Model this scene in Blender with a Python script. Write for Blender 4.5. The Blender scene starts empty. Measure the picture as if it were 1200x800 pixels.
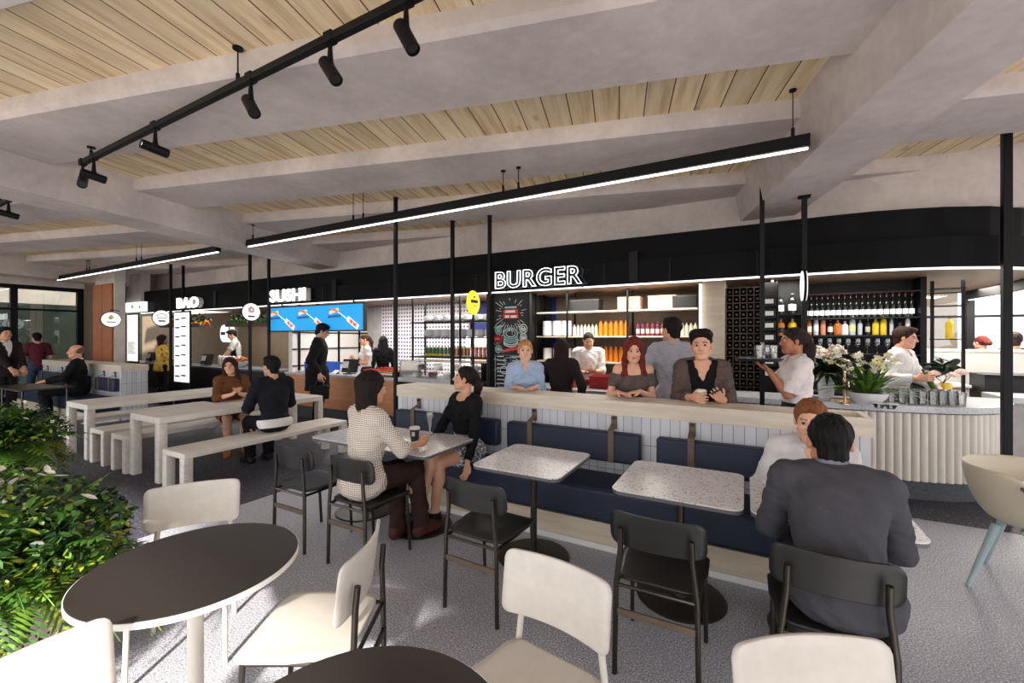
import bpy, bmesh, math, random
import numpy as np
from math import sin, cos, pi, radians, atan2, sqrt
from mathutils import Matrix, Vector, Euler

SC = bpy.context.scene
COL = SC.collection
TH = atan2(-.481, .877)      # direction of the shop fronts
TC = atan2(-.2425, .970)     # direction of the ceiling beams
CT, ST = cos(TH), sin(TH)


def W(u, v, z=0.0):
    return Vector((CT * u - ST * v, ST * u + CT * v, z))


def face_uv(du, dv):
    """z rotation that turns local +Y towards the direction (du, dv) of the shop frame"""
    d = W(du, dv)
    return atan2(-d.x, d.y)


def face_xy(dx, dy):
    return atan2(-dx, dy)


# ------------------------------------------------------------------ materials
class NT:
    def __init__(s, name):
        s.m = bpy.data.materials.new(name)
        s.m.use_nodes = True
        s.t = s.m.node_tree
        s.b = s.t.nodes['Principled BSDF']
        s.out = s.t.nodes['Material Output']

    def n(s, kind, **kw):
        nd = s.t.nodes.new(kind)
        for k, v in kw.items():
            if k.startswith('i_'):
                nd.inputs[k[2:].replace('_', ' ')].default_value = v
            else:
                setattr(nd, k, v)
        return nd

    def l(s, a, b):
        s.t.links.new(a, b)

    def coord(s, scale=(1, 1, 1), rot=(0, 0, 0), loc=(0, 0, 0)):
        tc = s.n('ShaderNodeTexCoord')
        mp = s.n('ShaderNodeMapping')
        mp.inputs['Scale'].default_value = scale
        mp.inputs['Rotation'].default_value = rot
        mp.inputs['Location'].default_value = loc
        s.l(tc.outputs['Object'], mp.inputs['Vector'])
        return mp.outputs['Vector']

    def noise(s, vec, scale=5, detail=4, rough=.55):
        nd = s.n('ShaderNodeTexNoise')
        nd.inputs['Scale'].default_value = scale
        nd.inputs['Detail'].default_value = detail
        nd.inputs['Roughness'].default_value = rough
        s.l(vec, nd.inputs['Vector'])
        return nd.outputs['Fac']

    def voro(s, vec, scale=5, feature='F1'):
        nd = s.n('ShaderNodeTexVoronoi', feature=feature)
        nd.inputs['Scale'].default_value = scale
        s.l(vec, nd.inputs['Vector'])
        return nd

    def ramp(s, fac, stops, interp='LINEAR'):
        r = s.n('ShaderNodeValToRGB')
        r.color_ramp.interpolation = interp
        el = r.color_ramp.elements
        while len(el) < len(stops):
            el.new(.5)
        for e, (p, c) in zip(el, stops):
            e.position = p
            e.color = (*c, 1) if len(c) == 3 else c
        s.l(fac, r.inputs['Fac'])
        return r.outputs['Color']

    def mix(s, fac, a, b, mode='MIX'):
        nd = s.n('ShaderNodeMix', data_type='RGBA', blend_type=mode)
        for sock, v in ((nd.inputs[0], fac), (nd.inputs[6], a), (nd.inputs[7], b)):
            if hasattr(v, 'node'):
                s.l(v, sock)
            elif isinstance(v, (int, float)):
                sock.default_value = v
            else:
                sock.default_value = (*v, 1)
        return nd.outputs[2]

    def math(s, op, a, b=0.0):
        nd = s.n('ShaderNodeMath', operation=op)
        for sock, v in ((nd.inputs[0], a), (nd.inputs[1], b)):
            if hasattr(v, 'node'):
                s.l(v, sock)
            else:
                sock.default_value = v
        return nd.outputs[0]

    def bump(s, h, strength=.2, dist=.01):
        nd = s.n('ShaderNodeBump')
        nd.inputs['Strength'].default_value = strength
        nd.inputs['Distance'].default_value = dist
        s.l(h, nd.inputs['Height'])
        s.l(nd.outputs['Normal'], s.b.inputs['Normal'])

    def col(s, c):
        if hasattr(c, 'node'):
            s.l(c, s.b.inputs['Base Color'])
        else:
            s.b.inputs['Base Color'].default_value = (*c, 1)

    def fin(s, rough=.5, metal=0, spec=.5):
        s.b.inputs['Roughness'].default_value = rough
        s.b.inputs['Metallic'].default_value = metal
        s.b.inputs['Specular IOR Level'].default_value = spec
        return s.m


def srgb(r, g, b):
    f = lambda c: ((c / 255 + .055) / 1.055) ** 2.4 if c > 10 else c / 255 / 12.92
    return (f(r), f(g), f(b))


def plain(name, c, rough=.5, metal=0, spec=.5, var=.12, vs=9, bump=0, bs=60):
    t = NT(name)
    vec = t.coord()
    n = t.noise(vec, vs, 3)
    t.col(t.ramp(n, [(.3, tuple(x * (1 - var) for x in c)), (.7, tuple(min(1, x * (1 + var)) for x in c))]))
    if bump:
        t.bump(t.noise(vec, bs, 2), bump, .004)
    return t.fin(rough, metal, spec)


def emis(name, c, st):
    t = NT(name)
    t.col(c)
    t.b.inputs['Emission Color'].default_value = (*c, 1)
    t.b.inputs['Emission Strength'].default_value = st
    return t.fin(.5)


def glassy(name, tint=(1, 1, 1), refl=.12, rough=.02, milky=0):
    """clear thin glass: mostly see-through, a little mirror"""
    t = NT(name)
    tr = t.n('ShaderNodeBsdfTransparent')
    tr.inputs['Color'].default_value = (*tint, 1)
    gl = t.n('ShaderNodeBsdfGlossy')
    gl.inputs['Roughness'].default_value = rough
    mx = t.n('ShaderNodeMixShader')
    fr = t.n('ShaderNodeFresnel')
    fr.inputs['IOR'].default_value = 1.45
    f = t.math('ADD', fr.outputs[0], refl)
    t.l(f, mx.inputs[0])
    t.l(tr.outputs[0], mx.inputs[1])
    t.l(gl.outputs[0], mx.inputs[2])
    last = mx.outputs[0]
    if milky:
        df = t.n('ShaderNodeBsdfDiffuse'); df.inputs['Color'].default_value = (.9, .9, .88, 1)
        m2 = t.n('ShaderNodeMixShader'); m2.inputs[0].default_value = milky
        t.l(last, m2.inputs[1]); t.l(df.outputs[0], m2.inputs[2]); last = m2.outputs[0]
    t.l(last, t.out.inputs['Surface'])
    return t.m


def wood(name, c1, c2, scale=(3, 40, 40), rough=.5, bump=.05):
    t = NT(name)
    vec = t.coord(scale)
    n = t.noise(vec, 1.0, 6, .65)
    n2 = t.noise(t.coord((1.2, 5, 5)), 1.5, 3)
    f = t.math('ADD', t.math('MULTIPLY', n, .65), t.math('MULTIPLY', n2, .35))
    t.col(t.ramp(f, [(.32, c1), (.68, c2)]))
    t.bump(n, bump, .003)
    return t.fin(rough)


def terrazzo(name, base, chips, scale, rough=.35, amount=.5):
    t = NT(name)
    vec = t.coord()
    v = t.voro(vec, scale)
    sep = t.n('ShaderNodeSeparateColor')
    t.l(v.outputs['Color'], sep.inputs[0])
    cc = t.ramp(sep.outputs[0], [(i / max(1, len(chips) - 1) * .96, c) for i, c in enumerate(chips)], 'CONSTANT')
    inside = t.math('LESS_THAN', v.outputs['Distance'], t.math('MULTIPLY', sep.outputs[1], amount))
    b = t.ramp(t.noise(vec, 6, 3), [(.3, tuple(x * .93 for x in base)), (.7, tuple(min(1, x * 1.05) for x in base))])
    t.col(t.mix(inside, b, cc))
    return t.fin(rough)


def cloth(name, c, rough=.85, var=.15, weave=260, wr=.35):
    t = NT(name)
    vec = t.coord()
    n = t.noise(vec, 7, 4)
    t.col(t.ramp(n, [(.3, tuple(x * (1 - var) for x in c)), (.7, tuple(min(1, x * (1 + var)) for x in c))]))
    f = t.noise(t.coord((1, 1, .55)), 13, 3, .5)
    h = t.math('ADD', t.math('MULTIPLY', f, 1.0), t.math('MULTIPLY', t.noise(vec, weave, 1), .06))
    t.bump(h, wr, .035)
    return t.fin(rough, 0, .2)


MAT = {}


def mats():
    g = MAT
    # concrete
    t = NT('concrete'); vec = t.coord()
    n = t.noise(vec, 1.3, 6, .6); n2 = t.noise(vec, 14, 4)
    f = t.math('ADD', t.math('MULTIPLY', n, .75), t.math('MULTIPLY', n2, .25))
    t.col(t.ramp(f, [(.35, srgb(186, 178, 176)), (.52, srgb(206, 197, 194)), (.68, srgb(222, 213, 208))]))
    t.bump(n2, .08, .01); g['concrete'] = t.fin(.8, 0, .2)
    # ceiling boards
    t = NT('ceiling_boards'); tc = t.n('ShaderNodeTexCoord'); sx = t.n('ShaderNodeSeparateXYZ')
    t.l(tc.outputs['Object'], sx.inputs[0])
    ux = t.math('DIVIDE', sx.outputs[0], .19); idx = t.math('FLOOR', ux); fr = t.math('FRACT', ux)
    wn = t.n('ShaderNodeTexWhiteNoise', noise_dimensions='1D'); t.l(idx, wn.inputs['W'])
    cmb = t.n('ShaderNodeCombineXYZ'); t.l(t.math('MULTIPLY', sx.outputs[0], 16), cmb.inputs[0])
    t.l(t.math('MULTIPLY', sx.outputs[1], 1.3), cmb.inputs[1]); t.l(t.math('MULTIPLY', idx, 7.3), cmb.inputs[2])
    gn = t.noise(cmb.outputs[0], 1.0, 5, .6)
    base = t.ramp(gn, [(.3, srgb(206, 182, 144)), (.5, srgb(236, 216, 180)), (.75, srgb(248, 236, 210))])
    tone = t.ramp(wn.outputs[0], [(0, (.86, .84, .82)), (1, (1.03, 1.02, 1.0))])
    base = t.mix(1.0, base, tone, 'MULTIPLY')
    kc = t.n('ShaderNodeCombineXYZ'); t.l(t.math('MULTIPLY', sx.outputs[0], 5.2), kc.inputs[0]); t.l(t.math('MULTIPLY', sx.outputs[1], 2.2), kc.inputs[1])
    vk = t.voro(kc.outputs[0], 1.0); kn = t.ramp(vk.outputs['Distance'], [(.04, (1, 1, 1)), (.16, (0, 0, 0))])
    base = t.mix(t.math('MULTIPLY', kn, .5), base, srgb(164, 116, 72))
    groove = t.math('LESS_THAN', fr, .045)
    t.col(t.mix(groove, base, srgb(88, 66, 46))); g['boards'] = t.fin(.75, 0, .2)
    # floors
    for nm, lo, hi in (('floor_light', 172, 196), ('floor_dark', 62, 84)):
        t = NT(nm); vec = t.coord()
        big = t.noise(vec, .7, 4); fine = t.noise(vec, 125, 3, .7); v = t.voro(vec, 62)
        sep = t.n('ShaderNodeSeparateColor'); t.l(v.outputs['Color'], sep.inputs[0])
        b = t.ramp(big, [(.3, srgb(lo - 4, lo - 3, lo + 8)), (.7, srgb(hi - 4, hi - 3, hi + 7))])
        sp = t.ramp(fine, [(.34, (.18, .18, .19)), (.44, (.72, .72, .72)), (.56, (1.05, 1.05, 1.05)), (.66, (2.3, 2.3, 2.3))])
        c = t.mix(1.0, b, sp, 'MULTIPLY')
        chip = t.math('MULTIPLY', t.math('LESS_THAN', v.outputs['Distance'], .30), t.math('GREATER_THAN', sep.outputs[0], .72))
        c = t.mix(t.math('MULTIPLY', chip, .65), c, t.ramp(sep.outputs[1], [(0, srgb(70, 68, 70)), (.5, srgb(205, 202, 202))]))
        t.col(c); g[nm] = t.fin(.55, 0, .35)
    g['paving'] = plain('outdoor_paving', srgb(192, 184, 173), .9, vs=3)
    g['oak'] = wood('pale_oak', srgb(206, 197, 188), srgb(238, 231, 222), (2.2, 30, 30), .55)
    g['oak_cap'] = wood('beige_oak', srgb(198, 184, 164), srgb(230, 219, 202), (2.2, 30, 30), .55)
    g['oak_v'] = wood('pale_oak_side', srgb(206, 197, 188), srgb(238, 231, 222), (30, 2.2, 30), .55)
    g['ply'] = wood('beige_ply', srgb(186, 170, 146), srgb(218, 205, 184), (2, 22, 22), .6)
    g['copper_wood'] = wood('orange_brown_wood', srgb(158, 92, 54), srgb(188, 120, 78), (22, 22, 2), .45)
    g['counter_wood'] = wood('tan_counter_wood', srgb(186, 120, 80), srgb(220, 158, 116), (2, 2, 18), .5)
    g['soffit'] = wood('brown_soffit', srgb(120, 98, 78), srgb(150, 124, 100), (2, 14, 14), .5)
    g['black_metal'] = plain('black_steel', (.005, .005, .006), .5, 0, .2)
    g['black_matt'] = plain('black_board', (.010, .010, .011), .6, 0, .35, vs=3)
    g['bulkhead'] = plain('blackened_panel', (.0045, .0045, .005), .65, 0, .10, vs=2.5, var=.35)
    g['bronze_metal'] = plain('dark_bronze_tube', (.07, .06, .05), .3, .9, .5)
    g['steel'] = plain('brushed_steel', (.42, .42, .43), .35, .9)
    g['grey_paint'] = plain('blue_grey_paint', srgb(70, 78, 88), .55)
    g['white_paint'] = plain('white_paint', srgb(228, 226, 222), .5, var=.04)
    g['white_wood'] = wood('white_washed_wood', srgb(196, 188, 178), srgb(212, 206, 198), (14, 3, 14), .5, .03)
    g['cream_metal'] = plain('cream_tube', srgb(214, 208, 196), .4, var=.04)
    g['black_wood'] = wood('black_stained_wood', srgb(24, 23, 22), srgb(40, 39, 37), (3, 60, 60), .42)
    g['brown_bar'] = wood('brown_cross_bar', srgb(92, 78, 64), srgb(124, 108, 90), (3, 40, 40), .5)
    g['table_black'] = plain('black_laminate', srgb(46, 41, 38), .35, 0, .5, var=.06, vs=3)
    g['table_white'] = plain('white_edge', srgb(238, 236, 232), .5, var=.03)
    g['terrazzo_top'] = terrazzo('terrazzo_tabletop', srgb(224, 222, 224), [srgb(158, 154, 154), srgb(182, 177, 174), srgb(134, 130, 130), srgb(204, 197, 190), srgb(236, 235, 234)], 70, .3, .55)
    g['table_edge'] = plain('grey_edge', srgb(96, 95, 94), .4)
    g['base_black'] = plain('brown_black_base', srgb(44, 40, 36), .4, .4)
    g['navy'] = plain('navy_leather', srgb(33, 41, 61), .5, 0, .4, bump=.12, bs=120)
    g['strap'] = plain('brown_strap', srgb(98, 84, 66), .6)
    # wall tiles: tall stacked grey tiles, in the object's own x and z
    t = NT('grey_tall_tiles'); tc = t.n('ShaderNodeTexCoord'); sx = t.n('ShaderNodeSeparateXYZ'); t.l(tc.outputs['Object'], sx.inputs[0])
    along = t.math('ADD', sx.outputs[0], sx.outputs[1])
    tx = t.math('DIVIDE', along, .075); tz = t.math('DIVIDE', t.math('SUBTRACT', sx.outputs[2], .0), .235)
    gx = t.math('LESS_THAN', t.math('FRACT', tx), .075); gz = t.math('LESS_THAN', t.math('FRACT', tz), .028)
    idc = t.n('ShaderNodeCombineXYZ'); t.l(t.math('FLOOR', tx), idc.inputs[0]); t.l(t.math('FLOOR', tz), idc.inputs[1])
    wn = t.n('ShaderNodeTexWhiteNoise', noise_dimensions='3D'); t.l(idc.outputs[0], wn.inputs['Vector'])
    tcol = t.ramp(wn.outputs[0], [(0, srgb(190, 191, 197)), (1, srgb(208, 209, 214))])
    t.col(t.mix(t.math('MAXIMUM', gx, gz), tcol, srgb(128, 130, 136))); g['tiles'] = t.fin(.35)
    # blue dotted tiles
    t = NT('blue_dotted_tiles'); tc = t.n('ShaderNodeTexCoord'); sx = t.n('ShaderNodeSeparateXYZ'); t.l(tc.outputs['Object'], sx.inputs[0])
    fx = t.math('FRACT', t.math('DIVIDE', sx.outputs[0], .085)); fz = t.math('FRACT', t.math('DIVIDE', sx.outputs[2], .085))
    dx = t.math('SUBTRACT', fx, .5); dz = t.math('SUBTRACT', fz, .5)
    rr = t.math('ADD', t.math('MULTIPLY', dx, dx), t.math('MULTIPLY', dz, dz))
    t.col(t.mix(t.math('LESS_THAN', rr, .07), srgb(226, 224, 230), srgb(66, 66, 132))); g['blue_tiles'] = t.fin(.3)
    g['fluted'] = plain('fluted_cream', srgb(226, 219, 208), .6, var=.03)
    g['bar_top'] = terrazzo('bar_terrazzo', srgb(190, 192, 198), [srgb(150, 152, 158), srgb(222, 222, 226), srgb(170, 172, 180)], 90, .2, .5)
    g['plinth'] = terrazzo('dark_plinth', srgb(70, 72, 76), [srgb(50, 52, 56), srgb(100, 102, 106)], 60, .5)
    g['black_plastic'] = plain('black_plastic', (.012, .012, .013), .4)
    g['lens'] = emis('lamp_lens', (1, .98, .93), 3)
    g['led'] = emis('led_diffuser', (1, .985, .96), 5)
    g['led_soft'] = emis('led_strip_light', (1, .96, .9), 1.7)
    g['neon'] = emis('white_neon', (1, 1, 1), 2.4)
    g['sign_white'] = emis('white_sign_and_label_glow', (.95, .96, .96), .75)
    g['sign_yellow'] = emis('lit_yellow_sign', srgb(248, 226, 40), .7)
    g['ink'] = plain('black_ink', (.012, .012, .012), .6)
    g['lens_dark'] = plain('unlit_lens', (.02, .02, .02), .3)
    g['carton'] = plain('carton_board', srgb(170, 142, 116), .8)
    g['red'] = plain('red_print', srgb(196, 38, 32), .5)
    g['red_plastic'] = plain('red_plastic', srgb(180, 30, 34), .4)
    g['blue_plastic'] = plain('blue_plastic', srgb(28, 78, 176), .4)
    g['screen_blue'] = emis('screen_blue', srgb(20, 140, 202), .8)
    g['screen_dark'] = emis('screen_dark_blue', srgb(24, 84, 150), .6)
    g['screen_orange'] = emis('screen_orange', srgb(232, 92, 52), .75)
    g['screen_pink'] = emis('screen_pink', srgb(236, 190, 150), .75)
    g['screen_white'] = emis('screen_white', srgb(222, 232, 238), .8)
    g['chalk'] = plain('chalk', srgb(214, 216, 214), .9)
    g['teal'] = plain('pale_teal_chalk', srgb(150, 190, 190), .9)
    g['glass'] = glassy('clear_glass', (1, 1, 1), .03, .06, .05)
    g['pane'] = glassy('window_glass', (.93, .95, .95), .04)
    g['pane_dark'] = glassy('tinted_window_glass', (.62, .66, .66), .10)
    g['shell'] = plain('beige_shell', srgb(206, 196, 172), .5, var=.03)
    g['teal_wood'] = plain('pale_blue_wood', srgb(160, 178, 180), .5, var=.06)
    g['tub_table'] = plain('grey_brown_top', srgb(98, 88, 82), .4)
    # planter pot: pebbled
    t = NT('pebbled_pot'); vec = t.coord((1, 1, .6)); v = t.voro(vec, 62)
    n = t.noise(vec, 6, 4)
    c = t.ramp(n, [(.3, srgb(196, 186, 174)), (.7, srgb(232, 222, 208))])
    sp = t.math('MULTIPLY', t.math('LESS_THAN', v.outputs['Distance'], .34), t.math('GREATER_THAN', t.noise(vec, 3, 2), .46))
    t.col(t.mix(sp, c, srgb(46, 38, 32))); t.bump(v.outputs['Distance'], .4, .02); g['pot'] = t.fin(.85)
    g['soil'] = plain('soil', srgb(48, 38, 30), .95)
    for i, c in enumerate(((34, 66, 24), (64, 104, 36), (104, 140, 48), (150, 158, 52), (24, 48, 30))):
        t = NT('leaf_green'); n = t.noise(t.coord(), 9, 2)
        t.col(t.ramp(n, [(.3, tuple(x * .75 for x in srgb(*c))), (.7, srgb(*c))]))
        t.b.inputs['Transmission Weight'].default_value = 0
        g['leaf%d' % i] = t.fin(.45, 0, .4)
    g['petal'] = plain('white_petal', srgb(240, 236, 228), .6)
    g['petal_pink'] = plain('pale_pink_petal', srgb(238, 206, 196), .6)
    g['petal_yellow'] = plain('lemon_petal', srgb(226, 220, 150), .6)
    g['ceramic'] = plain('white_ceramic', srgb(236, 236, 238), .25, var=.02)
    g['brass'] = plain('brass', srgb(214, 190, 150), .25, .9)
    g['paper'] = plain('white_paper', srgb(238, 236, 232), .8, var=.03)
    g['kraft'] = plain('cup_card', srgb(206, 196, 182), .7)
    g['cup_dark'] = plain('dark_cup', srgb(52, 52, 54), .5)
    g['orange'] = plain('orange_bottle', srgb(226, 130, 22), .35)
    g['plum'] = plain('plum_bottle', srgb(122, 40, 72), .35)
    g['milk'] = plain('cream_bottle', srgb(222, 220, 200), .35)
    g['dark_glass'] = plain('dark_glass', (.012, .014, .012), .12, 0, .7)
    g['green_glass'] = plain('green_glass', srgb(70, 96, 30), .15)
    g['amber'] = plain('amber_glass', srgb(196, 112, 46), .2)
    g['gold_liq'] = plain('yellow_liqueur', srgb(228, 196, 36), .2)
    g['salmon'] = plain('salmon_glass', srgb(226, 142, 110), .3)
    g['clear_liq'] = plain('clear_bottle', srgb(196, 206, 214), .12)
    g['wine_brown'] = wood('dark_rack_wood', srgb(52, 40, 32), srgb(84, 66, 52), (12, 12, 12), .5)
    g['brown_wall'] = plain('brown_wall', srgb(120, 104, 86), .7)
    g['grey_wall'] = plain('grey_wall', srgb(176, 174, 174), .7)
    g['white_wall'] = plain('white_wall', srgb(224, 222, 218), .6, var=.03)
    g['dark_wall'] = plain('dark_wall', srgb(40, 38, 38), .7)
    g['navy_wall'] = plain('blue_wall', srgb(34, 46, 122), .5)
    g['herb'] = plain('green_produce', srgb(66, 112, 40), .7, vs=40, var=.5)
    g['red_prod'] = plain('red_produce', srgb(196, 60, 36), .6, vs=40, var=.4)
    g['out_green'] = plain('dark_foliage_wall', srgb(52, 60, 48), .9, vs=2, var=.5)
    g['out_pale'] = plain('pale_facade', srgb(226, 206, 188), .9, vs=2)
    g['blue_cloth'] = cloth('blue_napkin', srgb(120, 160, 190))


mats()
MT = MAT


# ------------------------------------------------------------------ mesh builder
class MB:
    def __init__(s):
        s.v, s.f, s.mi = [], [], []

    def add(s, vs, fs, m=0):
        b = len(s.v)
        s.v += [tuple(p) for p in vs]
        s.f += [tuple(b + i for i in q) for q in fs]
        s.mi += [m] * len(fs)
        return s

    def hexa(s, p, m=0):
        """eight corners: bottom ring then top ring"""
        return s.add(p, [(3, 2, 1, 0), (4, 5, 6, 7), (0, 1, 5, 4), (1, 2, 6, 5), (2, 3, 7, 6), (3, 0, 4, 7)], m)

    def box(s, x0, x1, y0, y1, z0, z1, m=0, M=None):
        p = [Vector(q) for q in ((x0, y0, z0), (x1, y0, z0), (x1, y1, z0), (x0, y1, z0), (x0, y0, z1), (x1, y0, z1), (x1, y1, z1), (x0, y1, z1))]
        if M is not None:
            p = [M @ q for q in p]
        return s.hexa(p, m)

    def cyl(s, p0, p1, r0, r1=None, n=14, m=0, caps=True):
        p0, p1 = Vector(p0), Vector(p1)
        r1 = r0 if r1 is None else r1
        d = (p1 - p0).normalized()
        a = Vector((1, 0, 0)) if abs(d.x) < .8 else Vector((0, 1, 0))
        e1 = d.cross(a).normalized(); e2 = d.cross(e1)
        vs = []
        for p, r in ((p0, r0), (p1, r1)):
            for i in range(n):
                t = 2 * pi * i / n
                vs.append(p + e1 * (r * cos(t)) + e2 * (r * sin(t)))
        fs = [(i, (i + 1) % n, n + (i + 1) % n, n + i) for i in range(n)]
        if caps:
            fs += [tuple(range(n - 1, -1, -1)), tuple(range(n, 2 * n))]
        return s.add(vs, fs, m)

    def tube(s, pts, r, n=8, m=0, closed=False, flat=1.0):
        pts = [Vector(p) for p in pts]
        k = len(pts)
        rs = r if isinstance(r, (list, tuple)) else [r] * k
        vs = []
        e1 = None
        for i, p in enumerate(pts):
            d = (pts[(i + 1) % k] - pts[i - 1]) if closed else (pts[min(i + 1, k - 1)] - pts[max(i - 1, 0)])
            d = d.normalized() if d.length > 1e-9 else Vector((0, 0, 1))
            if e1 is None:
                a = Vector((0, 0, 1)) if abs(d.z) < .8 else Vector((1, 0, 0))
                e1 = d.cross(a).normalized()
            else:
                e1 = (e1 - d * e1.dot(d)).normalized()
            e2 = d.cross(e1)
            for j in range(n):
                t = 2 * pi * j / n
                vs.append(p + e1 * (rs[i] * cos(t)) + e2 * (rs[i] * flat * sin(t)))
        fs = []
        for i in range(k if closed else k - 1):
            a, b = i * n, ((i + 1) % k) * n
            fs += [(a + j, a + (j + 1) % n, b + (j + 1) % n, b + j) for j in range(n)]
        if not closed:
            fs += [tuple(range(n - 1, -1, -1)), tuple(range((k - 1) * n, k * n))]
        return s.add(vs, fs, m)

    def lathe(s, prof, n=24, o=(0, 0, 0), m=0, sx=1, sy=1):
        vs = []
        for r, z in prof:
            for i in range(n):
                t = 2 * pi * i / n
                vs.append((o[0] + r * cos(t) * sx, o[1] + r * sin(t) * sy, o[2] + z))
        k = len(prof)
        fs = [(a * n + i, a * n + (i + 1) % n, (a + 1) * n + (i + 1) % n, (a + 1) * n + i) for a in range(k - 1) for i in range(n)]
        if prof[0][0] > 1e-6:
            fs.append(tuple(range(n - 1, -1, -1)))
        if prof[-1][0] > 1e-6:
            fs.append(tuple(range((k - 1) * n, k * n)))
        return s.add(vs, fs, m)

    def ball(s, c, r, n=12, m=0, M=None):
        r = r if isinstance(r, (tuple, list)) else (r, r, r)
        k = max(4, n // 2)
        vs = []
        for a in range(k + 1):
            ph = pi * a / k
            for i in range(n):
                t = 2 * pi * i / n
                p = Vector((r[0] * sin(ph) * cos(t), r[1] * sin(ph) * sin(t), -r[2] * cos(ph)))
                if M is not None:
                    p = M @ p
                vs.append(Vector(c) + p)
        fs = [(a * n + i, a * n + (i + 1) % n, (a + 1) * n + (i + 1) % n, (a + 1) * n + i) for a in range(k) for i in range(n)]
        return s.add(vs, fs, m)

    def prism(s, poly, z0, z1, m=0, ax='z', M=None):
        """extrude a counter-clockwise 2-D outline; ax: the extrusion axis"""
        n = len(poly)
        f = {'z': lambda a, b, c: (a, b, c), 'y': lambda a, b, c: (a, c, b), 'x': lambda a, b, c: (c, a, b)}[ax]
        p = [Vector(f(a, b, z0)) for a, b in poly] + [Vector(f(a, b, z1)) for a, b in poly]
        if M is not None:
            p = [M @ q for q in p]
        fs = [(i, (i + 1) % n, n + (i + 1) % n, n + i) for i in range(n)]
        fs += [tuple(range(n - 1, -1, -1)), tuple(range(n, 2 * n))]
        if ax == 'y':
            fs = [q[::-1] for q in fs]
        return s.add(p, fs, m)

    def grid(s, fn, nu, nv, m=0, closed_u=False):
        vs = [fn(i / (nu if closed_u else nu - 1), j / (nv - 1)) for j in range(nv) for i in range(nu)]
        fs = []
        for j in range(nv - 1):
            for i in range(nu if closed_u else nu - 1):
                a, b = j * nu + i, j * nu + (i + 1) % nu
                fs.append((a, b, b + nu, a + nu))
        return s.add(vs, fs, m)

    def quad(s, a, b, c, d, m=0):
        return s.add([a, b, c, d], [(0, 1, 2, 3)], m)

    def build(s, name, mats, parent=None, loc=None, rz=0, smooth=40, bevel=0, seg=2, solid=0, sub=0):
        me = bpy.data.meshes.new(name)
        me.from_pydata(s.v, [], s.f)
        mats = mats if isinstance(mats, (list, tuple)) else [mats]
        for x in mats:
            me.materials.append(MT[x] if isinstance(x, str) else x)
        if len(mats) > 1:
            me.polygons.foreach_set('material_index', s.mi)
        me.validate()
        if smooth:
            me.polygons.foreach_set('use_smooth', [True] * len(me.polygons))
            me.set_sharp_from_angle(angle=radians(smooth))
        me.update()
        return link(name, me, parent, loc, rz, bevel, seg, solid, sub)


def link(name, me, parent=None, loc=None, rz=0, bevel=0, seg=2, solid=0, sub=0):
    o = bpy.data.objects.new(name, me)
    COL.objects.link(o)
    if parent is not None:
        o.parent = parent
    if loc is not None:
        o.location = loc
    o.rotation_euler = (0, 0, rz)
    if solid:
        md = o.modifiers.new('Solidify', 'SOLIDIFY'); md.thickness = solid; md.offset = 0
    if sub:
        md = o.modifiers.new('Subdivision', 'SUBSURF'); md.levels = md.render_levels = sub
    if bevel:
        md = o.modifiers.new('Bevel', 'BEVEL'); md.width = bevel; md.segments = seg; md.limit_method = 'ANGLE'; md.angle_limit = radians(50)
        md.harden_normals = False
    return o


def tag(o, label, cat, group=None, kind=None):
    o['label'] = label
    o['category'] = cat
    if group:
        o['group'] = group
    if kind:
        o['kind'] = kind
    return o


def thing(name, label, cat, loc=(0, 0, 0), rz=0, group=None):
    o = bpy.data.objects.new(name, None)
    COL.objects.link(o)
    o.empty_display_size = .1
    o.location = loc
    o.rotation_euler = (0, 0, rz)
    return tag(o, label, cat, group)


def struct(name, mb, mats, rz=TH, **kw):
    o = mb.build(name, mats, rz=rz, **kw)
    o['kind'] = 'structure'
    return o


def dup(root, loc, rz, label, group=None):
    r = root.copy(); COL.objects.link(r)
    r.location = loc; r.rotation_euler = (0, 0, rz)
    r['label'] = label
    if group:
        r['group'] = group
    for ch in list(root.children):
        c = ch.copy(); COL.objects.link(c); c.parent = r
        for g in list(ch.children):
            d = g.copy(); COL.objects.link(d); d.parent = c
    return r


def text_mesh(txt, size, extrude=.01, bevel=0, outline=False, spacing=1.0, align='LEFT', bold=0):
    cu = bpy.data.curves.new('lettering', 'FONT')
    cu.body = txt; cu.size = size; cu.space_character = spacing
    cu.align_x = align
    cu.resolution_u = 4
    cu.offset = bold
    if outline:
        cu.fill_mode = 'NONE'; cu.bevel_depth = bevel; cu.bevel_resolution = 2
    else:
        cu.extrude = extrude; cu.bevel_depth = bevel
    o = bpy.data.objects.new('lettering', cu)
    COL.objects.link(o)
    dg = bpy.context.evaluated_depsgraph_get()
    me = bpy.data.meshes.new_from_object(o.evaluated_get(dg))
    bpy.data.objects.remove(o)
    # lay it upright: text x -> x, text y -> z, facing -y
    for vt in me.vertices:
        x, y, z = vt.co
        vt.co = (x, -z, y)
    return me


def text_obj(name, txt, size, mat, parent=None, loc=(0, 0, 0), rz=0, **kw):
    me = text_mesh(txt, size, **kw)
    me.name = name
    me.materials.clear()
    me.materials.append(MT[mat] if isinstance(mat, str) else mat)
    return link(name, me, parent, loc, rz)


def rrect(w, d, r, n=6, cx=0, cy=0):
    """rounded rectangle outline"""
    out = []
    for sx, sy, a0 in ((1, 1, 0), (-1, 1, 90), (-1, -1, 180), (1, -1, 270)):
        for i in range(n + 1):
            t = radians(a0 + 90 * i / n)
            out.append((cx + sx * (w / 2 - r) + r * cos(t), cy + sy * (d / 2 - r) + r * sin(t)))
    return out
# ================================================================== the setting
def wall_box(name, mat, u0, u1, v0, v1, z0, z1):
    return struct(name, MB().box(u0, u1, v0, v1, z0, z1), mat)


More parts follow.
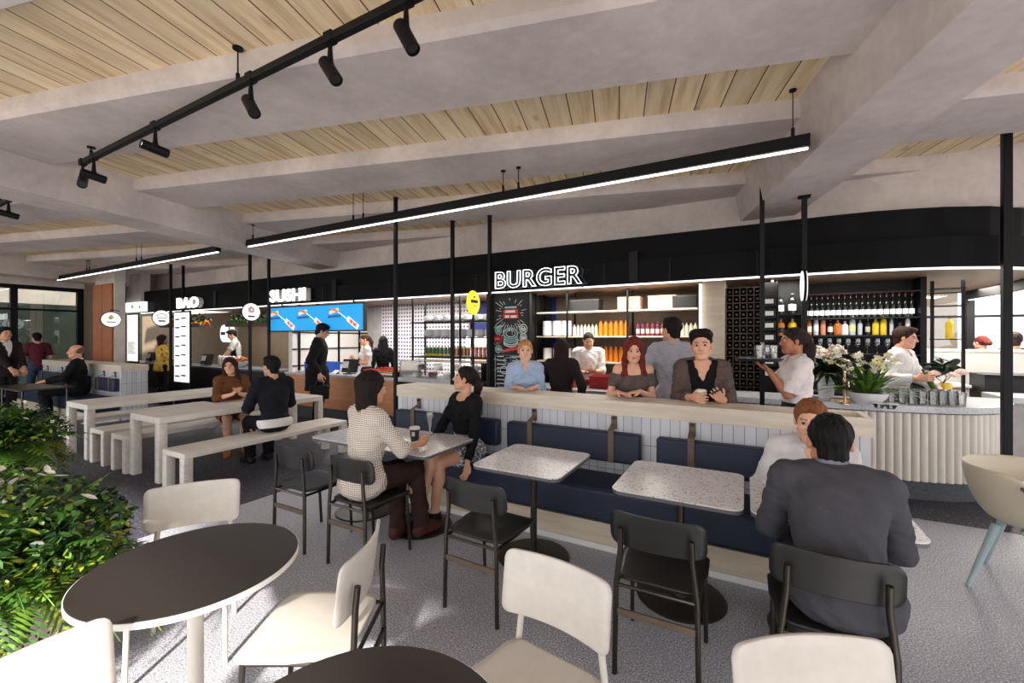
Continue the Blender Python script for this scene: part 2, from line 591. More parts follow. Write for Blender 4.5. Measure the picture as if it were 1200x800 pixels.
def setting():
    struct('floor', MB().box(-20, 10.5, -2.55, 13, -.1, 0), 'floor_light', smooth=0)
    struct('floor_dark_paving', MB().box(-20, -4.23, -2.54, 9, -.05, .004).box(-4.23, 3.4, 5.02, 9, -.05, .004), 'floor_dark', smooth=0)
    struct('ground_outside', MB().box(-40, 34, -30, -2.56, -.12, -.02).box(-40, 34, 13, 30, -.12, -.02).box(10.5, 34, -2.6, 13, -.12, -.02), 'paving', smooth=0)
    # ceiling boards, cut by the facade line
    R = Matrix.Rotation(TH - TC, 3, 'Z')
    poly = [R @ Vector((u, v, 0)) for u, v in ((-17.5, -2.4), (9.5, -2.4), (9.5, 12), (-17.5, 12))]
    struct('ceiling', MB().prism([(p.x, p.y) for p in poly], 3.38, 3.5), 'boards', rz=TC, smooth=0)
    # where a line of constant t reaches the shop-frame depth v
    cv, cs = cos(TC - TH), sin(TC - TH)

    def s_at(t, v):
        return (v - cv * t) / cs
    k = 0
    for i in range(-3, 9):
        t0 = 2.17 + (i - 1) * 1.43
        t1 = t0 + .755
        q = []
        for t, lo in ((t0, 1), (t0, 0), (t1, 0), (t1, 1)):
            q.append((max(-17, s_at(t, -2.38)) if lo else min(9.2, s_at(t, 5.7)), t))
        if q[1][0] - q[0][0] < .5 or q[2][0] - q[3][0] < .5:
            continue
        k += 1
        b = MB()
        ch = .035                       # splayed lower edges
        b.prism(q, 3.25 + ch, 3.385)
        q2 = [(q[0][0], q[0][1] + ch), (q[1][0], q[1][1] + ch), (q[2][0], q[2][1] - ch), (q[3][0], q[3][1] - ch)]
        lo = [(x, y, 3.25) for x, y in q2]; hi = [(x, y, 3.25 + ch) for x, y in q]
        b.hexa(lo + hi)
        struct('ceiling_beam', b, 'concrete', rz=TC, smooth=0)
    for s0 in (-13.15, -5.87, 1.35, 8.57):
        s1 = s0 + .57
        # constant-s lines: t from v
        tv = lambda s, v: (v - cs * s) / cv
        q = [(s0, max(-9, tv(s0, -2.38))), (s1, max(-9, tv(s1, -2.38))), (s1, tv(s1, 5.7)), (s0, tv(s0, 5.7))]
        b = MB()
        q2 = [(s0 + .03, q[0][1]), (s1 - .03, q[1][1]), (s1 - .03, q[2][1]), (s0 + .03, q[3][1])]
        b.hexa([(x, y, 2.95) for x, y in q2] + [(x, y, 3.39) for x, y in [(s0 - .05, q[0][1]), (s1 + .05, q[1][1]), (s1 + .05, q[2][1]), (s0 - .05, q[3][1])]])
        struct('ceiling_girder_beam', b, 'concrete', rz=TC, smooth=0)
    wall_box('wall_facade_header', 'concrete', -17.5, 9.5, -2.55, -2.38, 2.95, 3.55)
    wall_box('column_sun_blocker', 'concrete', .84, 2.0, -2.55, -2.15, 0, 2.95)  # unseen pier added to keep the sun off the floor between the chairs
    wall_box('ceiling_roof_slab', 'concrete', -17.6, 9.6, -2.55, 12.2, 3.5, 3.6)
    # ---- shop front line, straight then curving away round the bar
    path = [(-13.7, 5.05), (.75, 5.05), (1.05, 5.065), (1.3, 5.115), (1.6, 5.2), (1.96, 5.37), (2.25, 5.6), (2.6, 6.0), (2.95, 6.6), (3.2, 7.4), (3.3, 8.6), (3.3, 9.9)]

    def offset(d):
        out = []
        for i, p in enumerate(path):
            a = path[max(i - 1, 0)]; b = path[min(i + 1, len(path) - 1)]
            tx, ty = b[0] - a[0], b[1] - a[1]
            L = sqrt(tx * tx + ty * ty)
            out.append((p[0] - ty / L * d, p[1] + tx / L * d))
        return out

    def band(d0, d1, z0, z1, mb=None, m=0):
        mb = mb or MB()
        A, B = offset(d0), offset(d1)
        for i in range(len(A) - 1):
            a0, a1, b1, b0 = A[i], A[i + 1], B[i + 1], B[i]
            p = [a0, a1, b1, b0]
            mb.hexa([(x, y, z0) for x, y in p] + [(x, y, z1) for x, y in p], m)
        return mb
    b = band(0, .1, 2.225, 2.5)
    b = band(.07, .17, 2.5, 2.78, b)
    band(-.004, .004, 2.488, 2.5, b)
    struct('wall_bulkhead', b, 'bulkhead', smooth=30)
    # panel joints on the lower tier and vertical brackets
    tb = MB()
    for u in (-12.9, -11.2, -9.9, -8.2, -6.6, -5.0, -3.35, -1.5, -.75, .1):
        tb.box(u - .008, u + .008, 5.04, 5.052, 2.24, 2.49)
    for u in (-10.15, -6.3, -1.15):
        tb.box(u - .05, u + .05, 5.03, 5.06, 2.25, 2.6)
    struct('trim_bulkhead_joints', tb, 'black_metal')
    tag(band(-.008, .05, 2.212, 2.224).build('light_strip', MT['led_soft'], rz=TH), 'thin white light strip running along the lower edge of the black shop bulkhead', 'light')
    struct('wall_shop_upper', MB().box(-17.5, .9, 5.65, 5.85, 2.44, 3.42).box(.9, 9.5, 5.65, 5.85, 2.79, 3.42), 'concrete', smooth=0)
    # soffit over the shops and bar
    poly = offset(.1)
    struct('ceiling_shop_soffit', MB().prism(poly + [(-13.7, 9.9)], 2.36, 2.44), 'soffit', smooth=0)
    wall_box('wall_shop_end_upper', 'concrete', -14.7, -13.7, 5.05, 5.25, 2.5, 3.42)
    # back walls of the shops
    wall_box('wall_back_bakery', 'brown_wall', -22, -8.4, 7.6, 7.75, 0, 2.4)
    wall_box('wall_back_sushi', 'grey_wall', -8.4, -7.75, 7.6, 7.75, 0, 2.4)
    wall_box('wall_back_tiles', 'blue_tiles', -7.75, -5.2, 7.55, 7.75, 0, 2.4)
    wall_box('wall_back_blue', 'navy_wall', -5.2, -3.2, 7.6, 7.75, 0, 2.4)
    wall_box('wall_back_burger', 'brown_wall', -3.2, -.45, 7.6, 7.75, 0, 2.4)
    wall_box('wall_beige_nib', 'ply', -.5, -.24, 6.12, 7.6, 0, 2.36)
    wall_box('wall_back_bar', 'dark_wall', -.24, 2.02, 7.62, 7.75, 0, 2.4)
    wall_box('wall_partition_burger', 'dark_wall', -3.46, -3.3, 5.5, 7.6, 0, 2.36)
    # white partition with black glazing bars beside the sushi counter
    wall_box('wall_partition_sushi', 'white_wall', -8.42, -8.3, 5.6, 7.6, 0, 2.36)
    t = MB()
    for v in (5.75, 6.2, 6.75, 7.35):
        t.box(-8.3, -8.27, v - .02, v + .02, .9, 2.36)
    for z in (1.0, 1.35, 1.7):
        t.box(-8.3, -8.275, 5.6, 7.6, z - .012, z + .012)
    struct('trim_glazing_bars', t, 'black_metal')
    # ---- far end: glazed wall, brown wall and the clad column
    fr = MB()
    for v in (-2.4, -.9, .6, 2.05, 3.35, 4.55):
        fr.box(-16.06, -15.94, v - .06, v + .06, 0, 2.9)
    fr.box(-16.06, -15.94, -2.4, 4.6, 2.82, 2.92).box(-16.05, -15.95, -2.4, 4.6, 2.28, 2.33).box(-16.05, -15.95, -2.4, 4.6, 0, .12)
    w = struct('window_1', fr, 'black_metal')
    g = MB().box(-16.008, -15.992, -2.38, 4.55, .12, 2.82).build('pane', MT['pane_dark'], w)
    wall_box('wall_end_upper', 'concrete', -16.2, -15.9, -2.5, 5.0, 2.92, 3.42)
    wall_box('wall_end_brown', 'brown_wall', -16.1, -14.2, 4.62, 4.8, 0, 3.42)
    wall_box('column_concrete', 'concrete', -14.2, -13.07, 4.32, 4.52, 0, 3.4)
    struct('column_cladding_panel', MB().box(-14.2, -13.68, 4.28, 4.318, .98, 2.88).box(-13.62, -13.12, 4.28, 4.318, .98, 2.88).box(-14.2, -13.12, 4.29, 4.319, .98, 2.88), 'copper_wood')
    struct('backdrop_garden_wall', MB().box(-21, -20.5, -8, 9, 0, 2.7), 'out_green')
    struct('backdrop_facade', MB().box(-23, -22.5, -10, 12, 0, 6), 'out_pale')
    # ---- glazing beyond the bar
    fr = MB()
    for u in (2.1, 3.3, 4.6, 5.7, 6.9, 8.2, 9.4):
        fr.box(u - .05, u + .05, 9.95, 10.05, 0, 2.9)
    fr.box(2.0, 9.5, 9.95, 10.05, 2.35, 2.5).box(2.0, 9.5, 9.96, 10.04, 1.93, 1.97).box(2.0, 9.5, 9.96, 10.04, 0, .08).box(2, 9.5, 9.95, 10.05, 2.85, 2.95)
    w = struct('window_2', fr, 'black_metal')
    MB().box(2.0, 9.5, 9.992, 10.008, .08, 2.85).build('pane', MT['pane'], w)
    wall_box('wall_back_upper', 'concrete', 2.0, 9.5, 9.9, 10.1, 2.95, 3.42)
    wall_box('wall_garden_outside', 'out_pale', 1.0, 4.1, 13.0, 13.3, 0, 2.6)


setting()
FLOORZ = 0.0


# ------------------------------------------------------------------ black posts
def posts():
    spec = [
        (-3.63, 3.76, .019, 0, 3.25, 'black steel post at the end of the low tiled wall, rising to the ceiling'),
        (-3.65, 4.9, .0225, 0, 3.25, 'black steel post just before the fridge display of salads'),
        (-3.05, 4.93, .0215, 0, 3.25, 'black steel post between the yellow oval sign and the chalkboard menu'),
        (.14, 4.9, .021, 0, 3.3, 'black steel post behind the tray of the waitress'),
        (.49, 4.93, .0225, 0, 2.95, 'black steel post with a cap plate under the girder, behind the waitress'),
        (1.96, 5.25, .029, 0, 3.38, 'thick black steel post standing before the fluted bar'),
        (-8.59, 4.9, .023, 0, 3.25, 'black steel post beside the round sign with the pink emblem'),
        (-7.97, 4.9, .023, 0, 3.25, 'black steel post at the end of the blue sushi screen'),
        (-11.77, 4.9, .024, 0, 3.3, 'black steel post beside the round sign with a bun emblem'),
        (-11.38, 4.98, .024, 0, 3.25, 'black steel post behind the tall white price board'),
        (-14.35, 4.95, .024, 0, 3.25, 'black steel post next to the narrow white menu panel'),
        (2.75, 5.9, .034, 0, 2.2, 'black steel post behind the bar near the windows'),
    ]
    for u, v, r, z0, z1, lab in spec:
        t = thing('steel_post', lab, 'post', W(u, v, 0), TH, 'black steel posts along the shop fronts')
        MB().box(-r, r, -r, r, z0 + .012, z1 - .01).build('shaft', 'black_metal', t, bevel=.003)
        MB().box(-r * 1.9, r * 1.9, -r * 1.9, r * 1.9, z0, z0 + .012).build('base_plate', 'black_metal', t)
        q = 2.2 if 'cap plate' in lab else 1.25
        MB().box(-r * q, r * q, -r * q, r * q, z1 - .012, z1).build('cap_plate', 'black_metal', t)


posts()


# ------------------------------------------------------------------ lights on the ceiling
def linear_lights():
    for u0, u1, lab in ((-6.46, .395, 'long black linear light with a white glowing underside over the cafe tables'),
                        (-14.2, -7.27, 'black linear light hung beyond the girder over the long oak tables')):
        t = thing('linear_light', lab, 'light', W((u0 + u1) / 2, 3.66, 2.93), TH, 'suspended linear lights')
        h = (u1 - u0) / 2
        MB().box(-h, h, -.04, .04, .012, .10).build('housing', 'black_metal', t)
        MB().box(-h + .01, h - .01, -.012, .012, .003, .014).build('diffuser', 'led', t)
        xs = (-h + .12, -.35 * h, -.30 * h, .27 * h, .32 * h, h - .1) if u1 > 0 else (-h + .1, -.5 * h, -.46 * h, .18 * h, .24 * h)
        for x in xs:
            zt = .32
            p = W((u0 + u1) / 2 + x, 3.66)
            c, s_ = cos(-TC), sin(-TC)
            ty = s_ * p.x + c * p.y
            tt = (ty - 2.17) % 1.43
            sx = c * p.x - s_ * p.y
            zc = 2.95 if (-5.87 < sx < -5.3 or 1.35 < sx < 1.92 or -13.15 < sx < -12.58) else (3.25 if tt < .755 else 3.38)
            if zc - 3.03 < .02:
                continue
            z1 = zc - 2.9315
            r = MB().cyl((x, 0, .10), (x, 0, .17), .012, n=8).cyl((x, 0, .17), (x, 0, z1), .004, n=6).cyl((x, 0, z1 - .012), (x, 0, z1), .024, n=10)
            r.build('suspension_rod', 'black_metal', t)


def track_lights():
    L = Vector((0, 0, 0))
    v0, zt = 1.49, 3.13
    segs = ((-5.12, .75, 'long black lighting track crossing the ceiling boards near the camera'),
            (-12.0, -7.15, 'black lighting track beyond the concrete girder'))
    for u0, u1, lab in segs:
        t = thing('lighting_track', lab, 'light track', W(u0, v0, zt), TH, 'ceiling lighting tracks')
        MB().box(0, u1 - u0, -.02, .02, 0, .04).build('rail', 'black_metal', t, bevel=.003)
        for x in ((.14, 2.38, 4.4) if u0 > -6 else (.5, 2.4, 4.4)):
            p = W(u0 + x, v0)
            ty = sin(-TC) * p.x + cos(-TC) * p.y
            zc = 3.25 if (ty - 2.17) % 1.43 < .755 else 3.38
            MB().cyl((x, 0, .04), (x, 0, .09), .012, n=8).cyl((x, 0, .09), (x, 0, zc - zt), .005, n=6).cyl((x, 0, zc - zt - .012), (x, 0, zc - zt), .03, n=12).build('suspension_rod', 'black_metal', t)

    def spot(u, px_tilt, yaw, lab, grp):
        t = thing('spotlight', lab, 'spotlight', W(u, v0, zt), TH, grp)
        MB().box(-.03, .03, -.022, .022, -.004, .05).cyl((0, 0, -.01), (0, 0, -.10), .010, .016, n=10).ball((0, 0, -.115), .022, 10).build('arm', 'black_metal', t)
        d = Vector((sin(px_tilt) * cos(yaw), sin(px_tilt) * sin(yaw), -cos(px_tilt)))
        c = Vector((0, 0, -.145))
        a, b = c - d * .075, c + d * .085
        h = MB().cyl(a, b, .034, n=20, caps=False).cyl(a - d * .006, a, .028, .034, n=20)
        h.cyl(b - d * .002, b, .030, .034, n=20, caps=False)
        hd = h.build('lamp_head', 'black_metal', t)
        MB().cyl(b - d * .016, b - d * .012, .030, n=18).build('lens', 'lens' if px_tilt > 1.6 else 'lens_dark', hd)

    def u_at(x):
        a = (x - 600) / 500
        return v0 / (-ST * a + CT) * (CT * a + ST)
    th = radians
    spot(u_at(97), th(55), th(-20), 'black spotlight at the far end of the track, tipped down', 'track spotlights')
    spot(u_at(110), th(100), th(262), 'black spotlight next to the end one, its lit lens turned outward', 'track spotlights')
    spot(u_at(182), th(97), th(265), 'black spotlight turned almost level with its lit lens showing', 'track spotlights')
    spot(u_at(294), th(42), th(-10), 'black spotlight beside the ceiling rod of the track, aimed downward', 'track spotlights')
    spot(u_at(387), th(38), th(-5), 'black spotlight second along the track from the picture top', 'track spotlights')
    spot(u_at(476), th(30), th(0), 'black spotlight hanging largest on the track over the ceiling boards', 'track spotlights')
    spot(-7.3, th(100), th(262), 'lone black spotlight on the track beyond the girder', 'track spotlights')


linear_lights()
track_lights()
# ================================================================== seating and tables
def plate_back(w, z0, z1, r, curve, y0, rake, n=17, rows=11, dip=0):
    """curved backrest sheet with rounded corners"""
    def fn(a, b):
        z = z0 + (z1 - z0) * b
        e = min(b, 1 - b) * (z1 - z0)
        hw = w / 2
        if e < r:
            hw = w / 2 - r + sqrt(max(0, r * r - (r - e) ** 2))
        x = (a * 2 - 1) * hw
        return (x, y0 + curve * x * x - rake * (z - z0), z + dip * (1 - (2 * x / w) ** 2))
    # denser rows at the rounded ends
    rowsb = [0, .02, .06, .13, .25, .5, .75, .87, .94, .98, 1]
    m = MB()
    m.grid(lambda a, b: fn(a, rowsb[round(b * (len(rowsb) - 1))]), n, len(rowsb))
    return m


def plate_seat(w, d, z, r, y0, dish=.012, n=15):
    rowsb = [0, .02, .06, .14, .3, .5, .7, .86, .94, .98, 1]

    def fn(a, b):
        b = rowsb[round(b * (len(rowsb) - 1))]
        e = min(b, 1 - b) * d
        hw = w / 2 - (.02 if b < .5 else 0) * (1 - b)
        if e < r:
            hw -= r - sqrt(max(0, r * r - (r - e) ** 2))
        x = (a * 2 - 1) * hw
        y = y0 - d / 2 + d * b
        zz = z - dish * (1 - (2 * x / w) ** 2) * (1 - abs(2 * b - 1) ** 2)
        if b > .85:
            zz -= (b - .85) ** 2 * .9
        return (x, y, zz)
    m = MB(); m.grid(fn, n, len(rowsb))
    return m


def make_chair(lab, seatm, legm, barm, white=False, group=None):
    t = thing('dining_chair', lab, 'chair', (0, 0, 0), 0, group)
    zb0, zb1 = (.565, .79) if white else (.60, .765)
    plate_seat(.42, .42, .452, .06, .0).build('seat', seatm, t, solid=.014)
    plate_back(.43, zb0, zb1, .03 if white else .045, .85, -.207, .13).build('backrest', seatm, t, solid=.012)
    for sx in (-1, 1):
        MB().tube([(sx * .185, -.232, 0), (sx * .178, -.228, .43), (sx * .158, -.228, .60), (sx * .156, -.236, .70 if not white else .69)], .0125, 10).build('rear_leg', legm, t)
        MB().tube([(sx * .19, .195, 0), (sx * .185, .165, .432)], .0115, 10).build('front_leg', legm, t)
    f = MB()
    for sx in (-1, 1):
        f.tube([(sx * .178, -.228, .425), (sx * .185, .168, .430)], .010, 8)
    f.tube([(-.185, .166, .428), (.185, .166, .428)], .009, 8).tube([(-.178, -.226, .425), (.178, -.226, .425)], .009, 8)
    f.build('seat_frame', legm, t)
    MB().box(-.172, .172, -.238, -.224, .285, .318).build('cross_bar', barm, t, bevel=.003)
    return t


bc = make_chair('black wooden chair at the cafe table end, just beyond the knitted-jumper woman', 'black_wood', 'bronze_metal', 'brown_bar', group='black chairs at the terrazzo tables')
up = face_uv(0, 1)
CH = 2.255
bc.location = W(-3.04, CH); bc.rotation_euler.z = up
G = 'black chairs at the terrazzo tables'
dup(bc, W(-2.41, CH), up, 'black wooden chair with the woman in a white knit jumper sitting on it', G)
dup(bc, W(-1.375, CH), face_uv(.04, 1), 'empty black wooden chair at the terrazzo table with no cup on it', G)
dup(bc, W(-.37, CH), face_uv(-.02, 1), 'empty black wooden chair next to the man in the grey suit', G)
dup(bc, W(.30, CH - .01), up, 'black wooden chair with the grey-suited man sitting on it', G)

wc = make_chair('white wooden chair with pale legs on the far side of the round black table', 'white_wood', 'cream_metal', 'cream_metal', True, 'white chairs at the round tables')
G2 = 'white chairs at the round tables'
wc.location = (-1.665, 2.18, 0); wc.rotation_euler.z = face_xy(.46, -.89)
wd = make_chair('white wooden chair with dark bronze legs seen side-on, its seat half in sunlight', 'white_wood', 'bronze_metal', 'bronze_metal', True, G2)
wd.location = (-.80, 1.715, 0); wd.rotation_euler.z = face_xy(-1, .0)
dup(wc, (.035, 1.36, 0), face_xy(-.59, -.81), 'white wooden chair with pale legs turned to the round table cut off below', G2)
dup(wc, (.80, .93, 0), face_xy(.04, -1), 'white wooden chair behind the man in the grey suit, only its backrest top in view', G2)
dup(wc, (-1.075, .975, 0), face_xy(.92, -.39), 'white chair with a sunlit backrest, cut off at the lower corner beside the planter', G2)


def cafe_table(u, lab, w=.66):
    t = thing('cafe_table', lab, 'table', W(u, 2.81, 0), TH, 'terrazzo cafe tables along the banquette')
    MB().prism(rrect(w, .68, .06), .7035, .712).build('table_top', 'terrazzo_top', t, bevel=.002)
    MB().prism(rrect(w - .004, .676, .058), .684, .703).build('edge_band', 'table_edge', t)
    MB().cyl((0, 0, .012), (0, 0, .66), .024, n=16).build('pole', 'bronze_metal', t)
    MB().box(-.2, .2, -.03, .03, .66, .684).box(-.03, .03, -.2, .2, .66, .684).build('top_bracket', 'base_black', t)
    MB().lathe([(.0, .0), (.26, 0), (.262, .006), (.255, .012), (.04, .014), (.03, .03), (.0, .03)], 40).build('base', 'base_black', t)


cafe_table(-3.09, 'terrazzo table joined to the one with the cups, beyond the knitted-jumper woman')
cafe_table(-2.42, 'terrazzo table with a lidded cup and a tall glass on it')
cafe_table(-1.36, 'lone empty square terrazzo table between two pairs of joined tables')
cafe_table(-.355, 'empty chip-speckled terrazzo table before the second blue back cushion', .69)
cafe_table(.365, 'terrazzo table between the two facing men, mostly hidden by the grey suit', .69)


def round_table(x, y, r, lab):
    t = thing('round_table', lab, 'table', (x, y, 0), 0, 'round black tables')
    MB().lathe([(0, .697), (r - .004, .697), (r, .700), (r, .7185), (r - .002, .7195), (0, .7195)], 72).build('edge_band', 'table_white', t)
    MB().lathe([(0, .7196), (r - .0025, .7196), (r - .004, .7215), (0, .7215)], 72).build('table_top', 'table_black', t, smooth=30)
    MB().cyl((0, 0, .012), (0, 0, .696), .027, n=20).build('pole', 'cream_metal', t)
    MB().lathe([(0, 0), (.24, 0), (.242, .006), (.235, .012), (0, .014)], 40).build('base', 'cream_metal', t)


round_table(-1.235, 1.665, .36, 'round black table with a white edge, half in sun beside the planter')
round_table(-.335, .865, .355, 'round black table top cut off by the lower edge of the picture')


def long_piece(name, cat, lab, u0, u1, v0, v1, h, th, lw, ll, grp):
    t = thing(name, lab, cat, W((u0 + u1) / 2, (v0 + v1) / 2, 0), TH, grp)
    w, d = (u1 - u0) / 2, (v1 - v0) / 2
    MB().prism(rrect(2 * w, 2 * d, .02, 3), h - th, h).build('top' if cat == 'table' else 'seat', 'oak_v', t, bevel=.006)
    for sx in (-1, 1):
        for sy in (-1, 1):
            a, b = (w - lw, w) if sx > 0 else (-w, -w + lw)
            c, e = (d - ll, d) if sy > 0 else (-d, -d + ll)
            MB().prism(rrect(lw, ll, .008, 2, (a + b) / 2, (c + e) / 2), 0, h - th).build('leg', 'oak', t, bevel=.003)
    return t


gl, gb = 'long oak tables', 'long oak benches'
long_piece('long_table', 'table', 'long pale oak table with the smiling woman and the man in black beside it', -6.31, -5.60, 2.22, 4.28, .72, .072, .095, .085, gl)
long_piece('long_table', 'table', 'long pale oak table further from the cafe tables, nobody sitting at it', -8.22, -7.50, 2.20, 4.25, .72, .072, .095, .085, gl)
long_piece('bench', 'bench', 'pale oak bench with the man in the black jacket sitting on it', -5.33, -4.88, 2.14, 4.12, .44, .055, .09, .085, gb)
long_piece('bench', 'bench', 'pale oak bench with the smiling woman in brown sitting on it', -6.74, -6.34, 2.19, 4.10, .44, .055, .09, .085, gb)
long_piece('bench', 'bench', 'empty pale oak bench in the aisle between the two long tables', -7.38, -6.95, 2.19, 4.12, .44, .055, .09, .085, gb)
long_piece('bench', 'bench', 'empty pale oak bench beyond the second long table, partly behind the ferns', -8.64, -8.24, 2.15, 4.10, .44, .055, .09, .085, gb)


# ------------------------------------------------------------------ low tiled walls and banquettes
def low_wall(tagname, u0, u1, v0, v1, trough):
    struct('wall_low_' + tagname, MB().box(u0 + .012, u1 - .012, v0 + .012, v1 - .012, 0, .94), 'tiles', smooth=0)
    b = MB()
    if trough:
        a, e = trough
        b.box(u0, a, v0, v1, .94, 1.06).box(e, u1, v0, v1, .94, 1.06).box(a, e, v0, v0 + .05, .94, 1.06).box(a, e, v1 - .05, v1, .94, 1.06).box(a, e, v0 + .05, v1 - .05, .94, .97)
    else:
        b.box(u0, u1, v0, v1, .94, 1.06)
    struct('trim_low_wall_cap_' + tagname, b, 'oak_cap', smooth=0)


low_wall('cafe', -3.46, .735, 3.6, 3.93, (.42, .70))
low_wall('far', -14.8, -10.45, 3.55, 3.98, None)


def banquette(lab, u0, u1, v):
    t = thing('banquette', lab, 'banquette', W((u0 + u1) / 2, v, 0), TH, 'navy banquettes')
    h = (u1 - u0) / 2
    MB().box(-h, h, -.46, -.005, .045, .20).build('plinth', 'ply', t)
    MB().box(-h, h, -.475, -.02, 0, .044).build('toe_strip', 'white_paint', t)
    MB().box(-h, h, -.47, -.01, .205, .45).build('seat_cushion', 'navy', t, bevel=.03, seg=3)
    return t


banquette('navy leather banquette seat running along the low tiled wall by the terrazzo tables', -3.42, .72, 3.61)
banquette('dark navy banquette seat under the bald man, against the far low wall', -14.75, -10.5, 3.56)


def cushion(u0, u1, v, lab, grp, straps=True):
    t = thing('back_cushion', lab, 'cushion', W((u0 + u1) / 2, v, 0), TH, grp)
    h = (u1 - u0) / 2
    MB().box(-h, h, -.10, -.006, .555, .805).build('pad', 'navy', t, bevel=.022, seg=3)
    for f in ((-.6, .62) if straps else ()):
        x = f * h
        s = MB().box(x - .024, x + .024, -.112, -.1025, .56, .83).box(x - .024, x + .024, -.012, -.002, .82, .93)
        s.hexa([(x - .024, -.112, .828), (x + .024, -.112, .828), (x + .024, -.1025, .828), (x - .024, -.1025, .828), (x - .024, -.016, .862), (x + .024, -.016, .862), (x + .024, -.004, .862), (x - .024, -.004, .862)])
        so = s.build('strap', 'strap', t)
        MB().cyl((x, -.03, .915), (x, -.004, .915), .013, n=12).build('peg', 'base_black', so)


cg = 'navy back cushions hung on straps'
cushion(-3.40, -2.09, 3.61, 'navy back cushion behind the ponytailed woman, hung on brown straps', cg)
cushion(-1.985, -.75, 3.61, 'navy back cushion with both brown straps bare, behind the lone table', cg)
cushion(-.625, .66, 3.61, 'navy back cushion behind the man in the pale shirt', cg)
cushion(-14.7, -13.2, 3.56, 'dark navy cushion on the far banquette, away from the bald man', 'navy cushions on the far banquette')
cushion(-12.9, -11.9, 3.56, 'dark navy cushion on the far banquette, just before the bald man', 'navy cushions on the far banquette')
cushion(-11.4, -10.55, 3.56, 'dark navy cushion on the far banquette at the wall corner', 'navy cushions on the far banquette')


# dark tables by the far banquette
def dark_table(u0, u1, v0, v1, lab):
    t = thing('dark_table', lab, 'table', W((u0 + u1) / 2, (v0 + v1) / 2, 0), TH, 'dark far tables')
    w, d = u1 - u0, v1 - v0
    MB().prism(rrect(w, d, .03, 4), .695, .72).build('table_top', 'table_black', t, bevel=.002)
    for sx in (-1, 1):
        for sy in (-1, 1):
            MB().cyl((sx * (w / 2 - .12), sy * (d / 2 - .08), 0), (sx * (w / 2 - .12), sy * (d / 2 - .08), .694), .016, n=10).build('leg', 'bronze_metal', t)


dark_table(-11.9, -10.55, 2.25, 2.95, 'dark table with slim legs in front of the bald man')
dark_table(-15.0, -13.4, 2.2, 2.9, 'dark table beyond the bald man, near the standing man')


# ------------------------------------------------------------------ tub chair and its table
def tub_chair(loc, rz):
    t = thing('tub_chair', 'beige plastic tub chair with pale blue wooden legs', 'chair', loc, rz)

    def fn(a, b):
        # a: round the seat, b: from the seat centre up over the rim; local +Y is the open front
        th = 2 * pi * a
        fx, fy = sin(th), -cos(th)          # a=0 -> back
        back = .5 + .5 * cos(th)            # 1 at the back, 0 at the front
        pl = min(1, max(0, (back - .12) / .5)); pl = pl * pl * (3 - 2 * pl)
        rimz = .46 + .31 * pl
        zs = .43
        if b < .5:
            q = b / .5
            rr = q * .20
            z = zs + .012 * q * q
            return (fx * rr * 1.05, fy * rr + .02, z)
        q = (b - .5) / .5
        rr = .20 + .095 * sin(q * pi / 2) + .03 * pl * q
        z = zs + .012 + (rimz - zs) * (1 - cos(q * pi / 2)) * .55 + (rimz - zs) * q * .45
        return (fx * rr * 1.06, fy * rr + .02, z)
    m = MB(); m.grid(fn, 40, 15, closed_u=True)
    m.build('shell', 'shell', t, solid=.014, sub=1)
    MB().box(-.17, .17, -.03, .03, .385, .41).box(-.03, .03, -.15, .19, .385, .41).build('under_frame', 'teal_wood', t, bevel=.006)
    for sx in (-1, 1):
        for sy, yy in ((-1, -.13), (1, .16)):
            MB().cyl((sx * .255, yy + sy * .11, 0), (sx * .14, yy, .405), .0125, .025, n=14).build('leg', 'teal_wood', t)


tub_chair((3.28, 2.69, 0), face_xy(.55, -.83))
t = thing('low_round_table', 'grey-brown round table top cut off at the picture edge by the tub chair', 'table', (3.28, 2.28, 0), 0)
MB().lathe([(0, .69), (.36, .69), (.37, .70), (.37, .715), (.365, .72), (0, .72)], 56).build('table_top', 'tub_table', t)
MB().cyl((0, 0, .012), (0, 0, .69), .03, n=16).build('pole', 'bronze_metal', t)
MB().lathe([(0, 0), (.22, 0), (.22, .01), (0, .013)], 36).build('base', 'base_black', t)


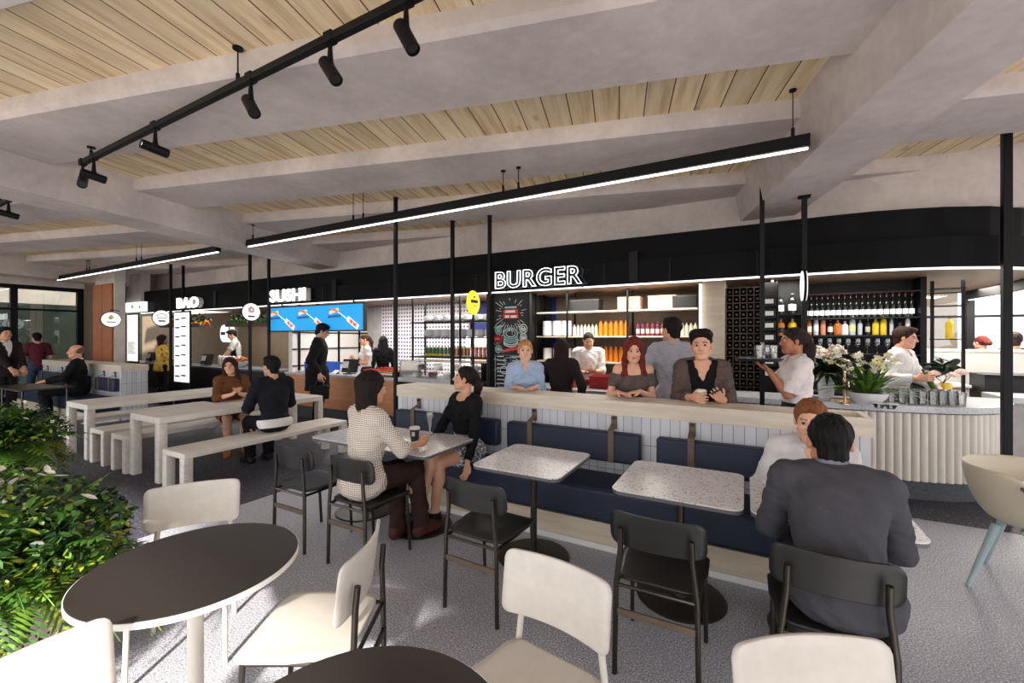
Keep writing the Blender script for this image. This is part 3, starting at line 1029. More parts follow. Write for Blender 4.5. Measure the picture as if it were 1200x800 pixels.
# ------------------------------------------------------------------ planters with ferns
def planter(x, y, r, h, lab, seed, fr, fh, nf, nl):
    rnd = random.Random(seed)
    t = thing('planter', lab, 'potted plant', (x, y, 0), 0, 'pebbled planters with ferns')
    MB().lathe([(r * .86, 0), (r * .95, .05), (r, h * .5), (r * .98, h - .03), (r * .97, h), (r * .9, h), (r * .88, h - .05), (0, h - .05)], 40).build('pot', 'pot', t)
    MB().ball((0, 0, h - .05), (r * .88, r * .88, .06), 20).build('soil', 'soil', t)
    fern = MB(); leaves = MB()
    for i in range(nf):                 # fern fronds: arched rib with paired leaflets
        az = rnd.uniform(0, 2 * pi); el = rnd.uniform(.15, 1.35)
        L = fr * rnd.uniform(.75, 1.15) * (1.15 - .25 * el)
        b = Vector((cos(az) * r * .55 * rnd.random(), sin(az) * r * .55 * rnd.random(), h - .03))
        d = Vector((cos(az) * cos(el), sin(az) * cos(el), sin(el)))
        up0 = Vector((0, 0, 1)); pts = []
        droop = rnd.uniform(.5, 1.3) * (1.0 if el > .7 else 1.5)
        for k in range(19):
            s = k / 18
            pts.append(b + d * (L * s) + Vector((0, 0, fh * .25 * s)) - Vector((0, 0, droop * L * s * s * .62)))
        sidev = d.cross(up0).normalized() if abs(d.z) < .99 else Vector((1, 0, 0))
        m = rnd.choice((0, 1, 1, 2, 2, 3)) if el < .7 else rnd.choice((0, 1, 1, 2, 4))
        for k in range(1, 19):
            p = pts[k]; tng = (pts[k] - pts[k - 1]).normalized()
            nrm = sidev.cross(tng).normalized()
            ll = L * .20 * (sin(pi * min(1, k / 19 + .12)) ** .7) * rnd.uniform(.85, 1.1)
            wd = L * .022
            for sg in (-1, 1):
                e = p + sidev * (sg * ll) + tng * (ll * .45) - nrm * (ll * -.05) - Vector((0, 0, ll * .25))
                q = (p + e) / 2 + nrm * .004
                fern.add([p - tng * wd * .5, q - tng * wd, e, q + tng * wd, p + tng * wd * .5], [(0, 1, 2, 3, 4)], m)
        fern.tube(pts[::2], .0022, 4, m)
    for i in range(nl):                 # broad leaves in a mound
        az = rnd.uniform(0, 2 * pi); rr = fr * .95 * sqrt(rnd.random())
        z = h + fh * rnd.uniform(.1, 1.0) * (1 - (rr / (fr * 1.05)) ** 2) ** .6 + .02
        c = Vector((cos(az) * rr, sin(az) * rr, z))
        s = rnd.uniform(.013, .030)
        M = Euler((rnd.uniform(-.9, .9), rnd.uniform(-.9, .9), rnd.uniform(0, 6.3))).to_matrix()
        m = rnd.choice((0, 0, 1, 1, 1, 2, 4, 3))
        sh = [(-1, 0, 0), (-.45, .42, .06), (.25, .44, .08), (1, 0, -.05), (.25, -.44, .08), (-.45, -.42, .06)]
        leaves.add([c + M @ (Vector(p) * s) for p in sh], [(0, 1, 2, 3), (0, 3, 4, 5)], m)
    for i in range(nf // 2):            # fronds hanging over the rim
        az = rnd.uniform(0, 6.283); L = fr * rnd.uniform(.5, .95)
        o2 = Vector((cos(az), sin(az), 0)); sidev = Vector((-sin(az), cos(az), 0))
        b = o2 * r * rnd.uniform(.7, .95) + Vector((0, 0, h + rnd.uniform(-.01, .05))); m = rnd.choice((2, 3, 1, 2, 1, 0)); pts = []
        sidev = (sidev + o2 * rnd.uniform(-.9, .9) + Vector((0, 0, rnd.uniform(-.5, .5)))).normalized(); dr = rnd.uniform(.75, 1.35); sw = rnd.uniform(-.3, .3)
        for k in range(17):
            s = k / 16
            pts.append(b + o2 * (L * .62 * (s - .35 * s * s)) + Vector((-o2.y, o2.x, 0)) * (sw * L * s) + Vector((0, 0, L * (.28 * s - dr * s * s))))
        for k in range(1, 17):
            p = pts[k]; tng = (pts[k] - pts[k - 1]).normalized()
            ll = L * .17 * (sin(pi * min(1, k / 17 + .14)) ** .7); wd = L * .02
            for sg in (-1, 1):
                e = p + sidev * (sg * ll) + tng * (ll * .5) - Vector((0, 0, ll * .12))
                q = (p + e) / 2 + o2 * .004
                fern.add([p - tng * wd * .5, q - tng * wd, e, q + tng * wd, p + tng * wd * .5], [(0, 1, 2, 3, 4)], m)
    mm = ['leaf0', 'leaf1', 'leaf2', 'leaf3', 'leaf4']
    fo = fern.build('fern_foliage', mm, t, smooth=0); fo['kind'] = 'stuff'
    fl = leaves.build('leafy_foliage', mm, t, smooth=0); fl['kind'] = 'stuff'
    fw = MB()
    for i in range(max(6, nl // 200)):  # white flower spathes
        az = rnd.uniform(0, 2 * pi); rr = fr * .85 * sqrt(rnd.random())
        z = h + fh * (1 - (rr / (fr * 1.05)) ** 2) ** .6 + .03
        c = Vector((cos(az) * rr, sin(az) * rr, z)); s = rnd.uniform(.02, .034)
        M = Euler((rnd.uniform(-.6, .6), rnd.uniform(-.6, .6), rnd.uniform(0, 6.3))).to_matrix()
        sh = [(-1, 0, .1), (-.3, .5, .1), (.4, .4, .05), (1.1, 0, -.1), (.4, -.4, .05), (-.3, -.5, .1), (0, 0, -.08)]
        fw.add([c + M @ (Vector(p) * s) for p in sh], [(0, 1, 6), (1, 2, 6), (2, 3, 6), (3, 4, 6), (4, 5, 6), (5, 0, 6)])
    f = fw.build('white_flowers', 'petal', t, smooth=0); f['kind'] = 'stuff'


planter(-2.33, 1.83, .36, .56, 'pebbled planter overflowing with sunlit ferns and white flowers, beside the round table', 3, .56, .42, 170, 4200)
planter(-4.95, 4.0, .40, .55, 'pebbled planter with darker ferns, further off beside the dark tables', 8, .62, .42, 150, 2600)
# ================================================================== signs and screens
def fit_text(name, txt, mat, w, h, depth, parent, loc, outline=0, spacing=1.0, bold=0):
    me = text_mesh(txt, 1.0, extrude=.05, bevel=outline, outline=bool(outline), spacing=spacing, bold=bold)
    xs = [v.co.x for v in me.vertices]; ys = [v.co.y for v in me.vertices]; zs = [v.co.z for v in me.vertices]
    x0, x1, z0, z1, y0, y1 = min(xs), max(xs), min(zs), max(zs), min(ys), max(ys)
    for v in me.vertices:
        v.co = ((v.co.x - x0) / (x1 - x0) * w, (v.co.y - y0) / (y1 - y0) * depth, (v.co.z - z0) / (z1 - z0) * h)
    me.name = name
    me.materials.clear(); me.materials.append(MT[mat])
    return link(name, me, parent, loc, 0)


def letter_sign(lab, txt, u0, u1, z0, z1, v, neon=False):
    t = thing('lettered_sign', lab, 'sign', W(u0, v, z0), TH)
    if neon:
        fit_text('neon_outline', txt, 'neon', u1 - u0 - .07, z1 - z0, .018, t, (0, 0, 0), outline=.013, spacing=1.10, bold=.02)
        fit_text('letter_backing', txt, 'grey_paint', u1 - u0 - .07, z1 - z0, .05, t, (.035, .06, 0), outline=.008, spacing=1.10, bold=.02)
    else:
        fit_text('letter_faces', txt, 'neon', u1 - u0 - .06, z1 - z0, .014, t, (0, 0, 0), spacing=1.04, bold=.03)
        fit_text('letter_backing', txt, 'white_paint', u1 - u0 - .06, z1 - z0, .10, t, (.004, .016, 0), spacing=1.04, bold=.03)
    MB().box(0, u1 - u0, .112, .124, .03, .05).box(0, u1 - u0, .112, .124, z1 - z0 - .06, z1 - z0 - .04).box(.1, .115, .112, .15, -.03, .05).box(u1 - u0 - .115, u1 - u0 - .1, .112, .15, -.03, .05).build('mounting_rail', 'black_metal', t)


letter_sign('white neon outline sign reading BURGER above the chalkboard menu', 'BURGER', -2.95, -1.66, 2.245, 2.475, 4.9, True)
letter_sign('solid white lit sign reading SUSHI above the blue screen', 'SUSHI', -7.95, -6.85, 2.26, 2.49, 4.9)
letter_sign('solid white lit sign reading BAO above the tall price board', 'BAO', -11.5, -10.5, 2.26, 2.50, 4.9)
t = thing('light_box_sign', 'plain white lit box sign with two dark dots at the far end shop', 'sign', W(-13.9, 4.92, 2.25), TH)
MB().box(-.66, .66, 0, .1, 0, .25).build('box', 'sign_white', t, bevel=.006)
MB().cyl((.08, -.004, .13), (.08, .0, .13), .035, n=12).cyl((.5, -.004, .11), (.5, 0, .11), .03, n=12).build('dark_dot', 'ink', t)
MB().box(-.6, .6, .1, .14, .1, .14).build('mounting_rail', 'black_metal', t)


def blade_sign(u, v, z, rx, rz_, face, lab, emblem, arm=(0, .18), pole=None):
    """double-faced oval sign whose faces look along the shop fronts"""
    t = thing('blade_sign', lab, 'sign', W(u, v, z), TH, 'round blade signs of the shops')
    n = 32
    f = MB(); rim = MB()
    ring = [(cos(2 * pi * i / n) * rx, sin(2 * pi * i / n) * rz_) for i in range(n)]
    f.prism(ring, -.018, .018, ax='x').build('lit_face', face, t)
    rim.tube([(0, a * 1.03, b * 1.03) for a, b in ring], .012, 6, closed=True).build('rim', 'black_metal' if face == 'sign_white' else 'sign_yellow', t)
    e = MB()
    for sx in (.0195, -.0195):
        a, b = min(sx, sx * 1.06), max(sx, sx * 1.06)
        if emblem == 'rosette':
            for k in range(3):
                r0 = (.35 - .1 * k) * rx
                e.tube([(sx, cos(2 * pi * i / 16) * r0, .25 * rz_ + sin(2 * pi * i / 16) * r0) for i in range(16)], .006, 4, closed=True)
            e.box(a, b, -.4 * rx, .4 * rx, -.62 * rz_, -.42 * rz_, 1)
        elif emblem == 'bun':
            e.tube([(sx, cos(pi * i / 12) * .55 * rx, .12 * rz_ + sin(pi * i / 12) * .45 * rz_) for i in range(13)], .007, 4, m=1)
            e.tube([(sx, (-.55 + 1.1 * i / 10) * rx, (-.05 + .1 * (i % 2)) * rz_) for i in range(11)], .007, 4, m=1)
            e.box(a, b, -.4 * rx, .4 * rx, -.5 * rz_, -.3 * rz_, 1)
        elif emblem == 'wheat':
            for k in range(5):
                e.ball((sx, (-.16 + .16 * (k % 3)) * rx, (.15 + .18 * (k // 2)) * rz_), (.004, .13 * rx, .14 * rz_), 8)
            e.box(a, b, -.5 * rx, .5 * rx, -.42 * rz_, -.28 * rz_, 1)
        elif emblem == 'band':
            e.box(a, b, -.62 * rx, .62 * rx, -.02 * rz_, .26 * rz_, 1)
            e.ball((sx, 0, .52 * rz_), (.004, .16 * rx, .12 * rz_), 8, 1)
            e.box(a, b, -.4 * rx, .4 * rx, -.3 * rz_, -.24 * rz_, 1)
    if e.v:
        e.build('emblem', [{'rosette': 'red', 'bun': 'ink', 'wheat': 'gold_liq', 'band': 'ink'}[emblem], 'ink'], t)
    br = MB()
    if pole:
        br.cyl((0, 0, -rz_ - .01), (0, 0, -pole), .016, n=10).cyl((0, 0, -pole), (0, 0, -pole + .01), .08, n=16)
    else:
        br.tube([(0, 0, rz_ + .01), (0, 0, rz_ + .06), (arm[0], arm[1], rz_ + .06)], .01, 6)
    br.build('pole' if pole else 'bracket', 'black_metal', t)


blade_sign(-3.23, 4.8, 2.065, .135, .15, 'sign_yellow', 'yellow oval sign on a pole beside the chalkboard menu', 'band', pole=2.065)
blade_sign(-8.42, 4.82, 2.09, .165, .165, 'sign_white', 'round white sign with a pink rosette emblem by the sushi screen', 'rosette')
blade_sign(-12.02, 4.82, 2.05, .175, .175, 'sign_white', 'round white sign with a bun emblem by the price board', 'bun')
blade_sign(-12.6, 4.1, 2.0, .17, .16, 'sign_white', 'oval white sign with a yellow emblem before the orange-brown column cladding', 'wheat', arm=(-.44, .3))
blade_sign(.475, 4.82, 2.08, .14, .14, 'sign_white', 'round white sign seen edge-on against the post by the bar', None, arm=(0, .12))

# sushi screen
t = thing('menu_screen', 'wide blue screen with pictures of sushi over the wooden counter', 'screen', W(-6.8, 4.98, 1.72), TH)
MB().box(-1.3, 1.3, 0, .06, -.02, .46).build('casing', 'black_plastic', t)
sc = MB().box(-1.27, 1.27, -.004, 0, .005, .435).build('screen_face', 'screen_blue', t)
pic = MB()
for k, x in enumerate((-.98, -.14, .70)):
    def par(cx, cz, w, h, a, m, y=-.008):
        c, s_ = cos(a), sin(a)
        q = [(cx + c * p - s_ * r, cz + s_ * p + c * r) for p, r in ((-w, -h), (w, -h), (w, h), (-w, h))]
        pic.prism(q, y, y + .003, m, ax='y')
    par(x - .12, .24, .17, .022, .05, 1)
    par(x - .13, .33, .12, .026, .25, 2); par(x - .11, .345, .09, .016, -.3, 0, -.010)
    par(x + .10, .245, .2, .007, -.5, 3, -.009)
    par(x + .34, .12, .15, .045, -.55, 3, -.011); par(x + .345, .12, .115, .030, -.55, 0, -.013)
    for j in range(3):
        par(x + .265 + .08 * j, .165 - .05 * j, .006, .028, -.55, 3, -.015)
pic.build('picture', ['screen_orange', 'screen_dark', 'screen_pink', 'screen_white'], sc)
MB().box(-1.0, -.96, .06, .1, .3, .52).box(.96, 1.0, .06, .1, .3, .52).build('bracket', 'black_metal', t)

# price boards
t = thing('price_board', 'tall white price board with two columns of black lines', 'menu board', W(-11.3, 4.9, .58), TH)
MB().box(-.31, .31, 0, .03, 0, 1.58).build('panel', 'sign_white', t)
m = MB()
for i, z in enumerate((.13, .36, .60, .82, 1.03, 1.24, 1.43)):
    m.box(-.26, -.06, -.003, 0, z - .018, z + .014).box(.02, .22, -.003, 0, z + .005, z + .037)
m.build('printed_lines', 'ink', t)
MB().box(-.34, .34, .03, .06, -.58, 1.62).build('stand', 'black_metal', t)
t = thing('menu_sign', 'narrow white menu panel with pale yellow lines at the far end shop', 'menu board', W(-14.0, 4.97, .98), TH)
MB().box(-.27, .27, 0, .03, 0, 1.2).build('panel', 'sign_white', t)
m = MB()
for i in range(8):
    m.box(-.2, .2 - .05 * (i % 3), -.003, 0, .2 + .04 * i, .215 + .04 * i)
m.build('printed_lines', 'gold_liq', t)
MB().box(-.3, .3, .03, .05, -.98, 1.24).build('stand', 'black_metal', t)

# chalkboard menu
t = thing('chalkboard_menu', 'black chalkboard menu with white and red drawings under the neon sign', 'menu board', W(-2.75, 4.98, .86), TH)
MB().box(-.27, .27, 0, .04, 0, 1.29).build('board', 'black_matt', t)
MB().box(-.285, -.265, -.01, .05, -.86, 1.31).box(.265, .285, -.01, .05, -.86, 1.31).box(-.285, .285, -.01, .05, 1.29, 1.32).box(-.285, .285, -.01, .05, -.02, 0).build('frame', 'black_metal', t)
ch = MB(); rnd = random.Random(5)
cz = 1.06
for i in range(34):                         # chalk rays round the heading
    a = 2 * pi * i / 34
    r0, r1 = .15 + .02 * (i % 2), .2 + .045 * ((i * 7) % 3)
    p, q = (cos(a) * r0 * .95, cz + sin(a) * r0), (cos(a) * r1 * .95, cz + sin(a) * r1)
    if abs(q[0]) < .25 and q[1] < 1.28:
        ch.tube([(p[0], -.003, p[1]), (q[0], -.003, q[1])], .004, 4)
for z0, z1, w in ((.99, 1.045, .115), (1.055, 1.11, .11)):
    ch.box(-w, w, -.004, 0, z0, z1, 1)
ch.box(-.09, .09, -.004, 0, 1.125, 1.15, 2).box(-.085, -.02, -.006, -.004, 1.0, 1.035, 0).box(.0, .09, -.006, -.004, 1.0, 1.03, 0).box(-.08, .07, -.006, -.004, 1.066, 1.098, 0)


def loop(cx, cz, rx, rz_, m=0, w=.006, a0=0, a1=2 * pi):
    ch.tube([(cx + cos(a0 + (a1 - a0) * i / 18) * rx, -.003, cz + sin(a0 + (a1 - a0) * i / 18) * rz_) for i in range(19)], w, 4, m)


loop(0, .79, .105, .07, 2, .010); loop(0, .79, .07, .045, 0, .006)
for z in (.745, .72, .69, .665):
    loop(0, z, .105, .05, 2 if z > .7 else 0, .008, pi, 2 * pi)
ch.prism([(-.14, .53), (.10, .575), (.13, .605), (.06, .62), (-.12, .565)], -.005, 0, 1, ax='y')
for cx, cz_, r, m in ((-.19, .72, .06, 1), (-.19, .83, .05, 2), (.19, .85, .06, 0), (.19, .74, .05, 0), (.19, .63, .05, 0), (-.19, .58, .05, 2)):
    loop(cx, cz_, r * .9, r, m, .007); loop(cx, cz_, r * .45, r * .5, m, .006)
    ch.box(cx - r * .6, cx + r * .6, -.004, 0, cz_ - r * .2, cz_ + r * .15, m)
for r in range(9):
    for c in range(2):
        z = .06 + r * .052
        ch.box(-.21 + c * .23, -.21 + c * .23 + rnd.uniform(.1, .18), -.004, 0, z, z + .011)
loop(.0, .43, .11, .04, 2, .006); loop(-.1, .3, .06, .05, 0, .006); loop(.12, .22, .06, .05, 0, .006)
for i in range(46):                         # small chalk squiggles round the drawings
    x, z = rnd.choice((-1, 1)) * rnd.uniform(.13, .24), rnd.uniform(.04, .92)
    ch.tube([(x + .018 * k, -.003, z + .012 * sin(k * 2.2 + i)) for k in range(-2, 3)], .004, 4, rnd.choice((0, 0, 0, 2)))
for x in (-.24, .0):
    ch.tube([(x, -.003, .04), (x, -.003, .5), (x + .24, -.003, .5), (x + .24, -.003, .04)], .003, 4, 0, closed=True)
ch.build('chalk_drawings', ['chalk', 'red', 'teal'], t)


# ================================================================== counters
def counter(lab, u0, u1, v0, v1, front, top, h=.9, name='shop_counter'):
    t = thing(name, lab, 'counter', W((u0 + u1) / 2, v0, 0), TH, 'shop counters')
    w = (u1 - u0) / 2; d = v1 - v0
    MB().box(-w + .03, w - .03, .08, d - .02, 0, .25).build('plinth', 'plinth', t)
    MB().box(-w, w, .015, d, .25, h - .045).build('front_panel', front, t, bevel=.003)
    MB().box(-w - .01, w + .01, -.01, d + .01, h - .0445, h).build('worktop', top, t, bevel=.004)
    return t


counter('tan wooden sushi counter behind the customer in the black coat', -8.24, -5.24, 5.4, 6.0, 'counter_wood', 'bar_top')
counter('dark counter under the fridge display of salads', -5.18, -3.5, 5.4, 6.0, 'black_matt', 'steel')
counter('grey steel burger counter behind the people leaning on the low wall', -3.2, -.6, 5.4, 6.0, 'grey_paint', 'steel')
counter('dark bao counter below the baker in the apron', -12.3, -8.5, 5.4, 6.0, 'black_matt', 'grey_paint')
counter('dark far counter behind the customer in yellow', -16, -12.5, 5.4, 6.0, 'black_matt', 'grey_paint')


def pos_screen(u, v, z, lab, rz=.25):
    t = thing('till_screen', lab, 'till', W(u, v, z), TH + rz, 'black till screens')
    M = Matrix.Rotation(-.3, 4, 'X')
    MB().box(-.17, .17, -.012, .012, .03, .29, M=M).build('screen', 'black_plastic', t, bevel=.004)
    MB().box(-.1, .1, -.06, .09, 0, .018).box(-.03, .03, .0, .03, .018, .12).build('stand', 'black_plastic', t, bevel=.004)
    MB().box(-.16, -.03, -.002, .004, .12, .25, M=Matrix.Translation((0, -.025, 0)) @ M).build('white_sticker', 'paper', t)


pos_screen(-6.62, 5.62, .9, 'black till screen with a white sticker on the wooden sushi counter')
pos_screen(-11.75, 5.62, .9, 'black till screen on the dark bao counter')
pos_screen(-14.7, 5.62, .9, 'black till screen on the far counter near the customer in yellow')
t = thing('card_reader', 'small white and black card reader on the sushi counter by the till', 'card reader', W(-6.9, 5.55, .9), TH + .3)
MB().box(-.045, .045, -.07, .07, .02, .05, M=Matrix.Rotation(.4, 4, 'X')).build('body', 'paper', t, bevel=.01)
MB().box(-.05, .05, -.04, .05, 0, .02).build('base', 'black_plastic', t)


def crate(u, v, z, w, d, h, mat, lab, cat='crate', rz=0):
    t = thing('crate', lab, cat, W(u, v, z), TH + rz)
    b = MB()
    k = .012
    b.box(-w / 2, w / 2, -d / 2, d / 2, 0, k)
    b.box(-w / 2, w / 2, -d / 2, -d / 2 + k, k, h).box(-w / 2, w / 2, d / 2 - k, d / 2, k, h).box(-w / 2, -w / 2 + k, -d / 2 + k, d / 2 - k, k, h).box(w / 2 - k, w / 2, -d / 2 + k, d / 2 - k, k, h)
    b.build('box', mat, t, bevel=.003)
    MB().box(-w / 2 - .008, w / 2 + .008, -d / 2 - .008, -d / 2 - .0005, h - .025, h).box(-w / 2 - .008, w / 2 + .008, d / 2 + .0005, d / 2 + .008, h - .025, h).build('rim', mat, t, bevel=.002)


crate(-7.55, 5.75, .9, .62, .36, .2, 'blue_plastic', 'blue plastic crate on the end of the wooden sushi counter')
crate(-6.25, 5.85, .9, .24, .2, .09, 'red_plastic', 'small red box on the sushi counter before the woman in white')
crate(-1.70, 5.82, .9, .40, .28, .17, 'red_plastic', 'long red crate on the burger counter beside the cook in white')
crate(-2.20, 5.72, .9, .20, .24, .10, 'red_plastic', 'small red tub on the burger counter under the cook in white')


# small bottles with red and white caps in a rack on the sushi counter
t = thing('bottle_rack', 'black wire rack of small sauce bottles on the sushi counter', 'rack', W(-5.58, 5.62, .9), TH)
MB().box(-.22, .22, -.14, .14, 0, .012).box(-.22, -.21, -.14, .14, .012, .09).box(.21, .22, -.14, .14, .012, .09).box(-.21, .21, -.14, -.13, .07, .08).box(-.21, .21, .13, .14, .07, .08).build('frame', 'black_metal', t)
proto = None
for r in range(3):
    for c in range(6):
        p = W(-5.58 - .175 + c * .07, 5.62 - .09 + r * .09, .9125)
        if proto is None:
            proto = thing('sauce_bottle', 'small sauce bottle with a red cap in the wire rack on the counter', 'bottle', p, TH, 'sauce bottles in the wire rack')
            MB().lathe([(0, 0), (.024, 0), (.026, .01), (.026, .085), (.014, .11), (.012, .12), (0, .12)], 12).build('body', 'amber', proto)
            MB().lathe([(0, .1205), (.016, .1205), (.016, .15), (0, .152)], 10).build('cap', 'red_plastic', proto)
            MB().lathe([(.0268, .025), (.0268, .07)], 12).build('label', 'paper', proto)
        else:
            dup(proto, p, TH, proto['label'], proto['group'])

# glass salad display on its counter
t = thing('glass_display_case', 'glass salad display case between the sushi counter and the yellow sign', 'display case', W(-4.34, 5.44, .9), TH)
MB().box(-.82, .82, 0, .012, .02, .30).box(-.82, .82, .012, .45, .30, .31).box(-.82, -.81, .012, .45, .02, .30).box(.81, .82, .012, .45, .02, .30).build('glazing', 'glass', t)
MB().box(-.83, .83, -.005, .5, 0, .02).box(-.83, -.80, .46, .5, .02, .32).box(.80, .83, .46, .5, .02, .32).build('frame', 'steel', t)
MB().box(-.80, .80, .12, .42, .155, .163).build('glass_shelf', 'pane', t)
rnd = random.Random(9)
for i in range(9):
    zz, u = ((.921, -4.34 - .66 + .33 * i) if i < 5 else (1.0635, -4.34 - .6 + .38 * (i - 5)))
    kinds = [('herb', 'bowl of green leaves'), ('red_prod', 'bowl of red chopped food'), ('paper', 'bowl of white food')]
    mt_, nm = kinds[i % 3]
    t = thing('salad_bowl', '%s, %s from the black post inside the glass display' % (nm, ('first', 'second', 'third', 'fourth', 'fifth', 'first (upper)', 'second (upper)', 'third (upper)', 'fourth (upper)')[i]), 'bowl', W(u, 5.72, zz), TH, 'bowls in the glass display')
    MB().lathe([(0, 0), (.06, 0), (.085, .05), (.09, .07), (.083, .07), (.078, .05), (0, .02)], 18).build('dish', 'black_plastic' if i % 2 else 'ceramic', t)
    f = MB()
    for k in range(26):
        a, r = rnd.uniform(0, 6.3), .07 * sqrt(rnd.random())
        f.ball((cos(a) * r, sin(a) * r, .06 + rnd.uniform(0, .025)), rnd.uniform(.010, .02), 6)
    o = f.build('food', mt_, t); o['kind'] = 'stuff'


# ------------------------------------------------------------------ shelf racks
def rack(lab, u0, u1, v, d, zs, ups, board='black_metal', z1=2.36, r=.014):
    t = thing('shelf_rack', lab, 'shelf', W((u0 + u1) / 2, v, 0), TH, 'black steel shelf racks')
    w = (u1 - u0) / 2
    for x in ups:
        for y in (0, d):
            MB().box(x - (u0 + u1) / 2 - r, x - (u0 + u1) / 2 + r, y - r, y + r, 0, z1).build('upright', 'black_metal', t)
    for z in zs:
        MB().box(-w, w, -.004, d + .004, z - .022, z).build('shelf_board', board, t)
    return t


SGRP = {}


def row(kind, us, v, z, lab, grp, parts, cat='bottle', rz=0, jitter=0, seed=1):
    """identical things in a row: the first is built, the rest are copies"""
    rnd = random.Random(seed); first = None
    for u in us:
        p = W(u, v + rnd.uniform(-jitter, jitter), z)
        if first is None:
            first = thing(kind, lab, cat, p, TH + rz, grp)
            for nm, prof, n, mt_ in parts:
                MB().lathe(prof, n).build(nm, mt_, first)
        else:
            dup(first, p, TH + rz, lab, grp)


def bprof(r, h, neck=.35, nh=.28):
    return [(0, 0), (r * .95, 0), (r, h * .03), (r, h * (1 - nh) * .95), (r * .8, h * (1 - nh * .72)), (r * neck, h * (1 - nh * .5)), (r * neck, h * .97), (0, h * .97)]


def bottle_parts(r, h, body, cap, label=None, neck=.35, nh=.28):
    ps = [('body', bprof(r, h, neck, nh), 14, body), ('cap', [(0, h * .971), (r * neck * 1.15, h * .971), (r * neck * 1.15, h * 1.04), (0, h * 1.045)], 10, cap)]
    if label:
        ps.append(('label', [(r * 1.015, h * .18), (r * 1.015, h * .5)], 14, label))
    return ps


def lin(a, b, n):
    return [a + (b - a) * i / (n - 1) for i in range(n)]


# sushi / salad area
rack('black rack over the salad display holding bowls and cartons', -5.6, -3.55, 6.2, .36, (1.24, 1.60, 1.885), (-5.55, -4.45, -3.62))
row('food_carton', lin(-5.36, -4.82, 7), 6.38, 1.2415, 'dark green carton in the row above the salad display', 'green cartons above the salad display', [('box', [(0, 0), (.034, 0), (.034, .14), (.028, .17), (0, .17)], 4, 'herb'), ('band', [(.0345, .01), (.0345, .05)], 4, 'gold_liq')], 'carton', .785)
row('food_carton', lin(-4.72, -4.40, 5), 6.38, 1.2415, 'yellow and cream carton in the row above the salad display', 'yellow cartons above the salad display', [('box', [(0, 0), (.034, 0), (.034, .18), (0, .18)], 4, 'petal_yellow'), ('band', [(.0345, .03), (.0345, .15)], 4, 'amber')], 'carton', .785)
row('food_carton', lin(-4.31, -3.72, 8), 6.38, 1.2415, 'orange-brown carton in the row beside the yellow cartons', 'orange cartons above the salad display', [('box', [(0, 0), (.034, 0), (.034, .18), (0, .18)], 4, 'amber'), ('band', [(.0345, .05), (.0345, .12)], 4, 'salmon')], 'carton', .785)
bowl = [(0, 0), (.05, 0), (.085, .03), (.095, .055), (.09, .055), (.05, .012), (0, .012)]
bowls = lambda n: [(x, z) for k in range(n) for x, z in ((.055, .022 * k), (.095, .022 * k + .03))]
row('bowl_stack', lin(-5.3, -3.75, 9), 6.38, 1.602, 'stack of white bowls on the middle board over the salad display', 'white bowl stacks on the middle board', [('bowls', [(0, 0), (.05, 0)] + [p for k in range(5) for p in ((.088, .02 + .024 * k), (.096, .038 + .024 * k), (.088, .040 + .024 * k))] + [(.05, .145), (0, .145)], 18, 'ceramic')], 'bowls')
row('bowl_stack', lin(-5.3, -3.75, 8), 6.38, 1.887, 'low stack of white bowls on the top board over the salad display', 'white bowl stacks on the top board', [('bowls', [(0, 0), (.05, 0)] + [p for k in range(4) for p in ((.09, .02 + .024 * k), (.10, .038 + .024 * k), (.09, .040 + .024 * k))] + [(.05, .12), (0, .12)], 18, 'ceramic')], 'bowls')
t = thing('wall_poster', 'white poster with faint pictures behind the orange cartons', 'poster', W(-4.62, 7.5, .95), TH)
MB().box(-.62, .62, 0, .03, 0, .78).build('panel', 'sign_white', t)
MB().box(-.5, .45, -.004, 0, .08, .26).box(-.5, .1, -.004, 0, .4, .5).box(.2, .5, -.004, 0, .36, .6).build('faint_print', 'petal_pink', t)

# burger kitchen
rack('black rack of plates and bottles behind the burger counter', -3.22, -.58, 6.7, .36, (1.20, 1.62, 2.03), (-3.2, -2.62, -1.62, -.6), 'kraft')
plates = lambda n, r: [(0, 0), (r * .6, 0)] + [p for k in range(n) for p in ((r * .97, .012 + .017 * k), (r, .02 + .017 * k), (r * .97, .022 + .017 * k))] + [(r * .6, .017 * n + .008), (0, .017 * n + .008)]
row('plate_stack', (-3.06, -2.87, -2.7), 6.88, 1.622, 'tall stack of white plates on the upper board beside the chalkboard', 'plate stacks on the upper board', [('plates', plates(15, .088), 24, 'ceramic')], 'plates')
row('bowl_stack', (-3.06, -2.87, -2.7), 6.88, 1.202, 'stack of white bowls on the lower board beside the chalkboard', 'bowl stacks on the lower board', [('bowls', plates(12, .08), 24, 'ceramic')], 'bowls')
row('bottle', lin(-2.56, -2.18, 7), 6.88, 1.622, 'cream-coloured bottle on the upper board above the cook in white', 'cream bottles above the cook', bottle_parts(.026, .2, 'milk', 'black_plastic'))
row('bottle', lin(-2.10, -1.68, 6), 6.88, 1.622, 'bright orange bottle on the upper board of the burger rack', 'orange bottles on the upper board', bottle_parts(.036, .24, 'orange', 'amber', None, .6, .2))
row('bottle', lin(-2.10, -1.68, 6), 6.88, 1.202, 'bright orange bottle on the lower board of the burger rack', 'orange bottles on the lower board', bottle_parts(.036, .24, 'orange', 'amber', None, .6, .2))
row('bottle', lin(-1.50, -.98, 8), 6.88, 1.622, 'plum-red bottle on the upper board behind the man in the pale grey suit', 'plum bottles on the upper board', bottle_parts(.028, .22, 'plum', 'dark_glass', 'petal_pink'))
row('bottle', lin(-1.50, -.98, 8), 6.88, 1.202, 'plum-red bottle on the lower board behind the red-haired woman', 'plum bottles on the lower board', bottle_parts(.028, .22, 'plum', 'dark_glass', 'petal_pink'))
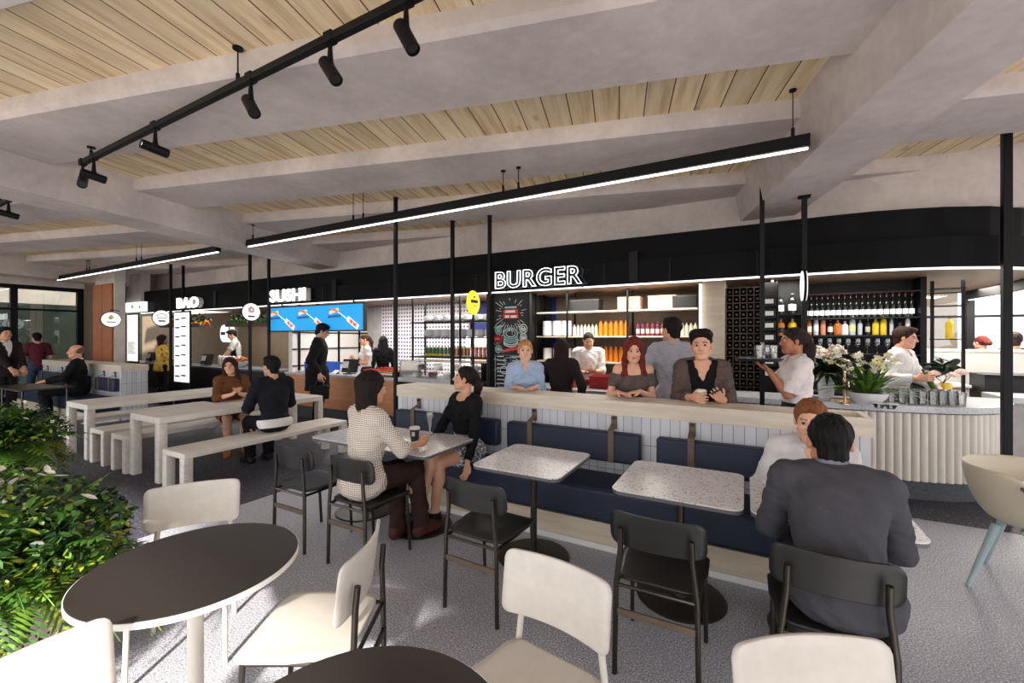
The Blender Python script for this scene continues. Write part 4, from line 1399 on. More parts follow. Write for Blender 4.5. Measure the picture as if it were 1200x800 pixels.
row('bottle', lin(-.90, -.66, 5), 6.88, 1.622, 'cream-coloured bottle at the end of the upper board by the beige wall', 'cream bottles by the beige wall', bottle_parts(.026, .2, 'milk', 'black_plastic'))
row('bottle', lin(-.90, -.66, 5), 6.88, 1.202, 'cream-coloured bottle at the end of the lower board by the beige wall', 'cream bottles low by the beige wall', bottle_parts(.026, .2, 'milk', 'black_plastic'))
for u, w, lab in ((-1.62, .34, 'beige carton on the top board over the orange bottles'), (-1.12, .40, 'larger beige carton on the top board over the plum bottles')):
    t = thing('storage_carton', lab, 'carton', W(u, 6.88, 2.032), TH)
    MB().box(-w / 2, w / 2, -.13, .13, 0, .2).build('box', 'carton', t, bevel=.004)
    MB().box(-w / 2 - .004, w / 2 + .004, -.134, .134, .17, .204).build('lid', 'carton', t, bevel=.003)
for u, w, lab in ((-2.35, .5, 'wide black box on the top board above the cream bottles'), (-.80, .34, 'black box at the end of the top board by the beige wall')):
    t = thing('storage_box', lab, 'box', W(u, 6.88, 2.032), TH)
    MB().box(-w / 2, w / 2, -.13, .13, 0, .19).build('box', 'black_matt', t, bevel=.004)
    MB().box(-w / 2 - .004, w / 2 + .004, -.134, .134, .16, .194).build('lid', 'black_plastic', t, bevel=.003)
t = thing('white_container', 'square white container between the rows of orange bottles', 'container', W(-1.92, 6.62, 1.45), TH)
t.location = W(-2.36, 6.88, 1.202)
MB().box(-.12, .12, -.1, .1, 0, .22).build('tub', 'ceramic', t, bevel=.01)
MB().box(-.125, .125, -.105, .105, .221, .24).build('lid', 'ceramic', t, bevel=.004)
tag(MB().box(-.54, -.505, 6.075, 6.115, .935, 2.3).build('vertical_light', MT['led_soft'], rz=TH), 'slim upright light strip on the edge of the beige wall', 'light')

# wine rack by the beige wall
t = thing('wine_rack', 'dark wooden rack of wine bottles between the beige wall and the bar shelves', 'rack', W(-.03, 6.35, .85), TH)
f = MB()
for i in range(6):
    f.box(-.2 + i * .08 - .006, -.2 + i * .08 + .006, 0, .3, 0, 1.4)
for j in range(15):
    f.box(-.206, .206, 0, .3, j * .1 - .006, j * .1 + .006)
f.build('grid_frame', 'wine_brown', t)
MB().box(-.206, .206, .3, .31, -.85, 1.4).box(-.206, .206, .0, .3, -.85, -.02).build('back_panel', 'wine_brown', t)
M = Matrix.Rotation(pi / 2, 4, 'X')
first = None
for j in range(14):
    for i in range(5):
        p = W(-.03 - .16 + i * .08, 6.36, .85 + j * .1 + .046)
        if first is None:
            first = thing('wine_bottle', 'dark wine bottle lying neck-out in the wooden rack', 'bottle', p, TH, 'bottles lying in the wine rack')
            b = MB()
            b.lathe([(0, -.27), (.036, -.27), (.036, -.08), (.014, -.03), (.014, .0), (0, .0)], 12)
            b.v = [tuple(M @ Vector(q)) for q in b.v]
            b.build('body', 'dark_glass', first)
            b = MB().lathe([(0, .0005), (.016, .0005), (.016, .03), (0, .03)], 10)
            b.v = [tuple(M @ Vector(q)) for q in b.v]
            b.build('capsule', 'wine_brown', first)
        else:
            dup(first, p, TH, first['label'], first['group'])
for j, z in enumerate((1.46, 1.56, 1.66, 1.76, 1.86, 1.96)):
    pass
t = thing('small_shelf', 'narrow dark shelf of labelled boxes beside the wine rack', 'shelf', W(.26, 6.2, 0), TH)
MB().box(-.08, .08, .14, .16, 0, 2.3).box(-.09, -.08, 0, .16, 0, 2.3).box(.08, .09, 0, .16, 0, 2.3).build('carcass', 'black_matt', t)
for z in (1.1, 1.25, 1.4, 1.55, 1.7, 1.85, 2.0):
    MB().box(-.079, .079, 0, .138, z - .012, z).build('board', 'black_matt', t)
for z, nm in ((1.1, 'seventh'), (1.25, 'sixth'), (1.4, 'fifth'), (1.55, 'fourth'), (1.7, 'third'), (1.85, 'second'), (2.0, 'first')):
    t = thing('labelled_box', 'small black box with a white label, %s from the top of the narrow shelf' % nm, 'box', W(.26, 6.26, z + .001), TH, 'boxes on the narrow shelf')
    MB().box(-.07, .07, -.05, .05, 0, .1).build('box', 'black_matt', t)
    MB().box(-.05, .04, -.053, -.0505, .02, .075).build('label', 'paper', t)
# ================================================================== the bar
BP = [(-.45, 5.44), (.2, 5.44), (.78, 5.44), (1.0, 5.45), (1.2, 5.467), (1.4, 5.495), (1.58, 5.53), (1.75, 5.58), (1.92, 5.66), (2.08, 5.78), (2.22, 5.94), (2.34, 6.15), (2.42, 6.4), (2.45, 6.65)]


def off(path, d):
    out = []
    for i, p in enumerate(path):
        a = path[max(i - 1, 0)]; b = path[min(i + 1, len(path) - 1)]
        tx, ty = b[0] - a[0], b[1] - a[1]; L = sqrt(tx * tx + ty * ty)
        out.append((p[0] - ty / L * d, p[1] + tx / L * d))
    return out


def strip(mb, d0, d1, z0, z1, m=0):
    A, B = off(BP, d0), off(BP, d1)
    n = len(A)
    vs = [(x, y, z0) for x, y in A] + [(x, y, z0) for x, y in B] + [(x, y, z1) for x, y in A] + [(x, y, z1) for x, y in B]
    fs = []
    for i in range(n - 1):
        fs += [(i, i + 1, 2 * n + i + 1, 2 * n + i), (n + i + 1, n + i, 3 * n + i, 3 * n + i + 1), (2 * n + i, 2 * n + i + 1, 3 * n + i + 1, 3 * n + i), (i + 1, i, n + i, n + i + 1)]
    fs += [(0, 2 * n, 3 * n, n), (n - 1, 2 * n - 1, 4 * n - 1, 3 * n - 1)]
    return mb.add(vs, fs, m)


t = thing('bar_counter', 'curved bar counter with cream fluted cladding and a speckled grey top', 'bar counter', (0, 0, 0), TH)
strip(MB(), .09, .55, 0, .2).build('plinth', 'plinth', t)
strip(MB(), .045, .56, .2, .86).build('carcass', 'fluted', t)
# flutes: half-round staves along the curve
fl = MB(); pts = off(BP, .045)
acc = 0; step = .068
for i in range(len(pts) - 1):
    a, b = Vector((*pts[i], 0)), Vector((*pts[i + 1], 0)); L = (b - a).length
    s = step - acc if acc else 0
    while s < L:
        p = a + (b - a) * (s / L)
        fl.cyl((p.x, p.y, .2), (p.x, p.y, .86), .033, n=12)
        s += step
    acc = (L - (s - step)) % step
o = fl.build('fluted_slats', 'fluted', t)
strip(strip(MB(), -.01, .62, .872, .93), .0, .6, .8605, .8715, 1).build('bar_top', ['bar_top', 'bronze_metal'], t)


def on_bar(x, y, z=.93):
    Y = (1.6 - z) * 500 / (y - 395)
    return Vector(((x - 600) / 500 * Y, Y, z))


def leafblades(mb, n, L, w, rnd, spread, m, droop=.5, z0=0, base=.05):
    for i in range(n):
        az = rnd.uniform(0, 6.283); el = rnd.uniform(*spread); l = L * rnd.uniform(.7, 1.15)
        d = Vector((cos(az) * cos(el), sin(az) * cos(el), sin(el)))
        b = Vector((cos(az) * base * rnd.random(), sin(az) * base * rnd.random(), z0))
        side = Vector((-sin(az), cos(az), 0)); pts = []
        for k in range(7):
            s = k / 6
            pts.append(b + d * (l * s) - Vector((0, 0, droop * l * s * s)))
        vs = []
        for k, p in enumerate(pts):
            ww = w * (sin(pi * (k / 6 * .8 + .15)) ** .8)
            vs += [p - side * ww, p + Vector((0, 0, -ww * .35)), p + side * ww]
        fs = []
        for k in range(6):
            a = 3 * k
            fs += [(a, a + 1, a + 4, a + 3), (a + 1, a + 2, a + 5, a + 4)]
        mb.add(vs, fs, m if isinstance(m, int) else rnd.choice(m))


def flower(mb, c, r, rnd, m, mc):
    M = Euler((rnd.uniform(-1, 1), rnd.uniform(-1, 1), rnd.uniform(0, 6.3))).to_matrix()
    for k in range(5):
        a = 2 * pi * k / 5; d = Vector((cos(a), sin(a), .25)); s = Vector((-sin(a), cos(a), 0))
        q = [Vector((0, 0, 0)), d * r * .6 + s * r * .38, d * r * 1.05, d * r * .6 - s * r * .38]
        mb.add([c + M @ p for p in q], [(0, 1, 2, 3)], m)
    mb.ball(c + M @ Vector((0, 0, r * .12)), r * .18, 6, mc)


def pot_plant(p, lab, potprof, potmat, seed, nl, L, w, spread, droop, lm, stems, fr, fm):
    rnd = random.Random(seed)
    t = thing('potted_orchid', lab, 'potted plant', p, 0, 'potted flowers on the bar')
    MB().lathe(potprof, 32).build('pot', potmat, t)
    h = potprof[-3][1]
    MB().ball((0, 0, h - .02), (potprof[-3][0] * .9, potprof[-3][0] * .9, .02), 14).build('soil', 'soil', t)
    b = MB(); leafblades(b, nl, L, w, rnd, spread, lm, droop, h - .01, potprof[-3][0] * .5)
    o = b.build('leaf_foliage', ['leaf0', 'leaf1', 'leaf2', 'leaf4'], t, smooth=60); o['kind'] = 'stuff'
    f = MB(); st = MB()
    for az, el, l, nf in stems:
        d = Vector((cos(az) * cos(el), sin(az) * cos(el), sin(el)))
        pts = [Vector((0, 0, h)) + d * (l * k / 8) - Vector((0, 0, .35 * l * (k / 8) ** 3)) for k in range(9)]
        st.tube(pts, .003, 5)
        for k in range(nf):
            s = .45 + .55 * k / max(1, nf - 1); i = min(7, int(s * 8)); q = pts[i] + (pts[i + 1] - pts[i]) * (s * 8 - i)
            flower(f, q + Vector((rnd.uniform(-.025, .025), rnd.uniform(-.025, .025), rnd.uniform(-.015, .02))), fr * rnd.uniform(.8, 1.2), rnd, rnd.choice((0, 0, 1)), 2)
    st.build('flower_stems', 'leaf1', t)
    o = f.build('flowers', fm, t, smooth=0); o['kind'] = 'stuff'


pot_plant(on_bar(968, 467), 'tall white pot of white and pale pink flowers over dark leaves on the bar', [(0, 0), (.066, 0), (.088, .27), (.092, .285), (.083, .285), (.08, .26), (0, .26)][:5] + [(.08, .255), (0, .255)], 'ceramic', 4, 190, .36, .017, (.1, 1.25), .45, (0, 0, 3, 3), [(a, 1.0 + .12 * (i % 4),   .44, 9) for i, a in enumerate((.2, 1.1, 2.0, 2.9, 3.6, 4.4, 5.2, 5.9))],   .036, ['petal', 'petal_pink', 'petal_yellow'])
pot_plant(on_bar(1016, 474), 'wide white bowl of yellow-white orchids with long green leaves on the bar', [(0, 0), (.085, 0), (.09, .012), (.15, .07), (.175, .125), (.168, .127), (.15, .11), (0, .1)], 'ceramic', 7, 90, .46, .014, (.3, 1.4), .42, (1, 1, 2, 2), [(a, .95 + .16 * (i % 3),   .60, 12) for i, a in enumerate((.0, .5, 1.3, 2.2, 2.9, 3.5, 4.3, 5.1, 5.8))],   .030, ['petal', 'petal_yellow', 'petal_yellow'])

# vase of roses
p = on_bar(1105, 464); rnd = random.Random(11)
t = thing('flower_vase', 'amber glass vase of dark round leaves and pale roses on the bar', 'vase', p, 0)
MB().lathe([(0, 0), (.07, 0), (.075, .01), (.078, .15), (.072, .152), (.07, .02), (0, .018)], 28).build('vase', 'gold_liq', t)
b = MB()
for i in range(34):
    a, e, l = rnd.uniform(0, 6.28), rnd.uniform(.25, 1.4), rnd.uniform(.08, .2)
    c = Vector((cos(a) * cos(e) * l, sin(a) * cos(e) * l, .22 + sin(e) * l))
    b.ball(c, (.055, .055, .010), 10, 0, Euler((rnd.uniform(-1, 1), rnd.uniform(-1, 1), 0)).to_matrix())
for a, e in ((.2, .5), (2.6, .9), (.6, .3)):
    b.tube([(0, 0, .15), (cos(a) * .13, sin(a) * .13, .15 + e * .16), (cos(a) * .26, sin(a) * .26, .2 + e * .25)], .004, 5, 0)
o = b.build('leaf_foliage', 'leaf4', t); o['kind'] = 'stuff'
for a, e, l in ((3.5, .3, .16), (6.0, .35, .15), (5.0, .5, .16), (4.4, .2, .15)):
    r = MB(); c = Vector((cos(a) * l, sin(a) * l, .23 + e * .12))
    for k in range(4):
        for j in range(5):
            an = 2 * pi * j / 5 + k * .6; rr = .012 + .011 * k
            r.ball(c + Vector((cos(an) * rr, sin(an) * rr, .012 - .006 * k)), (.018, .018, .022), 8, 0)
    r.build('rose', 'petal_pink', t)

# beer tap
p = on_bar(990, 473)
t = thing('beer_tap', 'slim brass beer tap standing on the bar beside the white pot', 'tap', p, 0)
MB().lathe([(0, 0), (.05, 0), (.05, .008), (.016, .014), (.013, .2), (.018, .21), (.018, .25), (.013, .26), (0, .26)], 18).build('column', 'brass', t)
MB().cyl((0, 0, .23), (-.02, -.075, .225), .009, n=10).cyl((-.02, -.075, .226), (-.021, -.078, .18), .007, n=8).build('spout', 'brass', t)
MB().lathe([(0, .2605), (.012, .2605), (.016, .32), (.013, .335), (0, .337)], 14).build('handle', 'brass', t)

# drip tray
t = thing('drip_tray', 'shallow brass drip tray on the bar under the tap', 'tray', W(.93, 5.62, .931), TH)
MB().box(-.14, .14, -.05, .05, 0, .006).box(-.14, .14, -.05, -.044, .006, .016).box(-.14, .14, .044, .05, .006, .016).build('tray', 'brass', t)

# glasses on the bar
first = None
gp = [(0, 0), (.026, 0), (.027, .006), (.034, .13), (.0325, .13), (.0255, .010), (0, .010)]
for j in range(5):
    for i in range(9):
        p = W(1.22 + i * .078 + .02 * (j % 2), 5.66 + j * .085 + (.03 * max(0, i - 5)), .9305)
        if first is None:
            first = thing('drinking_glass', 'clear tumbler among the many glasses lined up on the bar top', 'glass', p, TH, 'tumblers on the bar top')
            MB().lathe(gp, 16).build('glass_body', 'glass', first)
        else:
            dup(first, p, TH, first['label'], first['group'])
for k, (x, y) in enumerate(((1030, 478), (1044, 479))):
    t = thing('glass_dish', ('low clear glass dish on the bar edge in front of the orchid bowl', 'low clear glass dish on the bar edge, nearer to the tumblers')[k], 'dish', on_bar(x, y), 0, 'glass dishes')
    MB().lathe([(0, 0), (.03, 0), (.045, .03), (.06, .05), (.057, .05), (.042, .03), (.028, .006), (0, .006)], 20).build('bowl', 'glass', t)
    MB().lathe([(.0605, .046), (.0605, .052), (.0575, .052)], 20).build('rim', 'ceramic', t)

# back bar
t = thing('back_bar_shelf', 'dark shelving of bottles behind the barman', 'shelf', W(1.34, 7.2, 0), TH)
for x in (-.75, .62):
    MB().box(x - .03, x + .03, 0, .3, 0, 2.36).build('upright', 'black_metal', t)
for z in (.9, 1.38, 1.63, 1.865, 2.2):
    MB().box(-.72, .59, .0, .3, z - .02, z).build('shelf_board', 'black_matt', t)
MB().box(-.78, .68, .3, .32, 0, 2.36).build('back_panel', 'black_matt', t)
MB().box(-.78, .65, -.35, -.002, 0, .88).build('base_cabinet', 'black_matt', t)
row('bottle', lin(.68, 1.88, 20), 7.32, 1.866, 'dark wine bottle with a red cap and white label on the top bar shelf', 'labelled wine bottles on the top bar shelf',
    [('body', bprof(.026, .30, .36, .36), 14, 'dark_glass'), ('cap', [(0, .292), (.011, .292), (.011, .325), (0, .326)], 10, 'red_plastic'), ('label', [(.0267, .04), (.0267, .105)], 14, 'sign_white')])  # paper labels share the lit signs' emission, a glow put into their colour
defs = [('green', .02, .2, 'green_glass', 'black_plastic', None), ('brown patterned', .032, .24, 'amber', 'black_plastic', 'paper'), ('clear, red-capped', .03, .27, 'clear_liq', 'red_plastic', 'paper'),
        ('slim peach-coloured', .03, .27, 'salmon', 'salmon', None), ('dark, white-labelled', .03, .23, 'dark_glass', 'black_plastic', 'paper'), ('squat orange', .045, .2, 'amber', 'red_plastic', None),
        ('round white', .04, .18, 'ceramic', 'ceramic', None), ('clear, white-capped', .034, .26, 'clear_liq', 'ceramic', 'petal_yellow'), ('small clear', .026, .2, 'clear_liq', 'black_plastic', None),
        ('dark, grey-labelled', .026, .22, 'dark_glass', 'steel', 'kraft'), ('bright yellow', .036, .22, 'gold_liq', 'gold_liq', None), ('tall bright yellow', .034, .25, 'gold_liq', 'green_glass', None),
        ('slim clear', .02, .23, 'clear_liq', 'ceramic', None), ('slim dark', .022, .23, 'dark_glass', 'black_plastic', None), ('white curved', .026, .25, 'ceramic', 'ceramic', None)]
us = lin(.70, 1.84, len(defs))
for (nm, r, h, bm, cm, lm), u in zip(defs, us):
    t = thing('bottle', '%s spirit bottle in the mixed row on the lower bar shelf' % nm, 'bottle', W(u, 7.32, 1.631), TH, 'spirit bottles on the lower bar shelf')
    for a in bottle_parts(r, h, bm, cm, lm):
        MB().lathe(a[1], 14).build(a[0], a[3], t)
row('drinking_glass', lin(.70, 1.84, 12), 7.3, 1.381, 'stemmed glass in the row under the spirit bottles', 'stemmed glasses on the bar shelf',
    [('glass_body', [(0, 0), (.03, 0), (.03, .004), (.005, .008), (.005, .08), (.03, .11), (.034, .16), (.031, .2), (.029, .2), (.031, .16), (.027, .113), (0, .085)], 14, 'glass')], 'glass')
# open shelf with two large bottles between the posts
t = thing('bottle_shelf', 'open dark shelf of large bottles between the two black posts', 'shelf', W(.52, 6.55, 0), TH)
MB().box(-.2, .12, 0, .2, 1.60, 1.615).box(-.2, .12, 0, .2, 1.885, 1.90).build('shelf_board', 'black_metal', t)
MB().box(-.2, .12, .2, .215, 0, 2.36).build('back_panel', 'black_matt', t)
MB().box(-.23, -.2, 0, .215, 0, 2.36).box(.12, .14, 0, .215, 0, 2.36).build('upright', 'grey_paint', t)
for u, z, r, h, bm, cm, lm, lab in ((.40, 1.616, .05, .22, 'amber', 'dark_glass', 'ink', 'square amber bottle with a black label on the open shelf above the waitress'), (.53, 1.616, .05, .22, 'gold_liq', 'dark_glass', 'ink', 'yellow bottle with a dark label on the open shelf above the waitress'),
                                    (.40, 1.901, .04, .24, 'dark_glass', 'black_plastic', 'paper', 'dark bottle with a white label, higher on the open shelf'), (.53, 1.901, .044, .26, 'dark_glass', 'steel', 'paper', 'large dark bottle with a white label, higher on the open shelf')):
    t = thing('bottle', lab, 'bottle', W(u, 6.65, z), TH)
    for a in bottle_parts(r, h, bm, cm, lm):
        MB().lathe(a[1], 16).build(a[0], a[3], t)
# lit display frame right of the bar shelves
t = thing('display_frame', 'open black frame with a glass shelf at the end of the bar shelves', 'shelf', W(2.16, 7.2, 0), TH)
for x in (-.12, .16):
    MB().box(x - .015, x + .015, -.015, .015, .9, 2.3).build('upright', 'black_metal', t)
for z in (1.58, 1.99, 2.2):
    MB().box(-.12, .16, -.1, .1, z - .012, z).build('shelf_board', 'black_metal', t)
t = thing('bottle', 'yellow spirit bottle alone in the open frame at the end of the bar', 'bottle', W(2.2, 7.2, 1.581), TH)
for a in bottle_parts(.04, .26, 'gold_liq', 'black_plastic'):
    MB().lathe(a[1], 14).build(a[0], a[3], t)

# ---- beyond the bar: cabinet, white seat-wall, chair
t = thing('service_cabinet', 'black cabinet beyond the bar under the white seat wall', 'cabinet', W(3.05, 7.9, 0), TH)
MB().box(-.3, .3, 0, .45, .06, 1.08).build('carcass', 'black_matt', t, bevel=.004)
MB().box(-.31, .31, -.012, .46, 1.081, 1.11).build('worktop', 'black_metal', t)
MB().box(-.28, .28, .03, .44, 0, .06).build('plinth', 'black_plastic', t)
t = thing('seat_wall', 'low white seat back by the windows with the red-haired person behind it', 'bench', W(3.15, 8.75, 0), TH)
MB().box(-.9, .30, 0, .12, 0, 1.38).build('back_panel', 'white_wall', t, bevel=.005)
MB().box(-.92, .32, -.02, .14, 1.381, 1.42).build('cap', 'white_paint', t, bevel=.004)
MB().box(-.9, .30, .121, .5, .0, .45).build('seat', 'oak', t, bevel=.006)
t = thing('bar_counter', 'grey side counter beyond the thick black post at the picture edge', 'counter', W(3.0, 6.85, 0), TH)
MB().box(-.44, .5, .03, .5, .2, .86).build('front_panel', 'grey_wall', t, bevel=.004)
MB().box(-.42, .48, .06, .48, 0, .2).build('plinth', 'plinth', t)
MB().box(-.46, .52, -.02, .54, .861, .93).build('worktop', 'bar_top', t, bevel=.004)
t = thing('side_counter', 'pale low counter beyond the bar below the windows', 'counter', W(2.45, 8.2, 0), TH)
MB().box(-.5, .25, 0, .4, 0, .9).build('carcass', 'ply', t, bevel=.004)
MB().box(-.52, .27, -.02, .42, .901, .94).build('worktop', 'white_paint', t, bevel=.004)
t = thing('window_chair', 'yellow-backed chair by the bright windows at the picture edge', 'chair', W(3.75, 8.2, 0), TH + 2.4)
plate_seat(.42, .42, .46, .06, 0).build('seat', 'gold_liq', t, solid=.014)
plate_back(.42, .60, .92, .05, .8, -.2, .13).build('backrest', 'petal_yellow', t, solid=.014)
for sx in (-1, 1):
    MB().tube([(sx * .18, -.23, 0), (sx * .175, -.215, .45), (sx * .16, -.235, .8)], .012, 8).build('leg', 'black_metal', t)
    MB().tube([(sx * .18, .19, 0), (sx * .175, .165, .44)], .012, 8).build('leg', 'black_metal', t)

# ================================================================== far-end shops: produce, garland, cups
rnd = random.Random(21)
def produce_shelf(u0, u1, v, z, lab, mats_, seed):
    rnd = random.Random(seed)
    t = thing('produce_shelf', lab, 'shelf', W((u0 + u1) / 2, v, z), TH)
    w = (u1 - u0) / 2
    MB().box(-w, w, 0, .3, -.03, 0).box(-w, w, -.015, 0, -.03, .05).build('shelf_board', 'wine_brown', t)
    for x in (-w + .05, w - .05):
        MB().cyl((x, .15, 0), (x, .15, 2.36 - z), .008, n=6).build('hanger', 'black_metal', t)
    f = MB()
    for i in range(int(90 * w)):
        f.ball((rnd.uniform(-w, w), rnd.uniform(.03, .27), rnd.uniform(.03, .11)), rnd.uniform(.03, .05), 8, rnd.randrange(len(mats_) - 1))
    o = f.build('produce', mats_[:-1], t); o['kind'] = 'stuff'
    g = MB(); leafblades(g, int(70 * w), .18, .03, rnd, (.2, 1.4), 0, .3, .1, .02)
    for i in range(int(160 * w)):
        c = Vector((rnd.uniform(-w, w), rnd.uniform(.03, .27), rnd.uniform(.1, .3)))
        g.ball(c, (.035, .035, .008), 6, 0, Euler((rnd.uniform(-1, 1), rnd.uniform(-1, 1), 0)).to_matrix())
    o = g.build('leaf_foliage', mats_[-1], t, smooth=0); o['kind'] = 'stuff'


produce_shelf(-14.3, -12.2, 5.7, 1.90, 'hanging shelf of orange produce and green leaves over the far counter', ['orange', 'red_prod', 'gold_liq', 'leaf0'], 3)
produce_shelf(-11.0, -8.8, 5.7, 1.88, 'hanging shelf of trailing green leaves above the baker', ['herb', 'leaf1', 'leaf0'], 4)
row('cup_stack', lin(-11.35, -10.75, 5), 5.75, .901, 'stack of white paper cups on the bao counter by the baker', 'paper cup stacks on the bao counter', [('cups', [(0, 0), (.036, 0)] + [p for k in range(6) for p in ((.045, .1 + .025 * k), (.047, .105 + .025 * k), (.044, .107 + .025 * k))] + [(0, .26)], 16, 'paper')], 'cups')
t = thing('food_bowl', 'wide bowl heaped with brown buns beside the baker', 'bowl', W(-10.45, 5.72, .901), TH)
MB().lathe([(0, 0), (.1, 0), (.19, .1), (.2, .13), (.19, .13), (.1, .03), (0, .03)], 24).build('dish', 'ceramic', t)
f = MB(); rnd = random.Random(2)
for i in range(26):
    a, r = rnd.uniform(0, 6.3), .15 * sqrt(rnd.random())
    f.ball((cos(a) * r, sin(a) * r, .12 + rnd.uniform(0, .09)), (.045, .045, .035), 8)
f.build('buns', 'amber', t)['kind'] = 'stuff'
t = thing('wall_sign', 'white round-cornered wall sign with small black marks behind the baker', 'sign', W(-14.4, 7.5, 1.72), TH)
MB().prism(rrect(.8, .55, .22, 6), 0, .03, ax='y').build('panel', 'sign_white', t)
MB().box(-.35, -.1, -.004, 0, -.05, .05).box(.1, .16, -.004, 0, -.1, .2).box(.3, .45, -.004, 0, .0, .08).build('marks', 'ink', t)

# palms by the far windows
for k, (u, v, h, lab) in enumerate(((-13.3, 4.12, 1.35, 'dark potted palm behind the bald man by the far column'), (-15.55, 1.2, 1.1, 'dark bushy potted plant by the far windows behind the man in maroon'))):
    rnd = random.Random(30 + k)
    t = thing('potted_palm', lab, 'potted plant', W(u, v, 0), 0, 'potted palms at the far end')
    MB().lathe([(0, 0), (.2, 0), (.25, .45), (.23, .45), (.2, .4), (0, .4)], 24).build('pot', 'black_matt', t)
    b = MB(); leafblades(b, 90, .62, .03, rnd, (.35, 1.45), (0, 0, 1), .5, .4, .08)
    b.build('palm_leaves', ['leaf4', 'leaf0'], t, smooth=60)['kind'] = 'stuff'

# ================================================================== things on the cafe table
p = Vector((0, 0, 0))
def pt(x, y, z):
    Y = (1.6 - z) * 500 / (y - 395)
    return Vector(((x - 600) / 500 * Y, Y, z))


t = thing('takeaway_cup', 'dark takeaway cup with a white lid on the terrazzo table', 'cup', pt(486, 517, .713), 0)
MB().lathe([(0, 0), (.031, 0), (.042, .105), (.039, .105), (.029, .004), (0, .004)], 24).build('cup', 'cup_dark', t)
MB().lathe([(0, .1055), (.044, .1055), (.045, .112), (.042, .125), (.038, .125), (.036, .119), (0, .119)], 24).build('lid', 'paper', t)
MB().box(-.012, .012, -.0465, -.0425, .06, .095, M=Matrix.Rotation(.1, 4, 'X')).build('label', 'paper', t)
t = thing('tall_glass', 'tall flared glass of pale drink on the terrazzo table before the ponytailed woman', 'glass', pt(504, 509, .713), 0)
MB().lathe([(0, 0), (.034, 0), (.034, .005), (.008, .012), (.010, .03), (.022, .08), (.036, .2), (.0345, .2), (.0205, .08), (.008, .034), (0, .032)], 22).build('glass_body', 'glass', t)
MB().lathe([(0, .034), (.0075, .034), (.0195, .08), (.0325, .18), (0, .18)], 18).build('drink', 'clear_liq', t)
MB().lathe([(0, .1802), (.0325, .1802), (.0335, .196), (0, .198)], 18).build('foam', 'paper', t)
# ================================================================== people: smooth bodies grown from rounded bones
def vec(*a):
    return np.array(a, dtype=np.float64)


def unit(a):
    n = np.linalg.norm(a)
    return a / n if n > 1e-9 else a


